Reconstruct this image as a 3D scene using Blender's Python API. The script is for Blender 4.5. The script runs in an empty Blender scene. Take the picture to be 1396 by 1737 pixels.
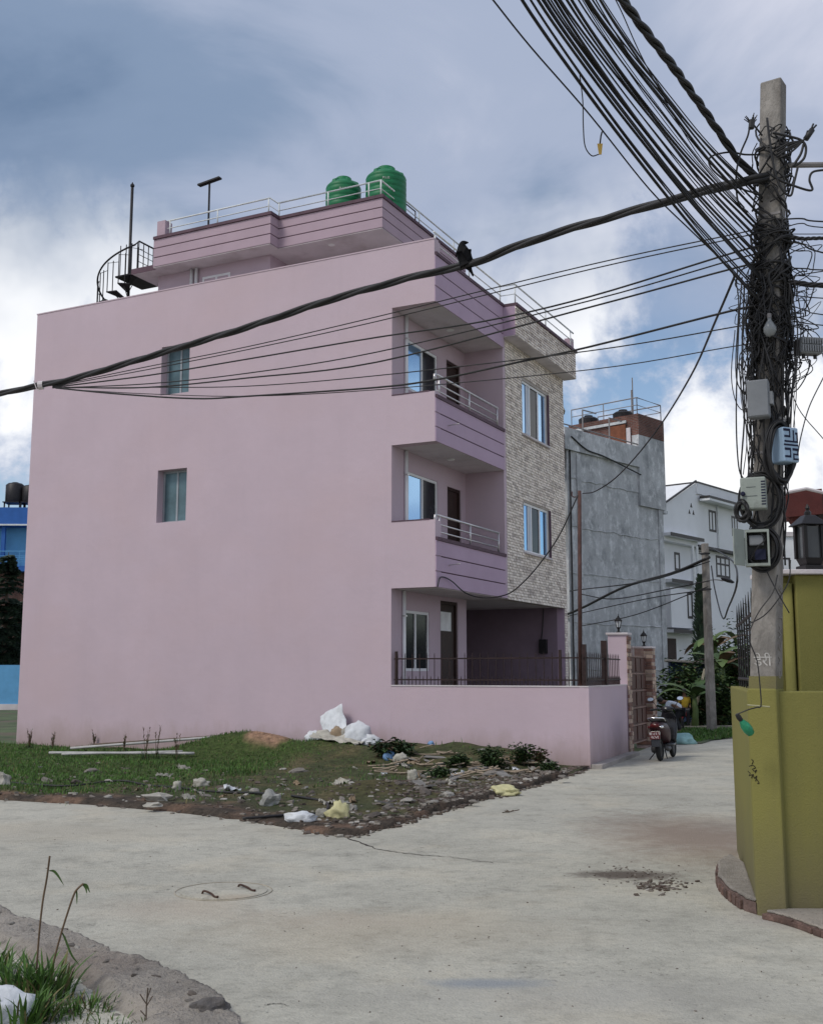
import bpy, bmesh, math, random
from mathutils import Vector as Vec, Matrix, noise as mnoise
random.seed(7)
R = math.radians
scene = bpy.context.scene
COL = scene.collection

# ---------------------------------------------------------------- camera, world, sun, exposure
FPX, CXP, CYP, PITCH, CAMH = 1885.0, 698.0, 868.5, R(8.247), 1.80
cam_d = bpy.data.cameras.new('camera'); cam = bpy.data.objects.new('camera', cam_d); COL.objects.link(cam)
cam.location = (0, 0, CAMH); cam.rotation_euler = (R(90) + PITCH, 0, 0)
cam_d.sensor_fit = 'VERTICAL'; cam_d.sensor_height = 24; cam_d.lens = 24 * FPX / 1737
cam_d.clip_start = 0.05; cam_d.clip_end = 3000
scene.camera = cam

SUN_EL, SUN_AZ = R(50), R(-125)          # azimuth from +Y, clockwise: from the left, a little behind the camera
world = bpy.data.worlds.new('World'); scene.world = world; world.use_nodes = True
def build_world():
    nt = world.node_tree; nt.nodes.clear(); N = nt.nodes.new; L = nt.links.new
    out = N('ShaderNodeOutputWorld'); bg = N('ShaderNodeBackground'); bg.inputs[1].default_value = 0.1
    L(bg.outputs[0], out.inputs[0])
    sky = N('ShaderNodeTexSky'); sky.sky_type = 'NISHITA'; sky.sun_disc = False
    sky.sun_elevation = SUN_EL; sky.sun_rotation = SUN_AZ; sky.dust_density = 0.6; sky.air_density = 1.0
    tc = N('ShaderNodeTexCoord'); sep = N('ShaderNodeSeparateXYZ'); L(tc.outputs['Generated'], sep.inputs[0])
    def math_(op, a, b=None, clamp=False):
        n = N('ShaderNodeMath'); n.operation = op; n.use_clamp = clamp
        for i, s in enumerate((a, b)):
            if s is None: continue
            if isinstance(s, (int, float)): n.inputs[i].default_value = s
            else: L(s, n.inputs[i])
        return n.outputs[0]
    def ramp(f, stops, interp='EASE'):
        r = N('ShaderNodeValToRGB'); r.color_ramp.interpolation = interp
        e = r.color_ramp.elements
        while len(e) < len(stops): e.new(0.5)
        for k, (p, c) in enumerate(stops): e[k].position = p; e[k].color = (c[0], c[1], c[2], 1) if isinstance(c, tuple) else (c, c, c, 1)
        L(f, r.inputs[0]); return r.outputs[0]
    def mix(f, a, b):
        n = N('ShaderNodeMix'); n.data_type = 'RGBA'; n.blend_type = 'MIX'
        L(f, n.inputs['Factor'])
        for key, s in (('A', a), ('B', b)):
            sock = [i for i in n.inputs if i.name == key and i.type == 'RGBA'][0]
            if isinstance(s, tuple): sock.default_value = (*s, 1)
            else: L(s, sock)
        return [o for o in n.outputs if o.type == 'RGBA'][0]
    zz = math_('ADD', math_('MAXIMUM', sep.outputs[2], 0.0), 0.22)
    px = math_('DIVIDE', math_('MULTIPLY', sep.outputs[0], -1.0), zz); py = math_('DIVIDE', sep.outputs[1], zz)
    comb = N('ShaderNodeCombineXYZ'); L(px, comb.inputs[0]); L(py, comb.inputs[1])
    def noise(scale, detail, rough, off, vec=None, dist=0.0):
        mp = N('ShaderNodeMapping'); mp.inputs['Location'].default_value = off
        L(vec or comb.outputs[0], mp.inputs[0])
        n = N('ShaderNodeTexNoise'); n.inputs['Scale'].default_value = scale; n.inputs['Detail'].default_value = detail
        n.inputs['Roughness'].default_value = rough; n.inputs['Distortion'].default_value = dist
        L(mp.outputs[0], n.inputs[0]); return n.outputs[0]
    big = noise(0.75, 5, 0.52, (28.80, 26.16, 3.66))          # broad light and dark in the cloud deck
    mid = noise(2.2, 7, 0.55, (6.83, 9.92, 3.57), dist=0.4)
    puff = noise(6.5, 9, 0.6, (24.20, 0.50, 0.83), vec=tc.outputs['Generated'], dist=0.25)
    edge = noise(2.6, 6, 0.55, (26.86, 3.54, 3.28), vec=tc.outputs['Generated'])
    deckv = math_('ADD', math_('MULTIPLY', big, 0.62), math_('MULTIPLY', mid, 0.38))
    deck = ramp(deckv, [(0.34, (1.15, 1.75, 2.8)), (0.45, (1.85, 2.5, 3.65)), (0.54, (3.1, 3.6, 4.75)), (0.66, (5.2, 5.4, 6.3))])
    puffc = ramp(puff, [(0.44, (4.2, 4.7, 5.8)), (0.57, (8.0, 8.1, 8.3))])
    puffm = ramp(puff, [(0.40, 0.0), (0.49, 1.0)])
    low = mix(puffm, sky.outputs[0], puffc)
    ev = math_('ADD', sep.outputs[2], math_('MULTIPLY', math_('SUBTRACT', edge, 0.5), 0.42))
    deckm = ramp(ev, [(0.235, 0.0), (0.375, 1.0)])
    L(mix(deckm, low, deck), bg.inputs[0])
build_world()

sun_d = bpy.data.lights.new('sun', 'SUN'); sun_d.energy = 1.5; sun_d.angle = R(18); sun_d.color = (1.0, 0.95, 0.86)
sun = bpy.data.objects.new('sun', sun_d); COL.objects.link(sun); sun.location = (-20, -20, 40)
_d = Vec((math.sin(SUN_AZ) * math.cos(SUN_EL), math.cos(SUN_AZ) * math.cos(SUN_EL), math.sin(SUN_EL)))
sun.rotation_euler = _d.to_track_quat('Z', 'Y').to_euler()
vs = scene.view_settings; vs.view_transform = 'Standard'; vs.look = 'None'; vs.exposure = 0.36; vs.gamma = 1.0; vs.use_curve_mapping = False

# ---------------------------------------------------------------- measuring helpers (pixels of the photograph -> points at a real distance)
_F = Vec((0, math.cos(PITCH), math.sin(PITCH))); _U = Vec((0, -math.sin(PITCH), math.cos(PITCH)))
CAM0 = Vec((0, 0, CAMH))
def ray(x, y): return _F + Vec((1, 0, 0)) * ((x - CXP) / FPX) - _U * ((y - CYP) / FPX)
def at(x, y, Y): r = ray(x, y); return CAM0 + r * (Y / r.y)
def gnd(x, y, z=0.0): r = ray(x, y); return CAM0 + r * ((z - CAMH) / r.z)
def onplane(x, y, P, n): r = ray(x, y); return CAM0 + r * ((P - CAM0).dot(n) / r.dot(n))

# ---------------------------------------------------------------- materials
MATS = {}
def mat(name, col, rough=0.85, var=0.15, scale=2.0, bump=0.25, bscale=60.0, metal=0.0, spec=0.4, rand=0.0,
        col2=None, c2scale=1.0, c2lo=0.5, c2hi=0.65, stretch=(1, 1, 1), emit=None, trans=0.0, detail=6, bdist=0.02):
    if name in MATS: return MATS[name]
    m = bpy.data.materials.new(name); m.use_nodes = True; nt = m.node_tree; N = nt.nodes.new; L = nt.links.new
    b = nt.nodes['Principled BSDF']; b.inputs['Roughness'].default_value = rough; b.inputs['Metallic'].default_value = metal
    b.inputs['Specular IOR Level'].default_value = spec
    if trans: b.inputs['Transmission Weight'].default_value = trans
    if emit: b.inputs['Emission Color'].default_value = (*emit, 1); b.inputs['Emission Strength'].default_value = 1
    tc = N('ShaderNodeTexCoord'); mp = N('ShaderNodeMapping'); mp.inputs['Scale'].default_value = stretch
    L(tc.outputs['Object'], mp.inputs[0])
    def noi(s, d=detail, r=0.6):
        n = N('ShaderNodeTexNoise'); n.inputs['Scale'].default_value = s; n.inputs['Detail'].default_value = d; n.inputs['Roughness'].default_value = r
        L(mp.outputs[0], n.inputs[0]); return n.outputs[0]
    def cramp(f, p0, c0, p1, c1):
        r = N('ShaderNodeValToRGB'); e = r.color_ramp.elements
        e[0].position = p0; e[0].color = (*c0, 1); e[1].position = p1; e[1].color = (*c1, 1); L(f, r.inputs[0]); return r.outputs[0]
    lo = tuple(max(0, c * (1 - var)) for c in col); hi = tuple(min(1, c * (1 + var)) for c in col)
    c = cramp(noi(scale), 0.32, lo, 0.68, hi)
    if col2:
        f = cramp(noi(c2scale, 7, 0.65), c2lo, (0, 0, 0), c2hi, (1, 1, 1))
        n = N('ShaderNodeMix'); n.data_type = 'RGBA'; L(f, n.inputs['Factor']); L(c, n.inputs[6]); n.inputs[7].default_value = (*col2, 1); c = n.outputs[2]
    if rand:
        oi = N('ShaderNodeObjectInfo'); mr = N('ShaderNodeMapRange'); mr.inputs[3].default_value = 1 - rand; mr.inputs[4].default_value = 1 + rand
        L(oi.outputs['Random'], mr.inputs[0])
        n = N('ShaderNodeMix'); n.data_type = 'RGBA'; n.blend_type = 'MULTIPLY'; n.inputs[0].default_value = 1
        L(c, n.inputs[6]); L(mr.outputs[0], n.inputs[7]); c = n.outputs[2]
    L(c, b.inputs['Base Color'])
    if bump:
        bp = N('ShaderNodeBump'); bp.inputs['Strength'].default_value = bump; bp.inputs['Distance'].default_value = bdist
        L(noi(bscale, 4, 0.6), bp.inputs['Height']); L(bp.outputs[0], b.inputs['Normal'])
    MATS[name] = m; return m

def wall_paint(name, col, dirt, rough=0.88, grain=90, chip=None, streak=0.045, dirt_h=0.55):
    """painted plaster: trowel mottling, faint run marks, splashed dirt near the ground, stucco grain"""
    m = bpy.data.materials.new(name); m.use_nodes = True; nt = m.node_tree; N = nt.nodes.new; L = nt.links.new; b = nt.nodes['Principled BSDF']
    b.inputs['Roughness'].default_value = rough; b.inputs['Specular IOR Level'].default_value = 0.3; tc = N('ShaderNodeTexCoord')
    def noi(s, st=(1, 1, 1), d=7, r=0.62):
        mp = N('ShaderNodeMapping'); mp.inputs['Scale'].default_value = st; L(tc.outputs['Object'], mp.inputs[0])
        n = N('ShaderNodeTexNoise'); n.inputs['Scale'].default_value = s; n.inputs['Detail'].default_value = d; n.inputs['Roughness'].default_value = r; L(mp.outputs[0], n.inputs[0]); return n.outputs[0]
    def mr(f, a, b_, c, d):
        n = N('ShaderNodeMapRange'); L(f, n.inputs[0])
        for i, q in enumerate((a, b_, c, d)): n.inputs[i + 1].default_value = q
        return n.outputs[0]
    def mx(f, a, c, mode='MIX'):
        n = N('ShaderNodeMix'); n.data_type = 'RGBA'; n.blend_type = mode
        if isinstance(f, float): n.inputs[0].default_value = f
        else: L(f, n.inputs[0])
        for i, q in ((6, a), (7, c)):
            if isinstance(q, tuple): n.inputs[i].default_value = (*q, 1)
            else: L(q, n.inputs[i])
        return n.outputs[2]
    c = mx(mr(noi(0.7), 0.3, 0.7, 0, 1), tuple(q * 0.95 for q in col), tuple(q * 1.04 for q in col))
    c = mx(mr(noi(0.25, (1, 1, 1.6), 4), 0.45, 0.7, 0, 0.7), c, (col[0] * 1.0, col[1] * 0.96, col[2] * 0.92))
    c = mx(mr(noi(2.4, (1, 1, 0.07), 6, 0.7), 0.52, 0.78, 0, streak * 2.2), c, tuple(q * 0.72 for q in dirt) if chip else tuple(q * 0.7 for q in col))
    c = mx(mr(noi(26, (1, 1, 1), 4), 0.30, 0.36, 0.5, 0), c, tuple(q * 0.82 for q in col))
    sp = N('ShaderNodeSeparateXYZ'); L(tc.outputs['Object'], sp.inputs[0])
    ad = N('ShaderNodeMath'); ad.operation = 'MULTIPLY_ADD'; L(noi(2.2, (1, 1, 0.5), 8, 0.7), ad.inputs[0]); ad.inputs[1].default_value = -1.1; L(sp.outputs[2], ad.inputs[2])
    c = mx(mr(ad.outputs[0], -0.55, dirt_h - 0.45, 0.75, 0.0), c, dirt)
    if chip: c = mx(mr(noi(7.5, (1, 1, 1), 9, 0.75), 0.70, 0.735, 0, 0.9), c, chip)
    L(c, b.inputs['Base Color'])
    s = N('ShaderNodeMath'); s.operation = 'MULTIPLY_ADD'; L(noi(3.5, (1, 1, 1), 5), s.inputs[0]); s.inputs[1].default_value = 1.6; L(noi(grain, (1, 1, 1), 3), s.inputs[2])
    bp = N('ShaderNodeBump'); bp.inputs['Strength'].default_value = 0.35; bp.inputs['Distance'].default_value = 0.015; L(s.outputs[0], bp.inputs['Height']); L(bp.outputs[0], b.inputs['Normal'])
    MATS[name] = m; return m

# ---------------------------------------------------------------- mesh helpers
class MB:
    def __init__(s): s.v = []; s.f = []; s.mi = []; s.cur = 0
    def face(s, idx): s.f.append(tuple(idx)); s.mi.append(s.cur)
    def pts(s, ps): k = len(s.v); s.v.extend(Vec(p) for p in ps); return k
    def box(s, x0, x1, y0, y1, z0, z1, M=None):
        P = [(x0, y0, z0), (x1, y0, z0), (x1, y1, z0), (x0, y1, z0), (x0, y0, z1), (x1, y0, z1), (x1, y1, z1), (x0, y1, z1)]
        if M is not None: P = [M @ Vec(p) for p in P]
        k = s.pts(P)
        for q in ((0, 3, 2, 1), (4, 5, 6, 7), (0, 1, 5, 4), (1, 2, 6, 5), (2, 3, 7, 6), (3, 0, 4, 7)): s.face([k + i for i in q])
        return s
    def hexa(s, P):
        k = s.pts(P)
        for q in ((0, 3, 2, 1), (4, 5, 6, 7), (0, 1, 5, 4), (1, 2, 6, 5), (2, 3, 7, 6), (3, 0, 4, 7)): s.face([k + i for i in q])
        return s
    def tube(s, pts, r, n=6, cap=True, closed=False):
        pts = [Vec(p) for p in pts]; m = len(pts)
        rs = r if isinstance(r, (list, tuple)) else [r] * m
        t0 = (pts[1] - pts[0]).normalized(); ref = Vec((0, 0, 1)) if abs(t0.z) < 0.9 else Vec((1, 0, 0))
        nrm = t0.cross(ref).normalized(); rings = []
        for i, p in enumerate(pts):
            if closed: t = (pts[(i + 1) % m] - pts[i - 1])
            else: t = pts[min(i + 1, m - 1)] - pts[max(i - 1, 0)]
            if t.length < 1e-9: t = t0.copy()
            t.normalize(); nrm = nrm - t * nrm.dot(t)
            if nrm.length < 1e-6: nrm = t.orthogonal()
            nrm.normalize(); b = t.cross(nrm)
            k = s.pts([p + (nrm * math.cos(a) + b * math.sin(a)) * rs[i] for a in [2 * math.pi * j / n for j in range(n)]]); rings.append(k)
        seq = list(zip(rings, rings[1:])) + ([(rings[-1], rings[0])] if closed else [])
        for a, b in seq:
            for j in range(n): s.face((a + j, a + (j + 1) % n, b + (j + 1) % n, b + j))
        if cap and not closed:
            s.face([rings[0] + j for j in reversed(range(n))]); s.face([rings[-1] + j for j in range(n)])
        return s
    def lathe(s, prof, n=20, c=(0, 0, 0), M=None):
        rings = []
        for r, z in prof:
            P = [Vec((c[0] + r * math.cos(2 * math.pi * j / n), c[1] + r * math.sin(2 * math.pi * j / n), c[2] + z)) for j in range(n)]
            if M is not None: P = [M @ p for p in P]
            rings.append(s.pts(P))
        for a, b in zip(rings, rings[1:]):
            for j in range(n): s.face((a + j, a + (j + 1) % n, b + (j + 1) % n, b + j))
        s.face([rings[0] + j for j in reversed(range(n))]); s.face([rings[-1] + j for j in range(n)])
        return s
    def prism(s, poly, z0, z1, M=None):
        n = len(poly); P = [Vec((x, y, z0)) for x, y in poly] + [Vec((x, y, z1)) for x, y in poly]
        if M is not None: P = [M @ p for p in P]
        k = s.pts(P)
        for i in range(n): s.face((k + i, k + (i + 1) % n, k + n + (i + 1) % n, k + n + i))
        s.face([k + i for i in reversed(range(n))]); s.face([k + n + i for i in range(n)]); return s
    def wall(s, a0, a1, z0, z1, d0, d1, holes=(), axis='x'):
        """wall along local x (or y) with rectangular holes (a0,a1,z0,z1); d0..d1 is its thickness"""
        A = sorted({a0, a1, *[h[0] for h in holes], *[h[1] for h in holes]}); A = [a for a in A if a0 <= a <= a1]
        Z = sorted({z0, z1, *[h[2] for h in holes], *[h[3] for h in holes]}); Z = [z for z in Z if z0 <= z <= z1]
        idx = {}
        def vid(i, j, d):
            k = (i, j, d)
            if k not in idx:
                p = (A[i], d0 if d == 0 else d1, Z[j]); p = p if axis == 'x' else (p[1], p[0], p[2])
                idx[k] = s.pts([p])
            return idx[k]
        def full(i, j):
            if i < 0 or j < 0 or i >= len(A) - 1 or j >= len(Z) - 1: return False
            a = (A[i] + A[i + 1]) / 2; z = (Z[j] + Z[j + 1]) / 2
            return not any(h[0] < a < h[1] and h[2] < z < h[3] for h in holes)
        for i in range(len(A) - 1):
            for j in range(len(Z) - 1):
                if not full(i, j): continue
                s.face((vid(i, j, 0), vid(i + 1, j, 0), vid(i + 1, j + 1, 0), vid(i, j + 1, 0)))
                s.face((vid(i, j, 1), vid(i, j + 1, 1), vid(i + 1, j + 1, 1), vid(i + 1, j, 1)))
                for di, dj, e in ((-1, 0, ((i, j), (i, j + 1))), (1, 0, ((i + 1, j + 1), (i + 1, j))), (0, -1, ((i + 1, j), (i, j))), (0, 1, ((i, j + 1), (i + 1, j + 1)))):
                    if not full(i + di, j + dj):
                        (p, q), (r_, t_) = e; s.face((vid(p, q, 0), vid(r_, t_, 0), vid(r_, t_, 1), vid(p, q, 1)))
        return s
    def mesh(s, name, mats, smooth=False, recalc=True):
        me = bpy.data.meshes.new(name); me.from_pydata([tuple(p) for p in s.v], [], s.f)
        for m in (mats if isinstance(mats, (list, tuple)) else [mats]): me.materials.append(m)
        if any(s.mi): me.polygons.foreach_set('material_index', s.mi)
        if recalc:
            bm = bmesh.new(); bm.from_mesh(me); bmesh.ops.recalc_face_normals(bm, faces=bm.faces); bm.to_mesh(me); bm.free()
        if smooth: me.polygons.foreach_set('use_smooth', [True] * len(me.polygons))
        me.update(); return me
    def build(s, name, mats, parent=None, loc=(0, 0, 0), rz=0.0, smooth=False, recalc=True, bevel=0.0, kind=None):
        o = bpy.data.objects.new(name, s.mesh(name, mats, smooth, recalc)); COL.objects.link(o)
        o.location = loc; o.rotation_euler = (0, 0, rz)
        if parent is not None: o.parent = parent
        if kind: o['kind'] = kind
        if bevel:
            md = o.modifiers.new('bevel', 'BEVEL'); md.width = bevel; md.segments = 2; md.limit_method = 'ANGLE'
        return o
def place(name, me, parent=None, loc=(0, 0, 0), rot=(0, 0, 0), scale=(1, 1, 1)):
    o = bpy.data.objects.new(name, me); COL.objects.link(o); o.location = loc; o.rotation_euler = rot; o.scale = scale
    if parent is not None: o.parent = parent
    return o
def tag(o, label, cat, group=None):
    o['label'] = label; o['category'] = cat
    if group: o['group'] = group
    return o
def thing(name, label, cat, loc=(0, 0, 0), rz=0.0, group=None):
    o = bpy.data.objects.new(name, None); COL.objects.link(o); o.empty_display_size = 0.2
    o.location = loc; o.rotation_euler = (0, 0, rz); return tag(o, label, cat, group)
def smooth_path(P, k=6):
    P = [Vec(p) for p in P]
    if len(P) < 3: return [P[0].lerp(P[-1], i / k) for i in range(k + 1)]
    Q = [P[0] * 2 - P[1]] + P + [P[-1] * 2 - P[-2]]; out = []
    for i in range(1, len(Q) - 2):
        a, b, c, d = Q[i - 1], Q[i], Q[i + 1], Q[i + 2]
        for j in range(k):
            t = j / k
            out.append(0.5 * ((2 * b) + (c - a) * t + (2 * a - 5 * b + 4 * c - d) * t * t + (3 * b - a - 3 * c + d) * t ** 3))
    out.append(P[-1]); return out
def text_mesh(txt, size, thick=0.002, name='lettering'):
    cu = bpy.data.curves.new(name, 'FONT'); cu.body = txt; cu.size = size; cu.extrude = thick; cu.align_x = 'CENTER'; cu.align_y = 'CENTER'; cu.resolution_u = 3
    o = bpy.data.objects.new(name, cu); COL.objects.link(o)
    bpy.context.view_layer.update()
    me = bpy.data.meshes.new_from_object(o.evaluated_get(bpy.context.evaluated_depsgraph_get()))
    bpy.data.objects.remove(o); bpy.data.curves.remove(cu); me.name = name; return me
def set_mat(me, m): me.materials.clear(); me.materials.append(m); return me
def blob(name, m, sx, sy, sz, amp=0.15, freq=2.5, seed=0, sub=3, flat=-0.6, smooth=True, crease=0.0):
    """crumpled or stony lump: noise-displaced icosphere with a flattened underside"""
    bm = bmesh.new(); bmesh.ops.create_icosphere(bm, subdivisions=sub, radius=1.0)
    for v in bm.verts:
        p = v.co.copy(); d = mnoise.noise(p * freq + Vec((seed * 7.3, seed * 3.1, seed)))
        d2 = abs(mnoise.noise(p * freq * 2.6 + Vec((seed, 9, 4)))) if crease else 0
        p *= 1 + amp * d - crease * d2
        if p.z < flat: p.z = flat + (p.z - flat) * 0.15
        v.co = Vec((p.x * sx, p.y * sy, (p.z - flat) * sz))
    me = bpy.data.meshes.new(name); bm.to_mesh(me); bm.free(); me.materials.append(m)
    if smooth: me.polygons.foreach_set('use_smooth', [True] * len(me.polygons))
    return me
def skin_mesh(name, m, verts, edges, radii, root=0, sub=2):
    me = bpy.data.meshes.new(name + '_rig'); me.from_pydata([tuple(v) for v in verts], edges, [])
    o = bpy.data.objects.new(name + '_rig', me); COL.objects.link(o)
    o.modifiers.new('skin', 'SKIN')
    if not me.skin_vertices: me.attributes.new
    sv = me.skin_vertices[0].data
    for i, r in enumerate(radii):
        sv[i].radius = (r, r) if not isinstance(r, tuple) else r
        sv[i].use_root = (i == root)
    md = o.modifiers.new('sub', 'SUBSURF'); md.levels = sub; md.render_levels = sub
    bpy.context.view_layer.update()
    out = bpy.data.meshes.new_from_object(o.evaluated_get(bpy.context.evaluated_depsgraph_get()))
    bpy.data.objects.remove(o); bpy.data.meshes.remove(me); out.name = name; out.materials.clear(); out.materials.append(m)
    out.polygons.foreach_set('use_smooth', [True] * len(out.polygons)); return out
# ================================================================ THE SETTING
YAW = R(26.68)
HC = Vec((0.4945, 23.0, 0.05))                                   # ground corner of the pink house
HU = Vec((-math.cos(YAW), math.sin(YAW), 0)); HV = Vec((math.sin(YAW), math.cos(YAW), 0))
def hw(u, v, z=0.0): return Vec((HC.x, HC.y, 0)) + HU * u + HV * v + Vec((0, 0, z))

def spot_material(name, base, var, spots, rough=0.9, bump=0.5, fine=48):
    """concrete with mottling, dusty drifts, and stains of their own shape at given places (x, y, rx, ry, colour, strength)"""
    m = bpy.data.materials.new(name); m.use_nodes = True; nt = m.node_tree; N = nt.nodes.new; L = nt.links.new
    b = nt.nodes['Principled BSDF']; b.inputs['Roughness'].default_value = rough; b.inputs['Specular IOR Level'].default_value = 0.3
    tc = N('ShaderNodeTexCoord')
    def noi(s, d=6, r=0.6, vec=None):
        n = N('ShaderNodeTexNoise'); n.inputs['Scale'].default_value = s; n.inputs['Detail'].default_value = d; n.inputs['Roughness'].default_value = r
        L(vec or tc.outputs['Object'], n.inputs[0]); return n.outputs[0]
    def ramp(f, st):
        r = N('ShaderNodeValToRGB'); e = r.color_ramp.elements
        while len(e) < len(st): e.new(0.5)
        for k, (p, c) in enumerate(st): e[k].position = p; e[k].color = (*c, 1) if isinstance(c, tuple) else (c, c, c, 1)
        L(f, r.inputs[0]); return r.outputs[0]
    def mx(f, a, bcol, mode='MIX'):
        n = N('ShaderNodeMix'); n.data_type = 'RGBA'; n.blend_type = mode
        L(f, n.inputs[0]) if not isinstance(f, float) else setattr(n.inputs[0], 'default_value', f)
        for i, q in ((6, a), (7, bcol)):
            if isinstance(q, tuple): n.inputs[i].default_value = (*q, 1)
            else: L(q, n.inputs[i])
        return n.outputs[2]
    lo = tuple(c * (1 - var) for c in base); hi = tuple(c * (1 + var) for c in base)
    c = ramp(noi(0.45, 8, 0.62), [(0.3, lo), (0.7, hi)])
    warm = ramp(noi(0.9, 5, 0.6), [(0.5, 0.0), (0.75, 0.55)]); c = mx(warm, c, (base[0] * 1.02, base[1] * 0.93, base[2] * 0.82))
    blot = ramp(noi(2.2, 9, 0.72), [(0.30, 0.70), (0.50, 1.0), (0.75, 1.08)]); c = mx(1.0, c, blot, 'MULTIPLY')
    mp = N('ShaderNodeMapping'); mp.inputs['Scale'].default_value = (1.0, 1.35, 1); mp.inputs['Rotation'].default_value = (0, 0, 0.3); L(tc.outputs['Object'], mp.inputs[0])
    trow = ramp(noi(11, 6, 0.7, mp.outputs[0]), [(0.30, 0.80), (0.5, 1.0), (0.72, 1.07)]); c = mx(1.0, c, trow, 'MULTIPLY')
    spk = ramp(noi(38, 3, 0.6), [(0.29, 0.45), (0.36, 1.0)]); c = mx(1.0, c, spk, 'MULTIPLY')
    gr_ = ramp(noi(24, 5, 0.75), [(0.30, 0.91), (0.5, 1.0), (0.72, 1.05)]); c = mx(1.0, c, gr_, 'MULTIPLY')
    pm = ramp(noi(0.8, 4, 0.6), [(0.46, 0.0), (0.60, 1.0)]); pit = ramp(noi(15, 4, 0.7), [(0.34, 0.55), (0.42, 1.0)])
    pn = N('ShaderNodeMix'); pn.data_type = 'RGBA'; L(pm, pn.inputs[0]); pn.inputs[6].default_value = (1, 1, 1, 1); L(pit, pn.inputs[7]); c = mx(1.0, c, pn.outputs[2], 'MULTIPLY')
    en = noi(3.6, 9, 0.74)
    for (x, y, rx, ry, sc, st) in spots:
        mpp = N('ShaderNodeMapping'); mpp.vector_type = 'POINT'; mpp.inputs['Location'].default_value = (-x / rx, -y / ry, 0); mpp.inputs['Scale'].default_value = (1 / rx, 1 / ry, 0)
        L(tc.outputs['Object'], mpp.inputs[0])
        ln = N('ShaderNodeVectorMath'); ln.operation = 'LENGTH'; L(mpp.outputs[0], ln.inputs[0])
        ad = N('ShaderNodeMath'); ad.operation = 'MULTIPLY_ADD'; L(en, ad.inputs[0]); ad.inputs[1].default_value = 1.5; L(ln.outputs['Value'], ad.inputs[2])
        f = ramp(ad.outputs[0], [(0.0, st), (0.99, st * 0.5)])
        mr = N('ShaderNodeMapRange'); mr.inputs[1].default_value = 1.0; mr.inputs[2].default_value = 1.95 if st < 0.9 else 1.5; mr.inputs[3].default_value = st; mr.inputs[4].default_value = 0.0
        L(ad.outputs[0], mr.inputs[0]); c = mx(mr.outputs[0], c, sc)
    L(c, b.inputs['Base Color'])
    bp = N('ShaderNodeBump'); bp.inputs['Strength'].default_value = bump; bp.inputs['Distance'].default_value = 0.03
    s = N('ShaderNodeMath'); s.operation = 'MULTIPLY_ADD'; L(noi(4, 8, 0.7, mp.outputs[0]), s.inputs[0]); s.inputs[1].default_value = 1.2; L(noi(fine, 4, 0.6), s.inputs[2])
    L(s.outputs[0], bp.inputs['Height']); L(bp.outputs[0], b.inputs['Normal']); return m

g1 = gnd(1180, 1420); g2 = gnd(1085, 1488); g3 = gnd(820, 1668); g4 = gnd(300, 1540); g5 = gnd(560, 1560); g6 = gnd(1350, 1560)
M_ROAD = spot_material('road_concrete', (0.445, 0.428, 0.365), 0.18, [
    (g1.x, g1.y, 1.3, 2.2, (0.26, 0.195, 0.15), 0.85), (g2.x - .1, g2.y + .1, 0.75, 0.5, (0.10, 0.08, 0.065), 0.95), (-0.3, 8.2, 1.6, 0.8, (0.40, 0.345, 0.26), 0.5), (0.9, 6.6, 1.4, 0.5, (0.36, 0.345, 0.31), 0.5), (-4.5, 13.2, 2.5, 0.9, (0.40, 0.36, 0.29), 0.5),
    (g3.x, g3.y, 0.40, 0.12, (0.25, 0.27, 0.29), 0.8), (g4.x, g4.y, 0.7, 0.5, (0.40, 0.33, 0.26), 0.45), (g5.x, g5.y, 0.9, 0.35, (0.40, 0.34, 0.27), 0.4),
    (g6.x, g6.y, 0.5, 0.4, (0.3, 0.26, 0.24), 0.55)])
M_GROUND = mat('ground_grass_soil', (0.075, 0.10, 0.045), rough=0.95, var=0.4, scale=0.8, bump=0.6, bscale=14, col2=(0.12, 0.095, 0.07), c2scale=0.35, c2lo=0.5, c2hi=0.62)

g = MB(); k = g.pts([(-1500, -1500, -0.04), (1500, -1500, -0.04), (1500, 1500, -0.04), (-1500, 1500, -0.04)]); g.face((k, k + 1, k + 2, k + 3))
g.build('ground', M_GROUND, recalc=False, kind='structure')
g = MB()
rp = [(-60, -14), (22, -14), (22, 37), (9.6, 32.2), (5.9, 28.0), (4.7, 24.9), (3.0, 21.6), (1.2, 19.5), (-0.7, 15.2), (-3.4, 16.6), (-6.0, 18.0), (-60, 47)]
k = g.pts([(x, y, 0.0) for x, y in rp]); g.face([k + i for i in range(len(rp))])
road = g.build('road', M_ROAD, recalc=False, kind='structure')

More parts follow.
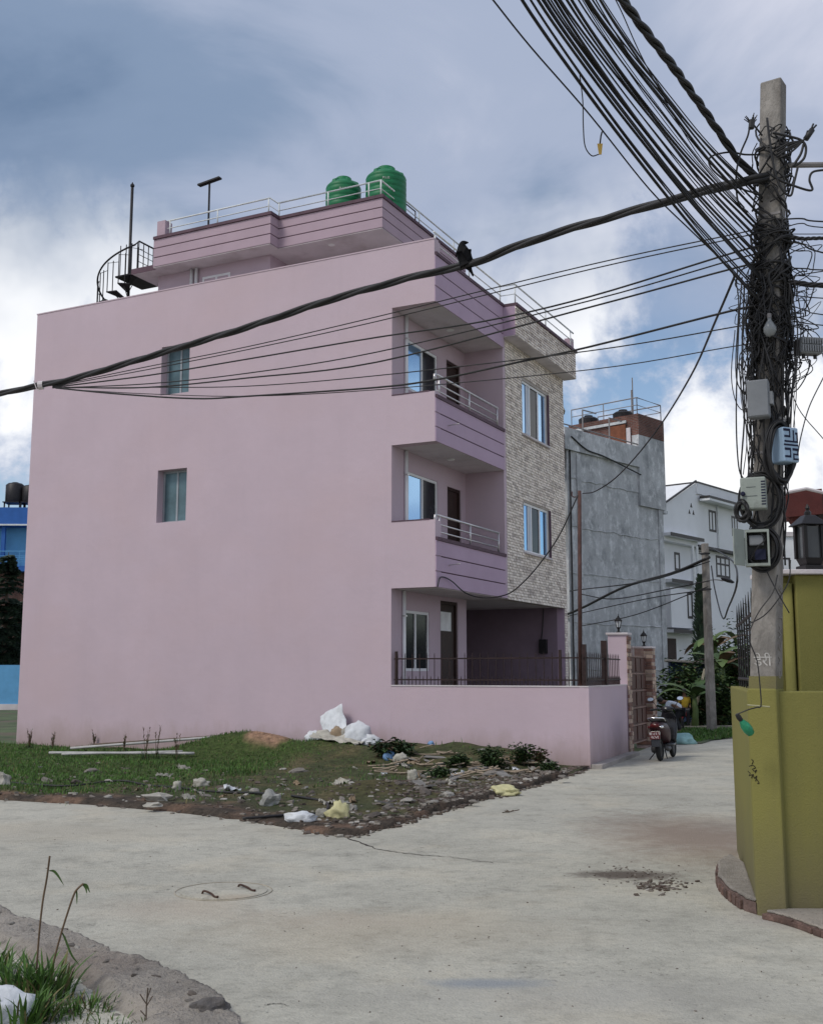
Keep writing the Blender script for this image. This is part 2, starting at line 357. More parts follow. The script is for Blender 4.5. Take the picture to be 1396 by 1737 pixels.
# ---- the vacant lot between the two arms of the road: a height field that meets the house wall
def sm(a, b, x): t = min(1, max(0, (x - a) / (b - a))); return t * t * (3 - 2 * t)
def uvof(X, Y): d = Vec((X - HC.x, Y - HC.y, 0)); return d.dot(HU), d.dot(HV)
def gauss(u, v, u0, v0, su, sv): return math.exp(-((u - u0) / su) ** 2 - ((v - v0) / sv) ** 2)
TIP = gnd(575, 1368)
def lot_h(X, Y):
    u, v = uvof(X, Y)
    h = 0.035 + 0.05 * (0.5 + mnoise.noise(Vec((X * 0.7, Y * 0.7, 3)))) + 0.03 * mnoise.noise(Vec((X * 2.3, Y * 2.3, 1)))
    h += 0.40 * gauss(u, v, 4.7, -0.75, 1.15, 0.85) + 0.36 * gauss(u, v, 3.55, -0.85, 0.75, 0.6)
    rid = sm(-2.9, -1.2, u) * (1 - sm(2.2, 3.6, u)) * math.exp(-((v + 0.55) / 1.15) ** 2)
    h += (0.34 + 0.10 * mnoise.noise(Vec((X * 1.7, Y * 1.7, 8)))) * rid
    h += 0.16 * math.exp(-((X - gnd(640, 1350).x) / 0.75) ** 2 - ((Y - gnd(640, 1350).y) / 0.9) ** 2)
    return h
E_ = [(-60, 46.2, 66), (-26, 27.6, 30), (-9.5, 18.4, 12.5)] + [(*gnd(px, py)[:2], u) for px, py, u in
      ((0, 1358, 9.0), (150, 1366, 7.0), (300, 1379, 5.0), (400, 1391, 3.9), (470, 1402, 3.0), (520, 1412, 2.2), (575, 1421, 1.3), (610, 1420, 0.9), (670, 1402, 0.1), (740, 1381, -0.6), (820, 1358, -1.25), (900, 1336, -1.9), (950, 1321, -2.5))] + [(3.32, 21.45, -3.23)]
NS = 260; NT = 46
cum = [0.0]
for a, b in zip(E_, E_[1:]):
    w = math.hypot(b[0] - a[0], b[1] - a[1]); w = w if w < 6 else 4.0; cum.append(cum[-1] + w)
def edge_at(s):
    s *= cum[-1]
    for i in range(len(cum) - 1):
        if s <= cum[i + 1] + 1e-9:
            t = (s - cum[i]) / (cum[i + 1] - cum[i]); a, b = E_[i], E_[i + 1]
            return [a[j] + (b[j] - a[j]) * t for j in range(3)]
    return list(E_[-1])
lot = MB(); soil = []
for i in range(NS + 1):
    ex, ey, u = edge_at(i / NS)
    ex += 0.06 * mnoise.noise(Vec((i * 0.31, 0, 0))); ey += 0.07 * mnoise.noise(Vec((0, i * 0.37, 5))) + 0.03 * mnoise.noise(Vec((0, i * 1.7, 5)))
    bx = hw(u, 0.08)
    for j in range(NT + 1):
        t = (j / NT) ** 1.25
        X = ex + (bx.x - ex) * t; Y = ey + (bx.y - ey) * t
        z = lot_h(X, Y)
        if j == 0: z = -0.03
        elif j == 1: z = 0.018 + 0.02 * random.random()
        lot.v.append(Vec((X, Y, z)))
        d = math.hypot(X - ex, Y - ey); uu, vv = uvof(X, Y)
        n = mnoise.noise(Vec((X * 0.8, Y * 0.8, 2))); n2 = mnoise.noise(Vec((X * 2.1, Y * 2.1, 7)))
        green = sm(0.5, 1.3, d + 0.9 * n) * (0.55 + 0.45 * sm(1.2, 2.8, uu + n))
        green = max(green, sm(0.5, 0.2, abs(vv + 1.0)) * 0.5)
        brown = (0.15, 0.098, 0.07); dark = (0.055, 0.045, 0.036); grn = (0.05, 0.075, 0.022); sand = (0.31, 0.20, 0.135); red = (0.115, 0.055, 0.042)
        c = [brown[q] + (dark[q] - brown[q]) * sm(-0.2, 0.35, n2 + 0.25 * sm(2.5, 0.5, uu)) for q in range(3)]
        c = [c[q] + (red[q] - c[q]) * 0.75 * math.exp(-((X - gnd(640, 1350).x) / 0.9) ** 2 - ((Y - gnd(640, 1350).y) / 1.0) ** 2) for q in range(3)]
        c = [c[q] + (sand[q] - c[q]) * sm(2.2, 5.5, uu) * (1 - sm(0.55, 1.05, d)) for q in range(3)]
        c = [c[q] + (grn[q] - c[q]) * green for q in range(3)]
        f = gauss(uu, vv, 3.45, -0.95, 0.55, 0.45); c = [c[q] + (sand[q] * 0.9 - c[q]) * sm(0.35, 0.6, f) for q in range(3)]
        soil.append((*c, 1.0))
W = NT + 1
for i in range(NS):
    for j in range(NT): lot.face((i * W + j, (i + 1) * W + j, (i + 1) * W + j + 1, i * W + j + 1))
def attr_mat(name, attr, bump=0.8):
    m = bpy.data.materials.new(name); m.use_nodes = True; nt = m.node_tree; N = nt.nodes.new; L = nt.links.new
    b = nt.nodes['Principled BSDF']; b.inputs['Roughness'].default_value = 0.95; b.inputs['Specular IOR Level'].default_value = 0.2
    a = N('ShaderNodeAttribute'); a.attribute_name = attr; tc = N('ShaderNodeTexCoord')
    n = N('ShaderNodeTexNoise'); n.inputs['Scale'].default_value = 9; n.inputs['Detail'].default_value = 9; n.inputs['Roughness'].default_value = 0.75; L(tc.outputs['Object'], n.inputs[0])
    r = N('ShaderNodeValToRGB'); r.color_ramp.elements[0].position = 0.3; r.color_ramp.elements[0].color = (0.35, 0.35, 0.35, 1); r.color_ramp.elements[1].position = 0.72; r.color_ramp.elements[1].color = (1.7, 1.65, 1.6, 1)
    L(n.outputs[0], r.inputs[0])
    x = N('ShaderNodeMix'); x.data_type = 'RGBA'; x.blend_type = 'MULTIPLY'; x.inputs[0].default_value = 1; L(a.outputs['Color'], x.inputs[6]); L(r.outputs[0], x.inputs[7]); L(x.outputs[2], b.inputs['Base Color'])
    n2 = N('ShaderNodeTexNoise'); n2.inputs['Scale'].default_value = 22; n2.inputs['Detail'].default_value = 7; L(tc.outputs['Object'], n2.inputs[0])
    bp = N('ShaderNodeBump'); bp.inputs['Strength'].default_value = bump; bp.inputs['Distance'].default_value = 0.05; L(n2.outputs[0], bp.inputs['Height']); L(bp.outputs[0], b.inputs['Normal']); return m
M_SOIL = attr_mat('lot_soil', 'soil')
lot_o = lot.build('vacant_lot_terrain', M_SOIL, recalc=False, smooth=True, kind='structure')
ca = lot_o.data.color_attributes.new('soil', 'FLOAT_COLOR', 'POINT'); ca.data.foreach_set('color', [c for q in soil for c in q])
def lotpt(px, py):
    z = 0.05
    for _ in range(12): p = gnd(px, py, z); z = 0.5 * z + 0.5 * lot_h(p.x, p.y)
    p = gnd(px, py, z); return Vec((p.x, p.y, lot_h(p.x, p.y)))
def lotpt2(px, py, vmax=-0.4):
    p = lotpt(px, py)
    if uvof(p.x, p.y)[1] > vmax: q = onplane(px, py, hw(0, vmax), HV); p = Vec((q.x, q.y, lot_h(q.x, q.y)))
    return p
def lot_edge_dist(X, Y):
    best = 9e9
    for (ax, ay, _), (bx_, by_, _) in zip(E_, E_[1:]):
        dx, dy = bx_ - ax, by_ - ay; t = max(0, min(1, ((X - ax) * dx + (Y - ay) * dy) / (dx * dx + dy * dy)))
        best = min(best, math.hypot(X - ax - dx * t, Y - ay - dy * t))
    return best

# ---- grass of the lot (nobody could count it)
M_GRASS = [mat('grass_blade_a', (0.075, 0.165, 0.025), var=0.3, scale=1.2, bump=0, rough=0.7), mat('grass_blade_b', (0.05, 0.10, 0.022), var=0.3, scale=1.2, bump=0, rough=0.7), mat('grass_blade_dry', (0.17, 0.15, 0.065), var=0.3, scale=1.2, bump=0, rough=0.8)]
def blade(mb, p, h, w, lean, az, seg=2):
    d = Vec((math.cos(az), math.sin(az), 0)); s = Vec((-math.sin(az), math.cos(az), 0)) * w
    prev = None
    for i in range(seg + 1):
        t = i / seg; q = p + d * (lean * t * t) + Vec((0, 0, h * (t - 0.25 * lean / max(h, 1e-3) * t * t)))
        if i == seg: k = mb.pts([q]); mb.face((prev, prev + 1, k))
        else:
            k = mb.pts([q - s * (1 - 0.5 * t), q + s * (1 - 0.5 * t)])
            if prev is not None: mb.face((prev, prev + 1, k + 1, k))
            prev = k
gr = MB(); rnd = random.Random(3)
cnt = 0
while cnt < 50000:
    u = rnd.uniform(-1.5, 13.0); v = -rnd.random() ** 0.8 * 9.5
    p = hw(u, v)
    if p.y < 12.6: continue
    ed = lot_edge_dist(p.x, p.y)
    # inside the lot: left of the right arm and beyond the left arm
    n = mnoise.noise(Vec((p.x * 0.8, p.y * 0.8, 2)))
    inside = ed > 0.15 and all(True for _ in (0,)) and (p.x < 0.8 * (p.y - 12.3) * 0.66 - 0.75 + 0.4) and (p.y > 12.5 + max(0, (-0.7 - p.x)) * 0.56 + 0.5)
    if not inside: continue
    g_ = sm(0.4, 1.2, ed + 0.9 * n) * (0.12 + 0.88 * sm(0.9, 2.4, u + n))
    if gauss(u, v, 3.45, -0.95, 0.6, 0.5) > 0.4: continue
    if rnd.random() > g_: continue
    p.z = lot_h(p.x, p.y) - 0.01
    hh = rnd.uniform(0.025, 0.075) * (1 + 1.2 * max(0, n)) * (1.5 if v > -0.5 and rnd.random() < 0.4 else 1)
    gr.cur = rnd.choices((0, 1, 2), (5, 4, 0.7))[0]
    blade(gr, p, hh, rnd.uniform(0.004, 0.009), rnd.uniform(0.0, 0.06), rnd.uniform(0, 6.28), 2); cnt += 1
tag(gr.build('lot_grass', M_GRASS, recalc=False, kind='stuff'), 'short green grass covering the lot beside the pink wall', 'grass')

# ---- fine gravel and crumbs of rubble along the lot's edge (too many to count)
M_GRAV = [mat('gravel_a', (0.19, 0.165, 0.14), var=0.3, bump=0.3, scale=9), mat('gravel_b', (0.095, 0.072, 0.058), var=0.3, bump=0.3, scale=9), mat('gravel_c', (0.33, 0.31, 0.28), var=0.25, bump=0.3, scale=9)]
gv = MB(); rnd = random.Random(5); cnt = 0
def chip(mb, p, s, rnd):
    M = Matrix.Translation(p) @ Matrix.Rotation(rnd.uniform(0, 6.28), 4, 'Z') @ Matrix.Rotation(rnd.uniform(-0.5, 0.5), 4, 'X')
    a, b, c = s * rnd.uniform(0.6, 1.3), s * rnd.uniform(0.5, 1.0), s * rnd.uniform(0.2, 0.5); q = lambda: rnd.uniform(0.75, 1.1)
    P = [Vec((sx * a * q(), sy * b * q(), sz * c * q())) for sz in (-1, 1) for sx, sy in ((-1, -1), (1, -1), (1, 1), (-1, 1))]
    mb.hexa([M @ x for x in P])
while cnt < 2800:
    s = rnd.uniform(0.32, 1.0); ex, ey, u = edge_at(s)
    t = rnd.random() ** 1.6 * 0.55; b = hw(u, 0)
    X = ex + (b.x - ex) * t + rnd.gauss(0, 0.05); Y = ey + (b.y - ey) * t + rnd.gauss(0, 0.05)
    if u > 2 and rnd.random() < (0.8 if t > 0.3 else 0.5): continue
    if u < -3.05: continue
    z = lot_h(X, Y) if lot_edge_dist(X, Y) > 0.08 and t > 0.02 else 0.004
    gv.cur = rnd.choices((0, 1, 2), (4, 5, 0.8))[0]
    chip(gv, Vec((X, Y, z + 0.004)), rnd.uniform(0.01, 0.04) * (1.6 if rnd.random() < 0.08 else 1), rnd); cnt += 1
tag(gv.build('gravel', M_GRAV, recalc=False, kind='stuff'), 'fine gravel and broken rubble along the edge of the lot', 'gravel')
gv = MB(); rnd = random.Random(9)
for _ in range(150):      # broken concrete and dirt round the drain
    p = gnd(1118 + rnd.gauss(0, 26), 1503 + rnd.gauss(0, 7)); gv.cur = rnd.choices((0, 1, 2), (3, 5, 1))[0]; chip(gv, Vec((p.x, p.y, 0.004)), rnd.uniform(0.006, 0.022), rnd)
for _ in range(90):
    p = gnd(1060 + rnd.gauss(0, 45), 1482 + rnd.gauss(0, 8)); gv.cur = rnd.choices((0, 1, 2), (3, 5, 1))[0]; chip(gv, Vec((p.x, p.y, 0.003)), rnd.uniform(0.004, 0.012), rnd)
for _ in range(220):      # crumbs lying on the road
    p = gnd(rnd.uniform(0, 1396), 1400 + 330 * rnd.random() ** 0.9); gv.cur = rnd.choice((0, 1, 2))
    if p.x < -0.9 and p.y < 8.6: continue
    if p.x > 2.3 and p.y > 7.6: continue
    chip(gv, Vec((p.x, p.y, 0.003)), rnd.uniform(0.002, 0.007), rnd)
tag(gv.build('road_grit', M_GRAV, recalc=False, kind='stuff'), 'small dark grit scattered over the concrete road', 'grit')

# ---- crack, drain patch and manhole in the road
M_DARK = mat('crack_dirt', (0.05, 0.042, 0.035), var=0.3, bump=0.3, rough=1)
def strip(name, pts, w, z, m, parent, seed=1):
    r = random.Random(seed); mb = MB(); P = [Vec((*p[:2], z)) for p in smooth_path(pts, 10)]
    prev = None
    for i, p in enumerate(P):
        t = (P[min(i + 1, len(P) - 1)] - P[max(i - 1, 0)]).normalized(); s = Vec((-t.y, t.x, 0)); ww = w * r.uniform(0.4, 1.3) * (1 - 0.8 * i / len(P)); j = r.gauss(0, w * 0.6)
        k = mb.pts([p + s * (j - ww), p + s * (j + ww)])
        if prev is not None: mb.face((prev, prev + 1, k + 1, k))
        prev = k
    return mb.build(name, m, parent, recalc=False)
strip('crack', [gnd(a, b) for a, b in ((588, 1421), (640, 1440), (700, 1449), (770, 1455), (838, 1464))], 0.016, 0.004, M_DARK, road)
strip('crack', [gnd(a, b) for a, b in ((449, 1706), (470, 1703), (492, 1707))], 0.006, 0.004, M_DARK, road, 4)
strip('crack', [gnd(a, b) for a, b in ((800, 1462), (860, 1463), (920, 1466))], 0.005, 0.004, M_DARK, road, 5)
mh = gnd(380, 1512)
mc = MB(); mc.lathe([(0.36, -0.01), (0.36, 0.007), (0.33, 0.010), (0.0001, 0.012)], 40)
M_CONC2 = spot_material('manhole_concrete', (0.44, 0.42, 0.355), 0.12, [(0.2, -0.3, 0.25, 0.15, (0.38, 0.30, 0.22), 0.5)])
mroot = thing('manhole_cover', 'round concrete manhole cover with two rusty bar handles set in the road', 'manhole cover', (mh.x, mh.y, 0))
mc.build('lid', M_CONC2, mroot)
rim = MB(); rim.tube([(0.40 * math.cos(a), 0.40 * math.sin(a), 0.002) for a in [6.2832 * i / 48 for i in range(48)]], 0.004, 5, closed=True); rim.build('rim', mat('manhole_joint', (0.34, 0.30, 0.235), var=0.4, scale=6, bump=0.4), mroot)
M_RUST = mat('rusty_bar', (0.075, 0.042, 0.03), var=0.4, scale=20, metal=0.4, rough=0.7, bump=0.3)
for (ax, ay), (bx_, by_), hh in (((343, 1518), (370, 1526), 0.035), ((404, 1506), (433, 1515), 0.03)):
    a = gnd(ax, ay); b = gnd(bx_, by_); mid = (a + b) / 2
    hd = MB(); hd.tube(smooth_path([a + Vec((0, 0, 0.0)), a.lerp(b, 0.12) + Vec((0, 0, hh)), mid + Vec((0.01, 0, hh * 0.8)), a.lerp(b, 0.8) + Vec((0, 0, 0.015)), b + Vec((0, 0, 0.022))], 6), 0.009, 7)
    for v in hd.v: v -= Vec((mh.x, mh.y, 0))
    hd.build('handle', M_RUST, mroot, smooth=True)
# broken drain patch with chips
dp = gnd(1118, 1506)
dr = thing('drain_grate', 'broken drain opening filled with dark debris in the concrete road', 'drain', (dp.x, dp.y, 0), R(25))
mb = MB(); mb.prism([(0.085 * math.cos(a) * (1 + 0.35 * math.sin(3 * a) + 0.2 * math.sin(7 * a)), 0.05 * math.sin(a) * (1 + 0.3 * math.cos(5 * a))) for a in [6.283 * i / 20 for i in range(20)]], -0.01, 0.004); mb.build('sump', M_DARK, dr)
for i in range(5):
    mb = MB(); mb.box(-0.06 + i * 0.026, -0.051 + i * 0.026, -0.035, 0.035, 0.002, 0.012, Matrix.Rotation(0.3, 4, 'Z')); mb.build('bar', M_RUST, dr)

# ---- raised broken kerb and soil at the near left corner
M_KERB = spot_material('rough_kerb_concrete', (0.36, 0.325, 0.285), 0.35, [(-2.2, 7.0, 0.6, 0.5, (0.22, 0.17, 0.14), 0.6)], bump=1.0, fine=60)
KE = [gnd(a, b) for a, b in ((-700, 1260), (-250, 1440), (0, 1551), (60, 1577), (130, 1600), (200, 1628), (270, 1652), (330, 1680), (365, 1700), (380, 1716), (400, 1745), (412, 1800), (410, 1900))] + [Vec((-0.85, 3.2, 0)), Vec((-1.2, 0.5, 0))]
KP = smooth_path(KE, 34); kb = MB(); NK = 26
for i, p in enumerate(KP):
    t = (KP[min(i + 1, len(KP) - 1)] - KP[max(i - 1, 0)]).normalized(); s = Vec((t.y, -t.x, 0)) * -1
    if s.x > 0: s = -s
    jag = 0.045 * mnoise.noise(Vec((p.x * 4, p.y * 4, 0))) + 0.008 * mnoise.noise(Vec((p.x * 11, p.y * 11, 0)))
    wid = 0.52 + 0.2 * mnoise.noise(Vec((p.x * 1.1, p.y * 1.1, 4)))
    for j in range(NK + 1):
        q = p + s * (jag + wid * max(0, (j - 1)) / (NK - 1))
        z = -0.03 if j == 0 else 0.07 - 0.025 * abs(mnoise.noise(Vec((q.x * 3.5, q.y * 3.5, 12)))) - 0.018 * abs(mnoise.noise(Vec((q.x * 9, q.y * 9, 2)))) + 0.008 * mnoise.noise(Vec((q.x * 15, q.y * 15, 2))) + 0.010 * mnoise.noise(Vec((q.x * 38, q.y * 38, 2)))
        if j > NK - 8: z -= 0.017 * (j - NK + 8) * (0.7 + 0.6 * abs(mnoise.noise(Vec((q.x * 6, q.y * 6, 9)))))
        kb.v.append(Vec((q.x, q.y, z)))
for i in range(len(KP) - 1):
    for j in range(NK): a = i * (NK + 1) + j; kb.face((a, a + NK + 1, a + NK + 2, a + 1))
kb.build('kerb', M_KERB, smooth=True, kind='structure')
bank = MB(); NB = 60; bs = []
for i in range(NB + 1):
    for j in range(NB + 1):
        X = -9 + 8.2 * i / NB; Y = 2 + 9.5 * j / NB
        z = -0.05 + 0.06 * mnoise.noise(Vec((X * 1.3, Y * 1.3, 6))) + 0.05 * mnoise.noise(Vec((X * 5, Y * 5, 6)))
        lim = -0.95 - 0.5 - max(0, (Y - 5.9)) * 0.85
        if X > lim - 0.15: z = min(z, -0.06)
        bank.v.append(Vec((X, Y, z))); bs.append((0.085, 0.065, 0.05, 1))
for i in range(NB):
    for j in range(NB): a = i * (NB + 1) + j; bank.face((a, a + NB + 1, a + NB + 2, a + 1))
bo = bank.build('soil_bank', M_SOIL, smooth=True, recalc=False, kind='structure')
ca = bo.data.color_attributes.new('soil', 'FLOAT_COLOR', 'POINT'); ca.data.foreach_set('color', [c for q in bs for c in q])
# ================================================================ THE PINK HOUSE
M_PINK = wall_paint('pink_wall_paint', (0.55, 0.438, 0.495), (0.36, 0.27, 0.25))
M_PURP = mat('purple_band_paint', (0.47, 0.345, 0.45), rough=0.85, var=0.05, scale=1.2, bump=0.15, bscale=60)
M_MAUVE = mat('mauve_band_paint', (0.44, 0.33, 0.385), rough=0.85, var=0.05, scale=1.2, bump=0.15, bscale=60)
M_PLUM = mat('plum_coping_paint', (0.10, 0.055, 0.075), rough=0.7, var=0.2, scale=3, bump=0.15)
M_SOFF = mat('soffit_plaster', (0.62, 0.57, 0.58), rough=0.95, var=0.08, scale=1.5, bump=0.15, col2=(0.50, 0.45, 0.45), c2scale=0.7)
M_WHITE = mat('white_upvc', (0.78, 0.78, 0.79), rough=0.45, var=0.05, bump=0.03)
M_STEEL = mat('brushed_steel', (0.62, 0.60, 0.60), rough=0.35, var=0.1, metal=0.8, bump=0.05)
M_RAILW = mat('rail_white_paint', (0.70, 0.72, 0.72), rough=0.5, var=0.12, scale=6, bump=0.05)
M_GLASSB = mat('blue_mirror_glass', (0.30, 0.52, 0.78), rough=0.06, var=0.06, scale=0.8, metal=0.85, bump=0.02, bscale=3)
M_GLASSD = mat('dark_glass', (0.018, 0.02, 0.024), rough=0.12, var=0.3, bump=0, spec=0.15)
M_GLASSG = mat('dusty_blue_grey_glass', (0.10, 0.165, 0.19), rough=0.3, var=0.3, scale=2, metal=0.1, bump=0.05, bscale=20)
M_DOOR = mat('dark_brown_door', (0.035, 0.017, 0.013), rough=0.6, var=0.3, scale=6, bump=0.15, stretch=(4, 4, 0.5))
M_FLOORC = mat('terrace_concrete', (0.35, 0.33, 0.31), bump=0.3)
M_SHADEIN = mat('shade_tinted_plaster', (0.12, 0.088, 0.085), bump=0.1)  # porch walls: interior shade deepened into the base colour
M_CABLE = mat('black_cable', (0.018, 0.017, 0.018), rough=0.55, var=0.3, scale=8, bump=0)
M_IRON = mat('brown_iron_paint', (0.03, 0.015, 0.014), rough=0.6, var=0.4, scale=9, bump=0.15, metal=0.2)
M_SPLIT = [mat('split_stone_pale', (0.82, 0.74, 0.66), var=0.18, scale=7, bump=0.5, bscale=40), mat('split_stone_mid', (0.70, 0.62, 0.55), var=0.2, scale=7, bump=0.5, bscale=40), mat('split_stone_dark', (0.56, 0.49, 0.44), var=0.25, scale=7, bump=0.5, bscale=40), mat('tile_joint', (0.42, 0.375, 0.34), bump=0.2)]

house = thing('pink_house', 'pink three-storey house with balconies, stone-clad bay and bare side wall', 'house', HC, -YAW)
def hb(name, m, x0, x1, y0, y1, z0, z1, parent=None, bevel=0.0):
    return MB().box(x0, x1, y0, y1, z0, z1).build(name, m, parent or house, bevel=bevel)
L_ = 11.55; TOP = 11.07
w = MB(); w.wall(-L_, 0.0, -0.3, TOP, 0.0, 0.28, [(-7.37, -6.52, 8.42, 9.63), (-7.37, -6.50, 5.30, 6.57), (-1.03, 0.0, -0.3, 3.52), (-1.03, 0.0, 4.93, 6.60), (-1.03, 0.0, 7.69, 9.67)])
w.build('side_wall', M_PINK, house)
hb('wall_cap', M_PINK, -L_ - 0.015, -0.001, -0.012, 0.215, TOP + 0.001, TOP + 0.03)
w = MB(); w.wall(0.201, 3.9, 0.0, 9.66, -1.26, -1.031, [(0.75, 2.31, 8.02, 9.18), (2.82, 3.63, 6.78, 9.24), (0.78, 2.31, 4.92, 6.16), (2.84, 3.63, 3.70, 6.14), (0.54, 1.85, 1.79, 3.10), (2.43, 3.41, 0.36, 3.41)], axis='y')
w.build('balcony_wall', M_PINK, house)
w = MB(); w.wall(4.06, 8.45, 3.50, 9.95, -0.24, -0.03, [(5.25, 7.1, 7.78, 9.20), (5.25, 7.1, 4.76, 6.03)], axis='y'); w.build('bay_front_wall', M_SPLIT[3], house)
hb('bay_side_wall', M_PINK, -5.0, -0.012, 3.901, 4.055, 3.52, 9.94)
hb('rear_wall', M_PINK, -L_, -L_ + 0.2, 0.201, 8.45, -0.3, TOP - 0.02)
hb('far_side_wall', mat('porch_shade_purple', (0.27, 0.20, 0.25), var=0.1, bump=0.15), -L_ + 0.2, -0.245, 8.22, 8.449, -0.3, 10.7)  # wall colour darkened to carry the shade inside the porch
hb('porch_back_wall', M_SHADEIN, -4.3, -4.1, 4.05, 8.22, 0.3, 3.5)
hb('porch_inner_wall', M_SHADEIN, -4.1, -1.262, 3.72, 3.97, 0.3, 3.5)
hb('ceiling_slab', M_SOFF, -4.1, -0.244, 4.13, 8.219, 3.52, 3.7)
hb('plinth', M_FLOORC, -L_ + 0.21, -0.03, 0.202, 8.218, -0.25, 0.345)
hb('porch_wall', M_PURP, -0.244, -0.03, 8.22, 8.448, -0.25, 3.495)
for z0, nm in ((3.52, 'balcony_slab'), (6.60, 'balcony_slab')): hb(nm, M_SOFF, -1.03, -0.005, 0.202, 3.898, z0 + 0.002, z0 + 0.16)
hb('roof_slab', M_SOFF, -L_ + 0.21, -0.005, 0.202, 3.898, 9.672, 9.86); hb('roof_slab', M_SOFF, -L_ + 0.21, -0.25, 4.06, 8.219, 9.672, 9.858)
hb('porch_ceiling', M_SOFF, -1.03, -0.01, 0.203, 3.897, 3.505, 3.519)
# balcony fronts: three painted boards with recessed joints, dark coping
def bands(z0, z1, y0, y1, m, n=3, cap=0.075):
    core = hb('parapet_core', M_PLUM, -0.11, -0.006, y0 + 0.2, y1, z0 + 0.17, z1 - cap - 0.002)
    hgt = (z1 - cap - z0) / n
    for i in range(n): hb('parapet_panel', m, -0.004, 0.022, y0, y1, z0 + i * hgt + (0.012 if i else 0), z0 + (i + 1) * hgt - (0.012 if i < n - 1 else 0.002), bevel=0.004)
    hb('coping', M_PLUM, -0.13, 0.045, y0 + 0.02, y1, z1 - cap, z1)
bands(3.52, 4.57, 0.004, 3.88, M_PURP); bands(6.60, 7.62, 0.004, 3.88, M_PURP); bands(9.67, 10.79, 0.004, 3.895, M_PURP)
hb('coping', M_PLUM, -1.03, -0.13, -0.008, 0.21, 4.931, 4.955); hb('coping', M_PLUM, -1.03, -0.13, -0.008, 0.21, 7.691, 7.715)
# projecting roof edge above the stone bay
hb('roof_overhang', M_PURP, -0.028, 0.33, 3.902, 8.54, 9.96, 10.70); hb('overhang_soffit', M_SOFF, -0.02, 0.328, 3.905, 8.535, 9.945, 9.959)
hb('coping', M_PLUM, -0.2, 0.385, 3.90, 8.58, 10.702, 10.78); hb('parapet_core', M_MAUVE, -0.2, -0.03, 3.9, 8.44, 9.955, 10.70)
hb('corner_stub', M_MAUVE, 0.10, 0.30, 8.30, 8.52, 10.781, 11.10)
# split-face stone tiles, each with its own depth (too many and too small to pick apart singly)
def tiles(mb, xf, y0, y1, z0, z1, holes, seed, tw=0.23, th=0.068):
    r = random.Random(seed); z = z0; row = 0
    while z < z1 - 0.01:
        y = y0 - (0.5 * tw if row % 2 else 0.13 * tw) - r.random() * 0.03
        while y < y1:
            a, b = max(y, y0), min(y + tw - 0.010, y1); zb = min(z + th - 0.010, z1)
            my, mz = (a + b) / 2, (z + zb) / 2
            if b - a > 0.02 and not any(h[0] - 0.0 < my < h[1] + 0.0 and h[2] < mz < h[3] for h in holes):
                for h in holes:
                    if h[2] < mz < h[3]:
                        if a < h[0] < b: b = h[0]
                        if a < h[1] < b: a = h[1]
                mb.cur = r.choices((0, 1, 2), (6, 3.2, 1.4))[0]
                d1, d2 = r.uniform(0.018, 0.034), r.uniform(0.010, 0.024); d3, d4 = d1 * r.uniform(0.3, 0.7), d2 * r.uniform(0.3, 0.7)
                k = mb.pts([(xf, a, z), (xf, b, z), (xf, b, zb), (xf, a, zb), (xf + d1, a, z), (xf + d2, b, z), (xf + d4, b, zb), (xf + d3, a, zb)])
                for q in ((4, 5, 6, 7), (0, 1, 5, 4), (1, 2, 6, 5), (2, 3, 7, 6), (3, 0, 4, 7)): mb.face([k + i for i in q])
            y += tw
        z += th; row += 1
st = MB(); tiles(st, -0.03, 4.06, 8.45, 3.50, 9.942, [(5.2, 7.15, 7.72, 9.26), (5.2, 7.15, 4.70, 6.09)], 1); st.build('stone_cladding', M_SPLIT, house, kind='stuff', recalc=False)
st = MB(); tiles(st, 0.33, 3.906, 8.54, 9.96, 10.70, [], 2); st.build('overhang_cladding', M_SPLIT, house, kind='stuff', recalc=False)
st = MB(); tiles(st, -0.03, 8.22, 8.45, 0.1, 3.49, [], 3, tw=0.24); st.build('pier_cladding', M_SPLIT, house, kind='stuff', recalc=False)

def wbox(plane, pos, a0, a1, d0, d1, z0, z1, mb=None):
    mb = mb or MB()
    if plane == 'x': mb.box(pos + min(d0, d1), pos + max(d0, d1), a0, a1, z0, z1)
    else: mb.box(a0, a1, pos - max(d0, d1), pos - min(d0, d1), z0, z1)
    return mb
def window(parent, plane, pos, a0, a1, z0, z1, cols=2, fw=0.055, fm=None, panes=None, depth=0.07, rowz=(), name='window'):
    """frame with mullions; panes are sub-parts. pos = outer face of the frame, a along the wall"""
    fm = fm or M_WHITE; f = MB()
    for q in ((a0, a1, z0, z0 + fw), (a0, a1, z1 - fw, z1)): wbox(plane, pos, q[0], q[1], -depth, 0, q[2], q[3], f)
    for q in (a0, a1 - fw): wbox(plane, pos, q, q + fw, -depth, 0, z0 + fw, z1 - fw, f)
    xs = [a0 + (a1 - a0) * i / cols for i in range(cols + 1)]
    for i in range(1, cols): wbox(plane, pos, xs[i] - fw * 0.55, xs[i] + fw * 0.55, -depth * 0.8, -0.004, z0 + fw, z1 - fw, f)
    for zr in rowz: wbox(plane, pos, a0 + fw, a1 - fw, -depth * 0.8, -0.006, zr - fw * 0.4, zr + fw * 0.4, f)
    fo = f.build(name, fm, parent)
    zs = [z0 + fw] + list(rowz) + [z1 - fw]
    for i in range(cols):
        for zz0, zz1 in zip(zs, zs[1:]):
            pm = panes[i % len(panes)] if panes else M_GLASSB
            b0 = xs[i] + (fw if i == 0 else fw * 0.5); b1 = xs[i + 1] - (fw if i == cols - 1 else fw * 0.5)
            wbox(plane, pos, b0, b1, -depth * 0.55, -depth * 0.4, zz0 + 0.002, zz1 - 0.002).build('pane', pm, fo)
    return fo
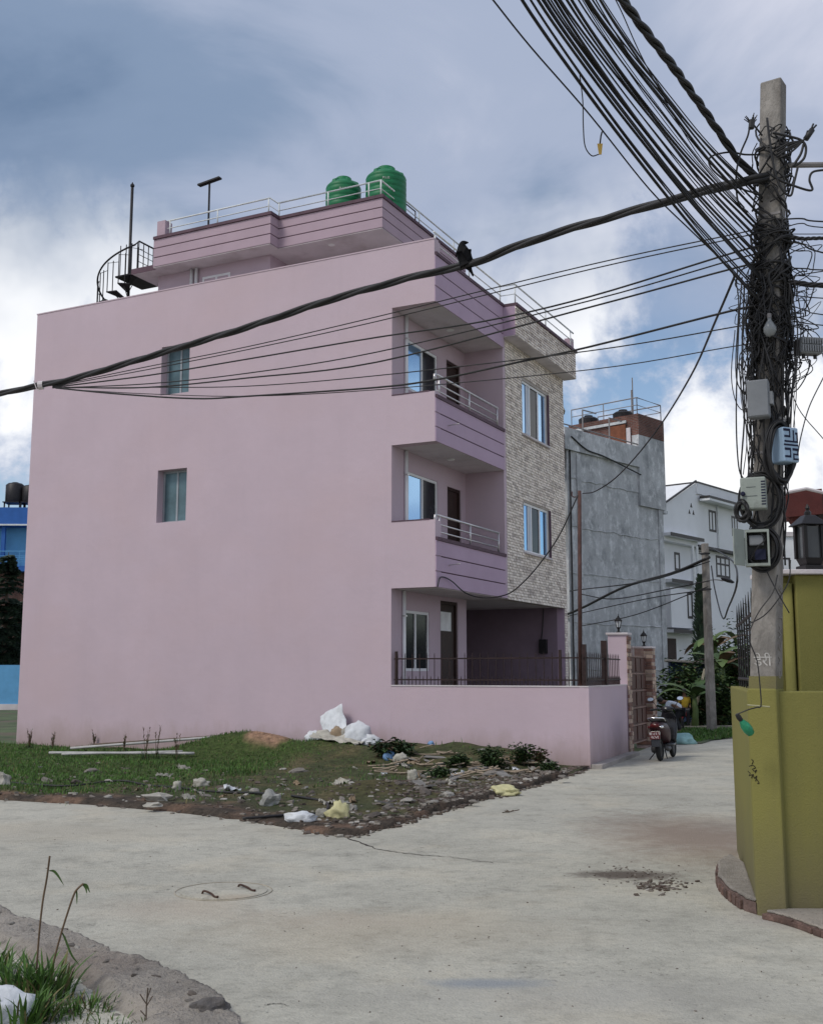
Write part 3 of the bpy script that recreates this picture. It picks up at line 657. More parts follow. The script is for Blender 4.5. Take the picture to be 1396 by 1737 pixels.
# bay windows in the stone wall: blue reflecting sashes, a dark gap where one slides
for z0, z1 in ((7.78, 9.20), (4.76, 6.03)):
    wo = window(house, 'x', -0.06, 5.25, 7.1, z0, z1, 3, 0.06, panes=[M_GLASSB, M_GLASSD, M_GLASSB])
    for y in (5.62, 5.72): MB().box(-0.085, -0.062, y, y + 0.035, z0 + 0.07, z1 - 0.07).build('sash', M_WHITE, wo)
    hb('window_sill', M_SOFF, -0.05, 0.05, 5.2, 7.15, z0 - 0.05, z0 - 0.003)
    hb('window_band', M_PLUM, -0.04, 0.02, 7.102, 7.15, z0, z1)
window(house, 'x', -1.05, 0.752, 2.308, 8.022, 9.178, 2, 0.06, panes=[M_GLASSB, M_GLASSD], rowz=())
window(house, 'x', -1.05, 0.782, 2.308, 4.922, 6.158, 2, 0.06, panes=[M_GLASSB, M_GLASSD])
window(house, 'x', -1.05, 0.542, 1.848, 1.792, 3.098, 2, 0.06, panes=[M_GLASSD, M_GLASSD])
for y0, y1, z0, z1 in ((2.82, 3.63, 6.78, 9.24), (2.84, 3.63, 3.70, 6.14), (2.43, 3.41, 0.36, 3.41)):
    d = MB(); d.wall(y0 + 0.002, y1 - 0.002, z0, z1 - 0.002, -1.15, -1.06, [(y0 + 0.07, y1 - 0.07, z0 - 0.1, z1 - 0.07)], axis='y')
    do = d.build('door', M_DOOR, house)
    MB().box(-1.14, -1.10, y0 + 0.071, y1 - 0.071, z0, z1 - 0.072).build('door_leaf', M_DOOR, do)
    MB().tube([(-1.09, y1 - 0.16, (z0 + 1.0)), (-1.06, y1 - 0.16, z0 + 1.0), (-1.06, y1 - 0.28, z0 + 1.0)], 0.012, 6).build('handle', M_STEEL, do)
M_PAPER = mat('white_notice_paper', (0.75, 0.76, 0.76), var=0.12, scale=5, bump=0.1)
po = MB().box(-1.095, -1.088, 2.56, 3.14, 2.72, 3.16).build('notice', M_PAPER, house); po['label'] = 'white notice sheet behind the transom of the entrance door'
# side openings with recessed dusty glass
for z0, z1 in ((8.42, 9.63), (5.30, 6.57)):
    window(house, 'y', 0.22, -7.368, -6.52, z0 + 0.002, z1 - 0.002, 2, 0.05, fm=M_GLASSD if False else mat('grey_window_frame', (0.30, 0.33, 0.36), rough=0.5, bump=0.05), panes=[M_GLASSG], depth=0.05)
# white drain pipes on the balcony wall, balcony rails, ceiling lights
for z0, z1 in ((7.0, 9.67), (3.72, 6.59), (0.36, 3.50)):
    p = MB(); yy = 0.52 if z0 < 1 else 0.62; p.tube([(-0.99, yy, z0), (-0.99, yy, z1)], 0.04, 10); p.build('drain_pipe', M_WHITE, house, smooth=True)
    hb('pipe_clip', M_STEEL, -1.03, -0.94, yy - 0.05, yy + 0.05, z1 - 0.55, z1 - 0.52)
def rail(parent, pts, z0, ztop, mids, posts, m, r=0.022, name='handrail'):
    """top rail, mid rails and posts along a plan polyline"""
    MB().tube([Vec((x, y, ztop)) for x, y in pts], r, 8).build(name, m, parent, smooth=True)
    for zm in mids: MB().tube([Vec((x, y, zm)) for x, y in pts], r * 0.62, 6).build('mid_rail', m, parent, smooth=True)
    pm = MB().tube([(0, 0, 0), (0, 0, ztop - z0)], r * 0.85, 7).mesh('rail_post', m, smooth=True)
    for x, y in posts: place('rail_post', pm, parent, (x, y, z0))
for zc in (4.57, 7.62):
    rail(house, [(-0.06, 0.205), (-0.06, 3.66)], zc - 0.01, zc + 0.48, (zc + 0.13, zc + 0.29), [(-0.06, 0.34), (-0.06, 1.95), (-0.06, 3.62)], M_STEEL, 0.026)
    MB().tube([(-0.06, 0.21, zc + 0.48), (-0.06, 0.12, zc + 0.47), (-0.06, 0.1, zc + 0.34)], 0.028, 8).build('rail_end', M_STEEL, house, smooth=True)
rail(house, [(-0.06, 0.10), (-0.06, 3.98), (0.30, 3.98), (0.30, 8.50)], 10.77, 11.28, (11.03,), [(-0.06, 0.16), (-0.06, 2.0), (-0.06, 3.9), (0.30, 4.0), (0.30, 6.2), (0.30, 8.24)], M_RAILW, 0.022)
MB().box(-0.11, -0.01, 0.06, 0.17, 10.79, 11.06).build('rail_base', M_WHITE, house)
M_LAMPW = mat('ceiling_lamp_white', (0.8, 0.8, 0.78), bump=0)
for x, y, z in ((-0.55, 2.0, 9.655), (-0.55, 2.0, 6.585), (-4.0, 2.35, 12.485)): MB().lathe([(0.08, 0.0), (0.09, 0.012), (0.09, 0.02)], 16, (x, y, z - 0.007)).build('ceiling_light', M_LAMPW, house)
for zz in (4.02, 7.05):
    MB().tube([(0.02, 0.62, zz), (0.28, 0.62, zz + 0.02)], 0.014, 6).build('rain_spout', M_STEEL, house)
# meter box and cable inside the porch
MB().box(-0.75, -0.52, 8.12, 8.219, 2.28, 2.66).build('meter_box', M_CABLE, house, bevel=0.01)
MB().tube(smooth_path([(-0.62, 8.20, 3.5), (-0.66, 8.19, 2.9), (-0.72, 8.16, 2.45), (-0.65, 8.12, 2.27)], 6), 0.014, 6).build('meter_cable', M_CABLE, house)

# ---- roof-top room
room = [(-9.4, 2.2), (-5.75, 2.2), (-5.75, 3.1), (-2.9, 3.1), (-2.9, 6.6), (-9.4, 6.6)]
MB().prism(room, 9.86, 12.50).build('rooftop_room', M_PINK, house)
def off_poly(o): return [(-9.1, 1.6 - o), (-5.35 + o, 1.6 - o), (-5.35 + o, 1.97 - o), (-2.34 + o, 1.97 - o), (-2.34 + o, 7.0 + o), (-9.1, 7.0 + o)]
MB().prism(off_poly(-0.03), 12.502, 13.27).build('fascia_core', M_PLUM, house)
for a, b in ((12.515, 12.755), (12.78, 13.015), (13.04, 13.265)): MB().prism(off_poly(0.0), a, b).build('fascia_panel', M_MAUVE, house, bevel=0.004)
MB().prism(off_poly(0.035), 13.271, 13.35).build('coping', M_PLUM, house)
MB().prism(off_poly(-0.01), 12.488, 12.5015).build('soffit', M_SOFF, house)
hb('landing_slab', M_SOFF, -9.95, -9.101, 1.75, 3.9, 12.50, 12.63); hb('landing_edge', M_PLUM, -9.96, -9.101, 1.735, 1.749, 12.49, 12.64)
hb('roof_stub', M_MAUVE, -9.05, -8.78, 1.66, 1.95, 13.351, 13.80); hb('roof_stub', M_MAUVE, -9.86, -9.45, 3.2, 3.36, 12.631, 13.72)
window(house, 'y', 2.19, -7.9, -7.0, 11.2, 12.22, 2, 0.06, panes=[M_GLASSD], depth=0.06, rowz=(12.0,))
for xx in (-8.22, -8.06): MB().tube([(xx, 2.13, 9.9), (xx, 2.13, 12.48)], 0.045, 9).build('drain_pipe', M_WHITE, house, smooth=True)
rail(house, [(-8.74, 1.72), (-5.46, 1.72), (-5.46, 2.08), (-2.44, 2.08), (-2.44, 6.9)], 13.35, 13.78, (13.57,), [(-8.66, 1.72), (-7.1, 1.72), (-5.5, 1.72), (-5.42, 2.08), (-3.95, 2.08), (-2.78, 2.08), (-2.44, 2.08), (-2.44, 4.2), (-2.44, 6.4)], M_RAILW, 0.022)
# dark pipe frame behind the rail
MB().tube([(-2.15 - 0.6, 2.6, 13.36), (-2.75, 2.6, 14.0), (-2.75, 4.6, 14.0), (-2.75, 4.6, 13.36)], 0.018, 6).build('pipe_frame', M_IRON, house)

# ---- spiral staircase on the roof terrace
M_IRONB = mat('black_iron', (0.022, 0.02, 0.022), rough=0.5, var=0.3, scale=9, bump=0.1, metal=0.3)
sp = onplane(219, 480, hw(0, 2.55), HV); su, sv = uvof(sp.x, sp.y); ztop = onplane(219, 318, hw(0, 2.55), HV).z - HC.z
base = hw(su, sv, HC.z + 9.86)
stair = thing('spiral_staircase', 'black iron spiral staircase with open treads climbing to the roof-top room', 'staircase', base, -YAW)
HS = 12.63 - 9.86; RS = 0.86
MB().tube([(0, 0, 0), (0, 0, ztop - 9.86)], 0.042, 10).build('centre_pole', M_IRONB, stair, smooth=True)
MB().lathe([(0.06, 0), (0.06, 0.05), (0.03, 0.08), (0.01, 0.13)], 10, (0, 0, ztop - 9.86)).build('finial', M_IRONB, stair)
NT_ = 13; a0, a1 = R(-35), R(-35) - R(300)
rail_pts = []
for i in range(NT_):
    t = (i + 1) / NT_; ang = a0 + (a1 - a0) * (1 - t); z = HS * t - 0.10
    da = R(11)
    P = lambda r_, a_, dz: Vec((r_ * math.cos(a_), r_ * math.sin(a_), z + dz))
    tr = MB(); tr.hexa([P(0.05, ang - da, 0), P(RS, ang - da, 0), P(RS, ang + da, 0), P(0.05, ang + da, 0), P(0.05, ang - da, 0.03), P(RS, ang - da, 0.03), P(RS, ang + da, 0.03), P(0.05, ang + da, 0.03)])
    to = tr.build('tread', M_IRONB, stair)
    MB().tube([P(0.04, ang, -0.16), P(RS * 0.9, ang, -0.012)], 0.012, 5).build('bracket', M_IRONB, to)
    for da2 in (-R(10), R(2)): MB().tube([P(RS - 0.02, ang + da2, 0.03), P(RS - 0.02, ang + da2, 0.86 + 0.10 * (da2 + R(10)))], 0.014, 5).build('baluster', M_IRONB, to)
    MB().tube([P(RS - 0.02, ang - R(10), 0.84), P(RS - 0.02, ang + R(12), 0.84)], 0.008, 5).build('step_rail', M_IRONB, to)
for i in range(61):
    t = i / 60; ang = a0 + (a1 - a0) * (1 - t) - R(5); rail_pts.append(Vec(((RS - 0.01) * math.cos(ang), (RS - 0.01) * math.sin(ang), HS * (t * (1 - 1 / NT_) + 1 / NT_) - 0.10 + 0.93)))
MB().tube(rail_pts, 0.026, 6).build('handrail', M_IRONB, stair, smooth=True)
zl = HS
pl = MB(); pl.box(0.05, RS, -0.62, 0.5, zl - 0.04, zl); pl.build('landing_plate', M_IRONB, stair)
lp = [(0.12, -0.62), (RS, -0.62), (RS, -0.62)]
gl = MB(); gl.tube([rail_pts[-1], Vec((RS * 0.98, -0.60, zl + 0.88)), Vec((RS * 0.98, 0.25, zl + 0.88))], 0.024, 6); gl.build('landing_rail', M_IRONB, stair)
for q in range(5):
    x = RS * 0.98; y = -0.6 + q * 0.2; MB().tube([(x, y, zl), (x, y, zl + 0.88)], 0.014, 5).build('baluster', M_IRONB, stair)
for q in range(4): MB().tube([(0.2 + q * 0.2, -0.6, zl), (0.2 + q * 0.2, -0.6, zl + 0.86)], 0.014, 5).build('baluster', M_IRONB, stair)
for zz in (0.3, 0.5, 0.66): MB().tube([(RS * 0.98, -0.6, zl + zz), (RS * 0.98, 0.2, zl + zz)], 0.010, 5).build('cross_bar', M_IRONB, stair)

# ---- two green water tanks, a lamp post on the roof
M_TANK = mat('green_tank_plastic', (0.008, 0.16, 0.06), rough=0.5, var=0.12, scale=3, bump=0.06, spec=0.35)
M_TTXT = mat('tank_lettering', (0.55, 0.62, 0.55), bump=0)
def tank(px, pytop, pxw, v, label, txt):
    c = onplane(px, pytop + 3, hw(0, v), HV); u, _ = uvof(c.x, c.y); dep = (c - CAM0).dot(_F); rad = pxw / 2 * dep / FPX
    zb = HC.z + 13.352; h = c.z - zb; b = hw(u, v, zb)
    t = thing('water_tank', label, 'water tank', b, -YAW, 'green water tanks on the pink house roof')
    prof = [(rad * 0.96, 0.0), (rad, 0.03)]
    hs = h * 0.74; nrib = 6
    for i in range(nrib):
        z0 = 0.04 + (hs - 0.05) * i / nrib; dz = (hs - 0.05) / nrib
        prof += [(rad, z0), (rad, z0 + dz * 0.55), (rad * 0.985, z0 + dz * 0.68), (rad * 0.985, z0 + dz * 0.88)]
    prof += [(rad, hs), (rad * 0.96, hs + 0.05), (rad * 0.80, hs + 0.13), (rad * 0.52, hs + 0.20), (rad * 0.45, hs + 0.21), (rad * 0.45, h - 0.02), (rad * 0.40, h), (0.001, h + 0.005)]
    MB().lathe(prof, 32).build('tank_body', M_TANK, t, smooth=True)
    for a in range(6):       # moulded humps round the shoulder
        an = a * math.pi / 3 + 0.35; M = Matrix.Rotation(an, 4, 'Z')
        MB().hexa([M @ Vec(p) for p in ((rad * 0.5, -0.07, hs), (rad * 0.97, -0.07, hs), (rad * 0.97, 0.07, hs), (rad * 0.5, 0.07, hs), (rad * 0.5, -0.05, hs + 0.235), (rad * 0.84, -0.05, hs + 0.17), (rad * 0.84, 0.05, hs + 0.17), (rad * 0.5, 0.05, hs + 0.235))]).build('shoulder_hump', M_TANK, t, bevel=0.02)
    me = set_mat(text_mesh(txt, 0.085, 0.003), M_TTXT); an = R(-62)
    for v_ in me.vertices:     # wrap the print round the shell
        s = v_.co.x / rad; rr = rad + 0.004 + v_.co.z; a_ = an + s; z_ = v_.co.y; v_.co = Vec((rr * math.cos(a_), rr * math.sin(a_), z_ + hs - 0.16))
    place('lettering', me, t)
    return t
tank(655, 283, 69, 3.1, 'taller green ribbed plastic water tank behind the roof rail corner', 'PLUS')
tank(583, 300, 60, 3.0, 'shorter green ribbed plastic water tank beside the taller tank', 'PLUS')
lp0 = onplane(354, 380, hw(0, 2.3), HV); lp1 = onplane(354, 310, hw(0, 2.3), HV); u_, v_ = uvof(lp0.x, lp0.y)
lamp = thing('roof_lamp', 'thin post with a flat tilted lamp bar standing on the roof', 'lamp post', hw(u_, v_, HC.z + 13.352), -YAW)
hh = lp1.z - HC.z - 13.352
MB().tube([(0, 0, 0), (0, 0, hh)], 0.028, 8).build('post', M_IRONB, lamp)
MB().box(-0.36, 0.36, -0.07, 0.07, hh, hh + 0.045, Matrix.Translation((0, 0, hh)) @ Matrix.Rotation(R(-6), 4, 'Y') @ Matrix.Translation((0, 0, -hh))).build('lamp_bar', M_IRONB, lamp)

# ================================================================ BOUNDARY WALL, FENCE, GATE
bw = thing('boundary_wall', 'low pink plastered garden wall along the lot, turning at the road', 'wall', HC, -YAW)
MB().box(-1.029, 3.24, 0.0, 0.18, -0.3, 1.48).build('lot_side_wall', M_PINK, bw)
MB().box(-1.028, 3.235, -0.012, 0.19, 1.481, 1.505).build('wall_cap', M_SOFF, bw)
BAZ = R(21.8); ang = YAW - BAZ                       # the road side swings a little off the house's axis
BD = Vec((math.sin(ang) * -1, math.cos(ang), 0))      # in house axes: x = -u, y = v
def bl(t, off=0.0): return Vec((3.24, 0, 0)) + Vec((math.sin(-ang), math.cos(ang), 0)) * t + Vec((-math.cos(ang), -math.sin(ang), 0)) * off
def blbox(name, m, t0, t1, o0, o1, z0, z1, parent, bevel=0.0):
    P = [bl(t0, o0), bl(t1, o0), bl(t1, o1), bl(t0, o1)]
    return MB().hexa([p + Vec((0, 0, z0)) for p in P] + [p + Vec((0, 0, z1)) for p in P]).build(name, m, parent, bevel=bevel)
blbox('road_side_wall', M_PINK, 0.004, 3.75, 0.0, 0.18, -0.3, 1.478, bw)
blbox('wall_cap', M_SOFF, 0.2, 3.75, -0.01, 0.19, 1.479, 1.502, bw)
blbox('footing', mat('footing_concrete', (0.34, 0.31, 0.29), bump=0.6, bscale=25), 0.02, 3.9, -0.22, -0.001, -0.3, 0.035, bw, 0.01)
fence = thing('wall_fence', 'dark brown iron spiked fence standing on the pink garden wall', 'fence', HC, -YAW)
def spike(h): return MB().tube([(0, 0, 0), (0, 0, h - 0.05), (0, 0, h)], [0.009, 0.009, 0.002], 5).mesh('bar', M_IRON)
tall, short = spike(0.66), spike(0.19)
x = -0.92; i = 0
while x < 3.2:
    place('bar', tall if i % 2 == 0 else short, fence, (x, 0.09, 1.505)); x += 0.085; i += 1
t = 0.12; i = 0
while t < 3.45:
    p = bl(t, 0.09); place('bar', tall if i % 2 == 0 else short, fence, (p.x, p.y, 1.503)); t += 0.085; i += 1
for zz in (1.60, 2.03):
    MB().box(-1.0, 3.2, 0.078, 0.102, zz, zz + 0.028).build('rail', M_IRON, fence); blbox('rail', M_IRON, 0.0, 3.5, 0.078, 0.102, zz + 0.001, zz + 0.03, fence)
for x in (-0.98, 2.62): MB().box(x, x + 0.05, 0.07, 0.12, 1.505, 2.2).build('post', M_IRON, fence)
p = bl(0.06, 0.09); MB().box(p.x - 0.04, p.x + 0.04, p.y - 0.04, p.y + 0.04, 1.505, 2.3).build('post', M_IRON, fence)
p = bl(1.9, 0.09); MB().box(p.x - 0.06, p.x + 0.06, p.y - 0.04, p.y + 0.04, 1.502, 2.42).build('post', M_IRON, fence)

M_PIERST = [mat('pier_stone_buff', (0.44, 0.33, 0.26), var=0.2, scale=8, bump=0.5, rand=0.25), mat('pier_stone_brown', (0.20, 0.11, 0.085), var=0.25, scale=8, bump=0.5, rand=0.3)]
def pier(t0, t1, h, label, stones):
    p = thing('gate_pier', label, 'gate pier', HC, -YAW)
    off1 = 0.40
    blbox('core', M_PINK, t0, t1, -0.02, off1, -0.3, h, p); blbox('cap', M_SOFF, t0 - 0.04, t1 + 0.04, -0.06, off1 + 0.04, h, h + 0.05, p, 0.01)
    r = random.Random(int(t0 * 10)); sh = 0.092
    long_ = {}
    def stone_on(face, a0, a1, z0, z1):
        d = r.uniform(0.015, 0.035); m = M_PIERST[0] if r.random() < 0.55 else M_PIERST[1]
        if face == 'road': blbox('stone', m, a0, a1, -0.02 - d, -0.021, z0, z1, p, 0.006)
        else: blbox('stone', m, t0 - d, t0 - 0.001, a0, a1, z0, z1, p, 0.006)
    z = 0.0; k = 0
    while z < h - 0.03:
        zz = min(z + sh - 0.008, h - 0.003)
        for face, A, B in (('road', t0 - 0.02, t1), ('near', -0.035, off1)):
            if face == 'near' and not stones: continue
            a = A; cut = A + (B - A) * (0.38 if k % 2 else 0.62)
            stone_on(face, A, cut - 0.006, z, zz); stone_on(face, cut, B, z, zz)
        z += sh; k += 1
    return p
pierA = pier(3.76, 4.16, 2.60, 'pink gate pier with stone strip on its road face, next to the fence', False)
pierB = pier(6.9, 7.35, 2.36, 'gate pier clad all over in brown and buff stones', True)
M_LANT = mat('lantern_black', (0.02, 0.018, 0.018), rough=0.4, metal=0.4, bump=0.1); M_LGLASS = mat('lantern_glass', (0.55, 0.58, 0.6), rough=0.1, spec=0.6, bump=0)
def lantern(loc, label, s=1.0, group='lanterns on the gate piers'):
    l = thing('pier_lantern', label, 'lantern', loc, 0.3, group)
    MB().lathe([(0.07 * s, 0), (0.075 * s, 0.02 * s), (0.03 * s, 0.04 * s), (0.03 * s, 0.10 * s), (0.055 * s, 0.13 * s), (0.06 * s, 0.145 * s)], 12).build('stem', M_LANT, l)
    MB().lathe([(0.05 * s, 0.146 * s), (0.085 * s, 0.30 * s), (0.085 * s, 0.302 * s)], 6).build('glass', M_LGLASS, l)
    for a in range(6):
        c, sn = math.cos(a * math.pi / 3), math.sin(a * math.pi / 3)
        MB().tube([(0.053 * s * c, 0.053 * s * sn, 0.146 * s), (0.09 * s * c, 0.09 * s * sn, 0.303 * s)], 0.008 * s, 5).build('frame_bar', M_LANT, l)
    MB().lathe([(0.115 * s, 0.303 * s), (0.115 * s, 0.32 * s), (0.06 * s, 0.39 * s), (0.03 * s, 0.41 * s), (0.03 * s, 0.43 * s), (0.012 * s, 0.45 * s), (0.006 * s, 0.50 * s)], 6).build('roof', M_LANT, l)
    return l
def bworld(t, off, z): p = bl(t, off); return HC + Matrix.Rotation(-YAW, 3, 'Z') @ Vec((p.x, p.y, z))
lantern(bworld(3.96, 0.19, 2.651), 'black post lantern on the pink gate pier next to the fence', 0.86)
lantern(bworld(7.12, 0.19, 2.411), 'black post lantern on the stone-clad gate pier', 0.86)
gate = thing('iron_gate', 'brown sheet-metal gate with panelled leaves between the two piers', 'gate', HC, -YAW)
M_GATE = mat('gate_brown_sheet', (0.085, 0.035, 0.028), rough=0.5, var=0.25, scale=4, bump=0.1, metal=0.2); M_GATE2 = mat('gate_trim', (0.20, 0.12, 0.10), rough=0.5, var=0.25, scale=4, bump=0.1)
for a, b in ((4.2, 5.5), (5.54, 6.85)):
    lf = blbox('leaf', M_GATE, a, b, 0.14, 0.17, 0.12, 2.15, gate)
    for i in range(5):
        z = 0.14 + i * 0.4
        for q in range(2):
            w_ = (b - a) / 2; blbox('panel', M_GATE, a + q * w_ + 0.06, a + (q + 1) * w_ - 0.06, 0.12, 0.139, z + 0.05, z + 0.36, lf)
    for i in range(6): blbox('bar', M_GATE2, a, b, 0.115, 0.1395, 0.12 + i * 0.4, 0.155 + i * 0.4, lf)
    for q in range(9): pp = bl(a + 0.08 + q * (b - a - 0.16) / 8, 0.155); MB().tube([(pp.x, pp.y, 2.15), (pp.x, pp.y, 2.34), (pp.x, pp.y, 2.40)], [0.011, 0.011, 0.002], 5).build('spike', M_GATE2, lf)
# slim rusty service pole on the wall corner
pp = onplane(984, 1165, hw(0, 0.06), HV); pt = onplane(983, 832, hw(0, 0.06), HV)
pole2 = thing('service_pole', 'slim rusty metal service pole with a hook at the garden wall', 'pole', (pp.x, pp.y + 0.0, 0.05 + 1.505 - 0.0))
M_RUSTP = mat('rusty_pole_paint', (0.09, 0.045, 0.038), rough=0.7, var=0.35, scale=5, bump=0.2, metal=0.2)
_tp = pt.z - 0.05 - 1.505
MB().tube([(0, 0, 0), (pt.x - pp.x, 0, _tp)], [0.042, 0.036], 10).build('shaft', M_RUSTP, pole2, smooth=True)
MB().tube(smooth_path([(pt.x - pp.x, 0, _tp - 0.12), (pt.x - pp.x - 0.14, -0.02, _tp - 0.12), (pt.x - pp.x - 0.15, -0.02, _tp - 0.02)], 4), 0.012, 5).build('hook', M_RUSTP, pole2)
# ================================================================ BUILDINGS BEHIND
def brick_mat(name, c1, c2, mortar, scale=1.0, bw=0.24, bh=0.075):
    m = bpy.data.materials.new(name); m.use_nodes = True; nt = m.node_tree; N = nt.nodes.new; L = nt.links.new; b = nt.nodes['Principled BSDF']; b.inputs['Roughness'].default_value = 0.95
    tc = N('ShaderNodeTexCoord'); sp_ = N('ShaderNodeSeparateXYZ'); L(tc.outputs['Object'], sp_.inputs[0])
    ad = N('ShaderNodeMath'); ad.operation = 'ADD'; L(sp_.outputs[0], ad.inputs[0]); L(sp_.outputs[1], ad.inputs[1])
    cb = N('ShaderNodeCombineXYZ'); L(ad.outputs[0], cb.inputs[0]); L(sp_.outputs[2], cb.inputs[1])
    t = N('ShaderNodeTexBrick'); t.inputs['Color1'].default_value = (*c1, 1); t.inputs['Color2'].default_value = (*c2, 1); t.inputs['Mortar'].default_value = (*mortar, 1)
    t.inputs['Scale'].default_value = scale; t.inputs['Brick Width'].default_value = bw; t.inputs['Row Height'].default_value = bh; t.inputs['Mortar Size'].default_value = 0.012
    L(cb.outputs[0], t.inputs[0])
    n = N('ShaderNodeTexNoise'); n.inputs['Scale'].default_value = 1.5; n.inputs['Detail'].default_value = 6; L(tc.outputs['Object'], n.inputs[0])
    r = N('ShaderNodeValToRGB'); r.color_ramp.elements[0].position = 0.3; r.color_ramp.elements[0].color = (0.5, 0.5, 0.5, 1); r.color_ramp.elements[1].position = 0.7; r.color_ramp.elements[1].color = (1.15, 1.15, 1.15, 1); L(n.outputs[0], r.inputs[0])
    x = N('ShaderNodeMix'); x.data_type = 'RGBA'; x.blend_type = 'MULTIPLY'; x.inputs[0].default_value = 1; L(t.outputs[0], x.inputs[6]); L(r.outputs[0], x.inputs[7]); L(x.outputs[2], b.inputs['Base Color'])
    bp = N('ShaderNodeBump'); bp.inputs['Strength'].default_value = 0.5; bp.inputs['Distance'].default_value = 0.02; L(t.outputs['Fac'], bp.inputs['Height']); bp.invert = True; L(bp.outputs[0], b.inputs['Normal']); return m
M_BRICK = brick_mat('red_brick', (0.20, 0.075, 0.055), (0.13, 0.05, 0.04), (0.19, 0.15, 0.13))
def weather_mat(name, base, dark, pale):
    """rain-streaked cement render: vertical streaks, patches, pale efflorescence"""
    m = bpy.data.materials.new(name); m.use_nodes = True; nt = m.node_tree; N = nt.nodes.new; L = nt.links.new; b = nt.nodes['Principled BSDF']; b.inputs['Roughness'].default_value = 0.95
    tc = N('ShaderNodeTexCoord')
    def noi(s, st, d=7, rr=0.65):
        mp = N('ShaderNodeMapping'); mp.inputs['Scale'].default_value = st; L(tc.outputs['Object'], mp.inputs[0])
        n = N('ShaderNodeTexNoise'); n.inputs['Scale'].default_value = s; n.inputs['Detail'].default_value = d; n.inputs['Roughness'].default_value = rr; L(mp.outputs[0], n.inputs[0]); return n.outputs[0]
    def ramp(f, p0, p1):
        r = N('ShaderNodeMapRange'); r.inputs[1].default_value = p0; r.inputs[2].default_value = p1; r.clamp = True; L(f, r.inputs[0]); return r.outputs[0]
    def mx(f, a, c):
        n = N('ShaderNodeMix'); n.data_type = 'RGBA'; L(f, n.inputs[0])
        for i, q in ((6, a), (7, c)):
            if isinstance(q, tuple): n.inputs[i].default_value = (*q, 1)
            else: L(q, n.inputs[i])
        return n.outputs[2]
    c = mx(ramp(noi(0.5, (1, 1, 1)), 0.35, 0.65), tuple(q * 0.82 for q in base), tuple(q * 1.15 for q in base))
    c = mx(ramp(noi(1.1, (1.2, 1.2, 1.0)), 0.48, 0.70), c, dark)
    c = mx(ramp(noi(1.9, (1.3, 1.3, 0.9), 9, 0.75), 0.50, 0.66), c, pale); c = mx(ramp(noi(4.5, (1.3, 1.3, 0.3), 9, 0.8), 0.58, 0.72), c, dark)
    L(c, b.inputs['Base Color'])
    bp = N('ShaderNodeBump'); bp.inputs['Strength'].default_value = 0.5; bp.inputs['Distance'].default_value = 0.05; L(noi(9, (1, 1, 1)), bp.inputs['Height']); L(bp.outputs[0], b.inputs['Normal']); return m
M_CEM = weather_mat('weathered_cement_render', (0.47, 0.48, 0.49), (0.25, 0.26, 0.27), (0.72, 0.73, 0.74))
M_CREAM = mat('cream_wall', (0.45, 0.40, 0.24), var=0.15, bump=0.2)

def facing(px, Y, az, py=1150):
    """frame whose x axis runs along a facade of that compass direction, starting at pixel px and distance Y"""
    P = at(px, py, Y); P.z = 0; d = Vec((math.sin(az), math.cos(az), 0)); n = Vec((d.y, -d.x, 0))
    def loc(x, y): q = onplane(x, y, P, n); return (q - P).dot(d), q.z
    return P, R(90) - az, loc
# ---- grey unpainted cement building
P, rz, gl_ = facing(962, 44, R(43))
gb = thing('cement_building', 'tall unpainted grey cement building with a brick room on its roof', 'building', P, rz)
GW = gl_(1126, 1000)[0]; ztl = gl_(975, 730)[1]; zs1 = gl_(1110, 775)[1]; zrt = gl_(1095, 707)[1]; zrb = gl_(1120, 800)[1]
XR = gl_(1084, 900)[0]
def part(parent, name, m, *b, bevel=0.0): return MB().box(*b).build(name, m, parent, bevel=bevel)
part(gb, 'wall', M_CEM, 0.25, GW, 0, 9, -0.3, ztl - 0.9)
part(gb, 'parapet', M_CEM, 0.0, XR, -0.12, 9, ztl - 0.899, ztl)
part(gb, 'stair_tower', M_CEM, XR + 0.001, GW + 0.25, -0.10, 3.6, ztl - 2.6, zrt - 0.95); part(gb, 'tower_brickwork', M_BRICK, XR + 0.002, GW + 0.24, -0.11, 3.61, zrt - 0.949, zrt); part(gb, 'tower_side_brickwork', M_BRICK, XR - 0.05, XR, 0.25, 3.6, ztl, zrt - 0.95)
xr0 = XR - 3.0
part(gb, 'brick_room_opening', mat('orange_shutter', (0.17, 0.06, 0.03), var=0.3, scale=4), XR - 0.09, XR - 0.051, 0.5, 1.3, ztl + 0.05, ztl + 1.1)
part(gb, 'room_post', M_SOFF, XR - 0.10, XR - 0.051, 0.26, 0.46, ztl + 0.02, zrt - 0.6); part(gb, 'room_lintel', M_CEM, XR - 0.10, XR - 0.051, 0.47, 3.5, ztl + 1.16, ztl + 1.28)
for i, f in enumerate((0.86, 0.69, 0.53, 0.36, 0.2)):
    z = ztl * f - 0.4; P_ = []
    for k in range(30): P_.append(Vec((0.3 + (GW - 0.35) * k / 29, -0.012, z + 0.10 * mnoise.noise(Vec((k * 0.35, i * 5, 0))) + 0.04 * mnoise.noise(Vec((k * 1.3, i, 0))))))
    MB().tube(P_, [0.015 + 0.03 * abs(mnoise.noise(Vec((k * 0.6, i * 3, 4)))) for k in range(30)], 5).build('lift_joint', M_CEM, gb)
part(gb, 'column_edge', M_CEM, GW - 0.35, GW + 0.02, -0.06, -0.001, 0, ztl - 2.61); part(gb, 'column_edge', M_CEM, 0.9, 1.2, -0.05, -0.001, 0, ztl - 0.95)
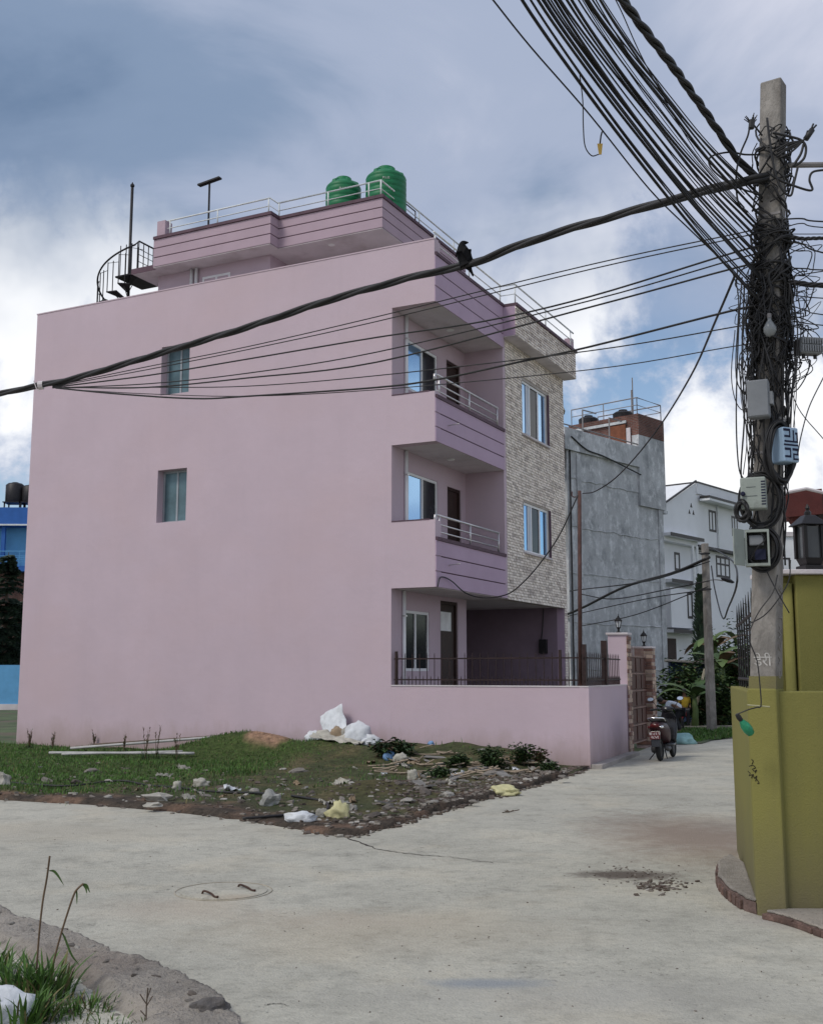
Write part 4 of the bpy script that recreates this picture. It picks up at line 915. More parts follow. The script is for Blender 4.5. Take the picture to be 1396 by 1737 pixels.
part(gb, 'balcony_wall', M_CREAM, -0.5, 0.24, 0.6, 3.0, ztl - 4.2, ztl - 1.0); part(gb, 'balcony_brick', M_BRICK, -0.6, -0.05, 0.2, 1.0, ztl - 4.3, ztl - 3.4); part(gb, 'balcony_brick', M_BRICK, -0.3, -0.01, -0.1, 1.0, ztl - 1.6, ztl - 0.3)
part(gb, 'tower_ledge', M_CEM, GW + 0.0, GW + 0.35, -0.1, 2.5, ztl - 2.75, ztl - 2.61)
part(gb, 'side_balcony', M_SOFF, GW + 0.001, GW + 0.55, 0.3, 2.2, ztl - 7.2, ztl - 5.2)
def prail(parent, pts, z0, h, m, r=0.03):
    MB().tube([Vec((x, y, z0 + h)) for x, y in pts], r, 6).build('rail', m, parent); MB().tube([Vec((x, y, z0 + h * 0.55)) for x, y in pts], r * 0.7, 5).build('rail', m, parent)
    n = 0
    for a, b in zip(pts, pts[1:]):
        k = max(1, int(math.hypot(b[0] - a[0], b[1] - a[1]) / 1.5))
        for i in range(k + 1): x, y = a[0] + (b[0] - a[0]) * i / k, a[1] + (b[1] - a[1]) * i / k; MB().tube([(x, y, z0), (x, y, z0 + h)], r * 0.8, 5).build('post', m, parent)
M_GALV = mat('galvanised_rail', (0.24, 0.225, 0.225), rough=0.6, metal=0.3, bump=0.1)
prail(gb, [(XR + 0.1, 3.5), (XR + 0.1, 0.0), (GW + 0.2, 0.0), (GW + 0.2, 3.4)], zrt, 0.75, M_GALV, 0.028)
MB().tube([(0.0, -0.05, ztl + 0.12), (XR, -0.05, ztl + 0.12)], 0.03, 5).build('rail', M_GALV, gb)
for x in (1.6, 3.6): MB().tube([(x, 0.1, ztl), (x, 0.1, ztl + 1.0), (x + 1.0, 0.1, ztl + 1.02)], 0.035, 5).build('pipe_frame', M_GALV, gb)
MB().tube([(0.4, -0.06, ztl - 0.3), (0.38, -0.06, 0.2)], 0.035, 6).build('down_pipe', M_IRONB, gb)
MB().tube(smooth_path([(0.4, -0.15, ztl - 0.35), (1.5, -0.16, ztl - 0.75), (2.8, -0.16, ztl - 0.85), (XR, -0.16, ztl - 1.25)], 6), 0.03, 6).build('slack_pipe', M_IRONB, gb)
MB().lathe([(0.03, 0), (0.03, 0.45), (0.13, 0.52), (0.16, 0.65), (0.1, 0.78), (0.02, 0.82)], 12, (-0.05, 0.0, ztl)).build('globe_lamp', mat('globe_brown', (0.25, 0.2, 0.14)), gb)
for x, y in ((XR + 0.6, 2.9), (XR + 0.7, 1.1)): MB().lathe([(0.45, 0), (0.47, 0.28), (0.36, 0.36), (0.2, 0.40), (0.2, 0.46)], 16, (x, y, zrt)).build('black_tank', M_IRONB, gb)
MB().tube([(GW - 0.6, 1, zrt), (GW - 0.6, 1, zrt + 1.5)], 0.05, 6).build('vent_pipe', M_GALV, gb); MB().tube([(GW - 0.2, 1.2, zrt), (GW - 0.2, 1.2, zrt + 2.2)], 0.03, 6).build('aerial', M_GALV, gb)

# ---- white house
M_WHW = mat('white_house_paint', (0.78, 0.79, 0.81), var=0.06, scale=0.6, bump=0.1, col2=(0.62, 0.63, 0.65), c2scale=0.5, c2lo=0.6, c2hi=0.8)
M_TRIM = mat('dark_trim', (0.04, 0.035, 0.035), rough=0.5, bump=0.05)
P, rz, wl_ = facing(1122, 53, R(40))
wb = thing('white_house', 'white painted house with dark window frames behind the cement building', 'building', P, rz)
def wrect(x0, y0, x1, y1): a, _ = wl_(x0, (y0 + y1) / 2); b, _ = wl_(x1, (y0 + y1) / 2); xm = (x0 + x1) / 2; return a, b, wl_(xm, y1)[1], wl_(xm, y0)[1]
WX = wl_(1173, 950)[0]; zt = wl_(1180, 824)[1]; z3 = wl_(1200, 930)[1]; z2 = wl_(1200, 1010)[1]; WE = 14.0
part(wb, 'upper_wall', M_WHW, WX, WE, -0.35, 8, z3, zt - 0.55); part(wb, 'roof_parapet', M_WHW, WX - 0.0, WE, -0.45, 8, zt - 0.549, zt); part(wb, 'parapet_trim', M_TRIM, WX, WE, -0.48, 8, zt + 0.001, zt + 0.08)
part(wb, 'floor_edge', M_TRIM, WX, WE, -0.40, 8, z3 - 0.12, z3 - 0.001); part(wb, 'lower_wall', M_WHW, WX, WE, 0.0, 8, -0.3, z3 - 0.121)
za = wl_(1125, 862)[1]
g = MB(); g.prism([(0, z3 - 0.1), (WX - 0.002, z3 - 0.1), (WX - 0.002, zt), (0, za)], -8, 0.35, Matrix(((1, 0, 0, 0), (0, 0, -1, 0), (0, 1, 0, 0), (0, 0, 0, 1)))); g.build('gable_wall', M_WHW, wb)
MB().tube([(-0.1, -0.4, za + 0.05), (WX - 0.05, -0.4, zt + 0.1)], 0.055, 6).build('gable_trim', M_TRIM, wb)
part(wb, 'side_wall', M_WHW, 0.0, WX - 0.001, 0.05, 8, -0.3, z3 - 0.101)
for yy in (912, 988, 1071): zz = wl_(1145, yy)[1]; part(wb, 'canopy', M_WHW, 0.0, WX - 0.01, -0.7, 0.049, zz - 0.1, zz + 0.04); part(wb, 'canopy_edge', M_TRIM, 0.0, WX - 0.01, -0.72, -0.701, zz - 0.12, zz + 0.05)
MB().box(0.0, 0.9 * WX, -0.6, 0.04, wl_(1145, 1066)[1], wl_(1145, 1000)[1]).build('bay', M_WHW, wb)
def wwin(x0, y0, x1, y1, pos, cols=1, rows=()):
    a, b, z0, z1 = wrect(x0, y0, x1, y1); return window(wb, 'y', pos, a, b, z0, z1, cols, 0.12, fm=M_TRIM, panes=[mat('grey_pane', (0.30, 0.33, 0.37), rough=0.15, metal=0.3, bump=0), M_GLASSD], depth=0.1, rowz=rows)
wwin(1191, 867, 1203, 903, -0.36, 2); wwin(1230, 877, 1240, 911, -0.36, 2)
a, b, z0, z1 = wrect(1214, 944, 1237, 980); window(wb, 'y', -0.02, a, b, z0, z1, 3, 0.12, fm=M_TRIM, panes=[M_GLASSD, mat('grey_pane', (0.3, 0.33, 0.37))], depth=0.1, rowz=[z0 + (z1 - z0) * 0.62])
wwin(1145, 937, 1154, 968, 0.03); wwin(1146, 1006, 1155, 1050, -0.62)
part(wb, 'ground_door', M_DOOR, *wrect(1127, 1083, 1145, 1110)[:2], -0.05, 0.045, 0, wl_(1136, 1083)[1])
zz = wl_(1195, 868)[1]; part(wb, 'window_hood', M_TRIM, wl_(1172, 850)[0], wl_(1240, 850)[0], -1.0, -0.452, wl_(1205, 852)[1] - 0.12, wl_(1205, 852)[1]); part(wb, 'hood_soffit', M_WHW, wl_(1172, 850)[0] + 0.02, wl_(1240, 850)[0], -0.98, -0.453, wl_(1205, 852)[1] - 0.24, wl_(1205, 852)[1] - 0.121)
for x in (1153, 1160): xx = wl_(x, 1000)[0]; MB().tube([(xx, -0.75, 0.2), (xx, -0.75, z3 - 0.2)], 0.07, 7).build('down_pipe', M_RAILW, wb)
xx = wl_(1205, 900)[0]; MB().tube([(xx, -0.42, z3), (xx, -0.42, zt - 0.6)], 0.05, 6).build('down_pipe', M_RAILW, wb)
for i, (dx, dz) in enumerate(((0, 0.35), (-0.22, 0), (0.22, 0))):
    c = wl_(1161, 870); q = MB(); q.prism([(c[0] + dx - 0.1, c[1] + dz - 0.1), (c[0] + dx + 0.1, c[1] + dz - 0.1), (c[0] + dx, c[1] + dz + 0.12)], 0.351, 0.37, Matrix(((1, 0, 0, 0), (0, 0, -1, 0), (0, 1, 0, 0), (0, 0, 0, 1)))); q.build('vent_hole', M_TRIM, wb)
for i in range(3): part(wb, 'vent_slat', M_GALV, *wrect(1184, 930, 1192, 933)[:2], -0.03, -0.001, wl_(1188, 940)[1] + i * 0.1, wl_(1188, 940)[1] + 0.06 + i * 0.1)
part(wb, 'roof_block', M_WHW, -0.8, 0.3, 1.5, 4, za, za + 1.0)

# ---- blue house and wall at the far left, seen past the pink wall
M_BLUE = mat('blue_house_paint', (0.13, 0.36, 0.62), var=0.08, bump=0.1); M_DBLUE = mat('deep_blue_paint', (0.035, 0.13, 0.42), var=0.1, bump=0.1)
P, rz, bl_ = facing(-260, 72, R(88))
bh = thing('blue_house', 'blue painted house with black roof tanks beyond the pink wall', 'building', P, rz)
xe = bl_(120, 900)[0]; za_, zb_, zc_, zd_ = (bl_(20, q)[1] for q in (864, 895, 962, 1010))
part(bh, 'upper_wall', M_BLUE, 0, xe, 0, 8, zc_, zb_); part(bh, 'roof_fascia', M_DBLUE, -0.5, xe + 0.4, -0.9, 8.4, zb_ + 0.001, za_); part(bh, 'fascia_edge', M_RAILW, -0.5, xe + 0.4, -0.95, -0.901, zb_ + 0.02, zb_ + 0.12)
part(bh, 'floor_slab', M_DBLUE, -0.3, xe + 0.3, -0.9, 8, zc_ - 0.35, zc_ - 0.001); part(bh, 'lower_wall', M_BRICK, 0, xe, 0.02, 8, -0.3, zc_ - 0.351)
prail(bh, [(-0.3, -0.8), (xe + 0.2, -0.8)], zc_, 0.95, M_BLUE, 0.03)
xc = bl_(11, 930)[0]; part(bh, 'balcony_column', M_DBLUE, xc - 0.12, xc + 0.12, -0.7, -0.45, zc_, zb_)
for zz in (0.25, 0.4, 0.65): MB().tube([(-0.3, -0.8, zc_ + zz), (xe + 0.2, -0.8, zc_ + zz)], 0.02, 5).build('rail', M_BLUE, bh)
for q, px_ in enumerate((18, 46, -30)):
    a = bl_(px_, 864)[0]; zt_ = bl_(px_, 815 + 4 * q)[1] - za_
    fr = MB(); [fr.box(a + sx * 0.5 - 0.04, a + sx * 0.5 + 0.04, y_, y_ + 0.08, za_, za_ + 0.5) for sx in (-1, 1) for y_ in (0.3, 1.2)]; fr.box(a - 0.6, a + 0.6, 0.2, 1.4, za_ + 0.5, za_ + 0.56)
    tk = thing('roof_tank', 'black plastic water tank on a stand on the blue house roof', 'water tank', P + Matrix.Rotation(rz, 3, 'Z') @ Vec((a, 0.8, za_)), rz, 'black tanks on the blue house')
    for v in fr.v: v -= Vec((a, 0.8, za_))
    fr.build('stand', M_IRONB, tk)
    MB().lathe([(0.58, 0.56), (0.6, 0.6), (0.6, zt_ - 0.2), (0.45, zt_ - 0.08), (0.2, zt_ - 0.06), (0.2, zt_)], 20).build('tank_body', M_IRONB, tk, smooth=True)
P, rz, bl2 = facing(-500, 57, R(90))
fw_ = thing('blue_wall', 'long light blue compound wall with a pale base strip', 'wall', P, rz)
xe = bl2(120, 1150)[0]; part(fw_, 'panel', M_BLUE, 0, xe, 0, 0.2, 0.25, bl2(15, 1128)[1]); part(fw_, 'base_strip', M_SOFF, -0.01, xe, -0.06, 0.22, -0.1, 0.249)

# ================================================================ TREES AND PLANTS
M_CON = [mat('conifer_dark', (0.018, 0.035, 0.022), var=0.3, bump=0, rough=0.7), mat('conifer_mid', (0.03, 0.055, 0.03), var=0.3, bump=0, rough=0.7)]
M_BARK = mat('bark', (0.10, 0.075, 0.055), var=0.35, scale=6, bump=0.8, bscale=18, stretch=(1, 1, 0.3))
def conifer(loc, h, label, seed, rad=2.2):
    t = thing('conifer_tree', label, 'tree', loc); r = random.Random(seed)
    MB().tube([(0, 0, -0.2), (0.05, 0, h * 0.5), (0, 0.05, h)], [0.22, 0.13, 0.02], 8).build('trunk', M_BARK, t)
    lf = MB()
    for i in range(150):
        f = r.random() ** 0.8; z = h * (0.10 + 0.88 * f); ln = rad * (1 - f) ** 0.8 * r.uniform(0.65, 1.1) + 0.25; az = r.uniform(0, 6.283); d = Vec((math.cos(az), math.sin(az), 0)); s = Vec((-d.y, d.x, 0))
        for k in range(16):
            q = (k + r.random()) / 16; c = Vec((0, 0, z)) + d * (ln * q) + Vec((0, 0, -0.35 * ln * q * q + 0.15 * q)); lf.cur = r.choice((0, 0, 1))
            for sg in (-1, 1):
                L2 = 0.42 * (1 - 0.6 * q) * r.uniform(0.6, 1.2); e = c + s * (sg * L2) + d * (0.25 * L2) + Vec((0, 0, -0.22 * L2 + r.uniform(-0.06, 0.06))); w = 0.06
                k0 = lf.pts([c - d * w, c + d * w, e + d * w * 0.5, e - d * w * 0.5 + Vec((0, 0, -0.1))]); lf.face((k0, k0 + 1, k0 + 2, k0 + 3))
    lf.build('crown', M_CON, t, recalc=False); return t
p = at(4, 1150, 61); conifer((p.x, p.y, -0.05), at(0, 935, 61).z, 'dark layered conifer in front of the blue house', 1, 2.6)
p = at(-45, 1150, 63); conifer((p.x, p.y, -0.05), 7.4, 'dark bushy conifer close to the blue compound wall', 2, 3.2)
p = at(32, 1150, 64); conifer((p.x, p.y, -0.05), 6.0, 'low dark conifer half hidden by the pink wall', 5, 3.2)

M_LEAF = [mat('leaf_dark', (0.022, 0.045, 0.016), var=0.35, bump=0, rough=0.6), mat('leaf_mid', (0.045, 0.085, 0.025), var=0.35, bump=0, rough=0.6), mat('leaf_light', (0.085, 0.13, 0.04), var=0.35, bump=0, rough=0.6), mat('leaf_brown', (0.13, 0.085, 0.05), var=0.4, bump=0, rough=0.8)]
def leaf(mb, p, d, ln, w, up=0.15):
    d = d.normalized(); s = d.cross(Vec((0, 0, 1))); s = s.normalized() if s.length > 0.05 else Vec((1, 0, 0))
    k = mb.pts([p, p + d * ln * 0.45 + s * w + Vec((0, 0, up * ln)), p + d * ln + Vec((0, 0, -0.1 * ln)), p + d * ln * 0.45 - s * w + Vec((0, 0, up * ln))]); mb.face((k, k + 1, k + 2, k + 3))
def bush(loc, sx, sy, sz, n, label, seed, name='shrub', lsize=0.12, pal=(5, 4, 2, 0.6), group=None, stems=7):
    t = thing(name, label, 'shrub', loc, 0, group); r = random.Random(seed); st_ = MB(); lf = MB()
    cl = []
    for i in range(stems):
        a = r.uniform(0, 6.28); e = Vec((sx * 0.8 * math.cos(a) * r.random(), sy * 0.8 * math.sin(a) * r.random(), sz * r.uniform(0.5, 1.0))); st_.tube(smooth_path([(0.05 * math.cos(a), 0.05 * math.sin(a), -0.05), e * 0.5 + Vec((0, 0, 0.1 * sz)), e], 4), [0.02 * sz * (1 - 0.1 * k) for k in range(9)], 5); cl += [e, e * 0.7, e * 0.45]
    for i in range(max(3, stems)): a = r.uniform(0, 6.28); cl.append(Vec((sx * math.cos(a) * r.uniform(0.3, 0.9), sy * math.sin(a) * r.uniform(0.3, 0.9), sz * r.uniform(0.15, 0.8))))
    for i in range(n):
        c = r.choice(cl); q = c + Vec((r.gauss(0, sx * 0.22), r.gauss(0, sy * 0.22), r.gauss(0, sz * 0.14))); q.z = max(0.01, q.z)
        lf.cur = r.choices((0, 1, 2, 3), pal)[0]; a = r.uniform(0, 6.28); leaf(lf, q, Vec((math.cos(a), math.sin(a), r.uniform(-0.5, 0.6))), lsize * r.uniform(0.6, 1.5), lsize * 0.28)
    st_.build('stem', M_BARK, t); lf.build('foliage', M_LEAF, t, recalc=False); return t
def big_leaf(parent, base, az, ln, w, droop, m, seed=0):
    mb = MB(); r = random.Random(seed); n = 12; d = Vec((math.cos(az), math.sin(az), 0)); s = Vec((-d.y, d.x, 0)); prev = None
    for i in range(n + 1):
        t = i / n; c = base + d * (ln * t * (1 - 0.25 * droop * t)) + Vec((0, 0, ln * (0.75 * t - droop * t * t))); ww = w * math.sin(math.pi * min(1, 0.12 + 0.88 * t)) ** 0.7 * r.uniform(0.85, 1.05)
        k = mb.pts([c - s * ww + Vec((0, 0, -0.25 * ww)), c, c + s * ww + Vec((0, 0, -0.25 * ww))])
        if prev is not None: mb.face((prev, prev + 1, k + 1, k)); mb.face((prev + 1, prev + 2, k + 2, k + 1))
        prev = k
    return mb.build('leaf', m, parent, smooth=True, recalc=False)
def banana(loc, h, n, label, seed, brown=0):
    t = thing('banana_plant', label, 'banana plant', loc); r = random.Random(seed)
    MB().tube([(0, 0, -0.05), (0.04, 0, h * 0.5), (0.0, 0.02, h)], [0.13, 0.10, 0.06], 9).build('stem', M_LEAF[2], t, smooth=True)
    for i in range(n): big_leaf(t, Vec((0, 0, h * r.uniform(0.75, 1.0))), i * 2.4 + r.uniform(-0.3, 0.3), r.uniform(1.2, 1.9), r.uniform(0.16, 0.26), r.uniform(0.5, 1.1), M_LEAF[3] if i < brown else r.choice(M_LEAF[1:3]), seed + i)
    return t
p = at(1178, 1235, 37); banana((p.x, p.y, -0.04), 1.3, 5, 'young banana plant with one broad pale leaf beside the far pole', 3)
p = at(1228, 1235, 39); banana((p.x, p.y, -0.04), 2.6, 9, 'taller banana plant with hanging brown leaves right of the far pole', 8, 4)
p = at(1218, 1238, 41); banana((p.x, p.y, -0.04), 3.2, 8, 'banana plant with ragged leaves against the white house', 12, 3)
for i, (px_, Y, sx, sz, n, lb) in enumerate(((1187, 38.5, 0.9, 1.9, 1700, 'dark leafy shrub behind the child with the bicycle'), (1150, 40, 1.0, 2.0, 1500, 'dark shrub behind the gate pier and scooter'), (1216, 38, 0.9, 1.5, 1500, 'dense dark shrub at the foot of the banana plants'), (1246, 40, 1.0, 2.6, 2200, 'tall dark shrub behind the green wall corner'), (1205, 44, 1.1, 2.5, 2400, 'tall dark bush in front of the white house'), (1265, 46, 1.3, 3.4, 2200, 'dark bush rising behind the black spiked fence'))):
    p = at(px_, 1235, Y); bush((p.x, p.y, -0.04), sx, sx, sz, n, lb, 20 + i, lsize=0.22)
# thuja like column left of the far pole
p = at(1197, 1235, 43.5); t = thing('cypress_tree', 'slim dark cypress rising beside the far concrete pole', 'tree', (p.x, p.y, -0.04)); MB().tube([(0, 0, 0), (0, 0, 4.5)], [0.09, 0.03], 6).build('trunk', M_BARK, t)
r = random.Random(4); lf = MB()
for i in range(1500): f = r.random(); z = 0.3 + 5.2 * f; a = r.uniform(0, 6.28); rr = 0.45 * (1 - f) ** 0.5 * r.uniform(0.5, 1.1); lf.cur = r.choice((0, 1)); leaf(lf, Vec((rr * math.cos(a), rr * math.sin(a), z)), Vec((math.cos(a) * 0.4, math.sin(a) * 0.4, 0.8)), 0.28, 0.06)
lf.build('crown', M_CON, t, recalc=False)
# far wood closing the view low on the right, behind the houses
fw = MB(); r = random.Random(77)
for i in range(16000):
    X = r.uniform(-20, 70); Y = 75 + r.uniform(-2, 3); hmax = 5.5 + 1.5 * mnoise.noise(Vec((X * 0.25, 0, 0))) + 0.8 * mnoise.noise(Vec((X * 0.9, 0, 0))); z = hmax * r.random() ** 0.7
    fw.cur = r.choices((0, 1, 2), (5, 3, 1))[0]; a = r.uniform(0, 6.28); leaf(fw, Vec((X, Y, z)), Vec((math.cos(a), math.sin(a), r.uniform(-0.4, 0.5))), 1.1, 0.42)
tag(fw.build('far_trees', M_LEAF[:3], recalc=False, kind='stuff'), 'far band of dark green trees behind the houses', 'trees')
# grass verge across the end of the lane, low kerb beyond
vg = MB(); r = random.Random(31); poly = [gnd(1110, 1262), gnd(1150, 1262), gnd(1190, 1262), gnd(1215, 1254), gnd(1236, 1249), gnd(1244, 1240), gnd(1140, 1238), gnd(1120, 1238)]
k = vg.pts([(q.x, q.y, 0.02) for q in poly]); vg.face([k + i for i in range(len(poly))]); vg.build('grass_verge', M_GROUND, recalc=False, kind='structure')
vg = MB()
for i in range(5200):
    q = gnd(r.uniform(1112, 1244), r.uniform(1237, 1263))
    if q.y < gnd(1190, 1262).y + 0.2 + max(0, q.x - 7.2) * 1.5: continue
    vg.cur = r.choices((0, 1, 2), (6, 3, 0.5))[0]; blade(vg, Vec((q.x, q.y, 0.0)), r.uniform(0.06, 0.16), 0.014, r.uniform(0, 0.1), r.uniform(0, 6.28), 2)
tag(vg.build('verge_grass', M_GRASS, recalc=False, kind='stuff'), 'bright green grass on the verge at the end of the lane', 'grass')
a, b = gnd(1120, 1238), gnd(1260, 1236); d = (b - a).normalized(); s_ = Vec((-d.y, d.x, 0))
kp = MB(); P4 = [a, b, b + s_ * 0.5, a + s_ * 0.5]; kp.hexa([q + Vec((0, 0, -0.1)) for q in P4] + [q + Vec((0, 0, 0.09)) for q in P4]); kp.build('path_kerb', M_KERB, kind='structure')
# dark shed with a blue sheet behind the people
p = at(1140, 1235, 42); shed = thing('tin_shed', 'low dark shed with a blue sheet wall behind the people', 'shed', (p.x, p.y, 0), R(-10))
M_TARP = mat('blue_sheet', (0.03, 0.05, 0.12), var=0.35, scale=3, bump=0.4, bscale=8); M_TIN = mat('old_tin', (0.20, 0.19, 0.18), var=0.3, scale=3, bump=0.4, bscale=10)
MB().box(0, 1.7, 0, 1.4, 0, 2.2).build('wall', M_TARP, shed); MB().box(-0.3, 2.6, -0.5, 1.7, 2.21, 2.30, Matrix.Rotation(R(4), 4, 'Y')).build('roof', M_TIN, shed, bevel=0.02)
for x in (1.8, 2.3): MB().box(x, x + 0.1, -0.3, -0.2, 0, 2.15).build('post', M_BARK, shed)
# leaning bamboo stick
a = at(1170, 1205, 37.2); b = at(1195, 1135, 37.6); a.z = 0.0
bs_ = thing('bamboo_stick', 'pale bamboo stick leaning against the far pole', 'stick', a); MB().tube([(0, 0, 0), b - a], 0.05, 7).build('cane', mat('bamboo_cane', (0.34, 0.30, 0.22), var=0.2, scale=4), bs_)

# ---- far concrete utility pole with a street lamp
M_POLE = mat('pole_concrete', (0.265, 0.245, 0.225), rough=0.95, var=0.3, scale=5, bump=0.9, bscale=34, col2=(0.12, 0.105, 0.095), c2scale=2.2, c2lo=0.44, c2hi=0.66, stretch=(1, 1, 0.5))
p = gnd(1207, 1241); fz = at(1203, 922, p.y).z
fp = thing('far_utility_pole', 'slim concrete utility pole with a street lamp at the lane end', 'utility pole', (p.x, p.y, 0), 0.3)
MB().hexa([(-.11, -.13, -.2), (.11, -.13, -.2), (.11, .13, -.2), (-.11, .13, -.2), (-.08, -.09, fz), (.08, -.09, fz), (.08, .09, fz), (-.08, .09, fz)]).build('shaft', M_POLE, fp, bevel=0.01)
zl_ = at(1203, 985, p.y).z
MB().tube(smooth_path([(0, -0.1, zl_), (0.3, -0.1, zl_ + 0.03), (0.55, -0.1, zl_)], 4), 0.02, 6).build('lamp_arm', M_GALV, fp); MB().lathe([(0.01, -0.02), (0.08, 0.0), (0.1, 0.05), (0.05, 0.1), (0.01, 0.11)], 12, (0, 0, 0), Matrix.Translation((0.7, -0.1, zl_ - 0.02)) @ Matrix.Rotation(R(15), 4, 'Y') @ Matrix.Diagonal((2.6, 1, 1, 1))).build('lamp_head', M_IRONB, fp)
for zz in (fz - 0.35, zl_ - 0.3): MB().box(-0.1, 0.1, -0.12, 0.12, zz, zz + 0.05).build('band', M_IRONB, fp)

# ================================================================ PEOPLE AND SCOOTER
M_SKIN = mat('skin', (0.22, 0.12, 0.08), rough=0.6, var=0.1, bump=0); M_HAIR = mat('dark_hair', (0.012, 0.01, 0.01), rough=0.5, bump=0)
M_YEL = mat('yellow_cloth', (0.45, 0.30, 0.03), var=0.2, scale=10, bump=0.3, bscale=30); M_TROU = mat('dark_trousers', (0.02, 0.02, 0.024), var=0.2, bump=0.2); M_SHIRT = mat('white_checked_shirt', (0.60, 0.64, 0.70), var=0.12, scale=30, bump=0.2); M_RED = mat('red_cloth', (0.40, 0.03, 0.03), var=0.2, bump=0.2)
def figure(root, s, J, shirt, trou):
    """J: joint name -> point (metres for height 1). One continuous body, clothing as children."""
    V = {k: Vec(v) * s for k, v in J.items()}
    names = ['pelvis', 'waist', 'chest', 'neck', 'head', 'crown', 'shl', 'ell', 'wrl', 'hal', 'shr', 'elr', 'wrr', 'har', 'hil', 'knl', 'anl', 'tol', 'hir', 'knr', 'anr', 'tor']
    rad = dict(pelvis=.075, waist=.068, chest=.085, neck=.032, head=.058, crown=.048, shl=.042, ell=.028, wrl=.02, hal=.022, shr=.042, elr=.028, wrr=.02, har=.022, hil=.06, knl=.04, anl=.025, tol=.024, hir=.06, knr=.04, anr=.025, tor=.024)
    E = [(0, 1), (1, 2), (2, 3), (3, 4), (4, 5), (2, 6), (6, 7), (7, 8), (8, 9), (2, 10), (10, 11), (11, 12), (12, 13), (0, 14), (14, 15), (15, 16), (16, 17), (0, 18), (18, 19), (19, 20), (20, 21)]
    place('body', skin_mesh('body', M_SKIN, [V[n] for n in names], E, [rad[n] * s for n in names], 0, 1), root)
    sn = ['pelvis', 'waist', 'chest', 'shl', 'ell', 'shr', 'elr']; SE = [(0, 1), (1, 2), (2, 3), (3, 4), (2, 5), (5, 6)]
    place('shirt', skin_mesh('shirt', shirt, [V[n] for n in sn], SE, [(rad[n] * 1.22 + .006) * s for n in sn], 0, 1), root)
    tn = ['pelvis', 'hil', 'knl', 'anl', 'hir', 'knr', 'anr']; TE = [(0, 1), (1, 2), (2, 3), (0, 4), (4, 5), (5, 6)]
    place('trousers', skin_mesh('trousers', trou, [V[n] for n in tn], TE, [(rad[n] * 1.2 + .006) * s for n in tn], 0, 1), root)
    h = V['head'].lerp(V['crown'], 0.5); place('hair', blob('hair', M_HAIR, .064 * s, .066 * s, .062 * s, 0.1, 2, 1, 2, -0.5), root, h + Vec((0, 0.012 * s, -0.005 * s)))
pb = gnd(1162, 1236)
person1 = thing('person', 'person in yellow top and dark trousers standing with a small red bicycle', 'person', (pb.x, pb.y, 0.0), R(8))
figure(person1, 1.28, dict(pelvis=(0, 0, .50), waist=(0, 0, .60), chest=(0, .01, .72), neck=(0, 0, .83), head=(0, -.01, .90), crown=(0, 0, .955), shl=(-.11, 0, .77), ell=(-.14, .05, .63), wrl=(-.10, -.06, .54), hal=(-.09, -.10, .53), shr=(.11, 0, .77), elr=(.15, .04, .63), wrr=(.12, -.07, .55), har=(.11, -.11, .54), hil=(-.06, 0, .46), knl=(-.065, .01, .26), anl=(-.065, .03, .05), tol=(-.07, -.06, .02), hir=(.06, 0, .46), knr=(.08, .0, .26), anr=(.09, .03, .05), tor=(.095, -.06, .02)), M_YEL, M_TROU)
pw = gnd(1146, 1243)
person2 = thing('person', 'person in a white shirt bending forward behind the parked scooter', 'person', (pw.x, pw.y, 0.0), R(252))
figure(person2, 1.55, dict(pelvis=(0, .10, .44), waist=(0, .04, .52), chest=(0, -.10, .58), neck=(0, -.20, .60), head=(0, -.27, .60), crown=(0, -.325, .61), shl=(-.11, -.12, .58), ell=(-.13, -.16, .44), wrl=(-.10, -.22, .32), hal=(-.09, -.24, .28), shr=(.11, -.12, .58), elr=(.13, -.16, .44), wrr=(.10, -.22, .32), har=(.09, -.24, .28), hil=(-.06, .10, .41), knl=(-.08, .0, .26), anl=(-.08, .09, .05), tol=(-.085, 0, .02), hir=(.06, .10, .41), knr=(.08, .0, .26), anr=(.08, .09, .05), tor=(.085, 0, .02)), M_SHIRT, M_TROU)
M_TYRE = mat('tyre_rubber', (0.018, 0.018, 0.018), rough=0.85, bump=0.3, bscale=60)
def wheel(parent, c, r, w, rimm, n=22, spokes=0):
    wo = MB(); wo.tube([(c[0] + (r - w) * math.cos(a), c[1], c[2] + (r - w) * math.sin(a)) for a in [6.2832 * i / n for i in range(n)]], w, 8, closed=True); o = wo.build('wheel', M_TYRE, parent, smooth=True)
    if spokes:
        sp2 = MB(); [sp2.tube([(c[0], c[1], c[2]), (c[0] + (r - w) * math.cos(a), c[1], c[2] + (r - w) * math.sin(a))], 0.004, 4) for a in [6.2832 * i / spokes for i in range(spokes)]]; sp2.build('spokes', rimm, o)
    else: MB().lathe([(0.03, -w * .6), (r - w * 1.4, -w * .5), (r - w * 1.4, w * .5), (0.03, w * .6)], n, (0, 0, 0), Matrix.Translation(c) @ Matrix.Rotation(R(90), 4, 'X')).build('rim', rimm, o)
    return o
pk = gnd(1158, 1239); bike = thing('bicycle', 'small red child bicycle held by the person in yellow', 'bicycle', (pk.x, pk.y, 0), R(78))
wheel(bike, (-0.36, 0, 0.2), 0.2, 0.022, M_GALV, 20, 10); wheel(bike, (0.36, 0, 0.2), 0.2, 0.022, M_GALV, 20, 10)
fr = MB(); [fr.tube([a, b], 0.015, 6) for a, b in (((-.36, 0, .2), (-.02, 0, .22)), ((-.02, 0, .22), (.27, 0, .50)), ((-.12, 0, .52), (-.02, 0, .22)), ((-.12, 0, .48), (.26, 0, .52)), ((.36, 0, .2), (.25, 0, .62)), ((-.36, 0, .2), (-.12, 0, .46)))]; fr.build('frame', M_RED, bike)
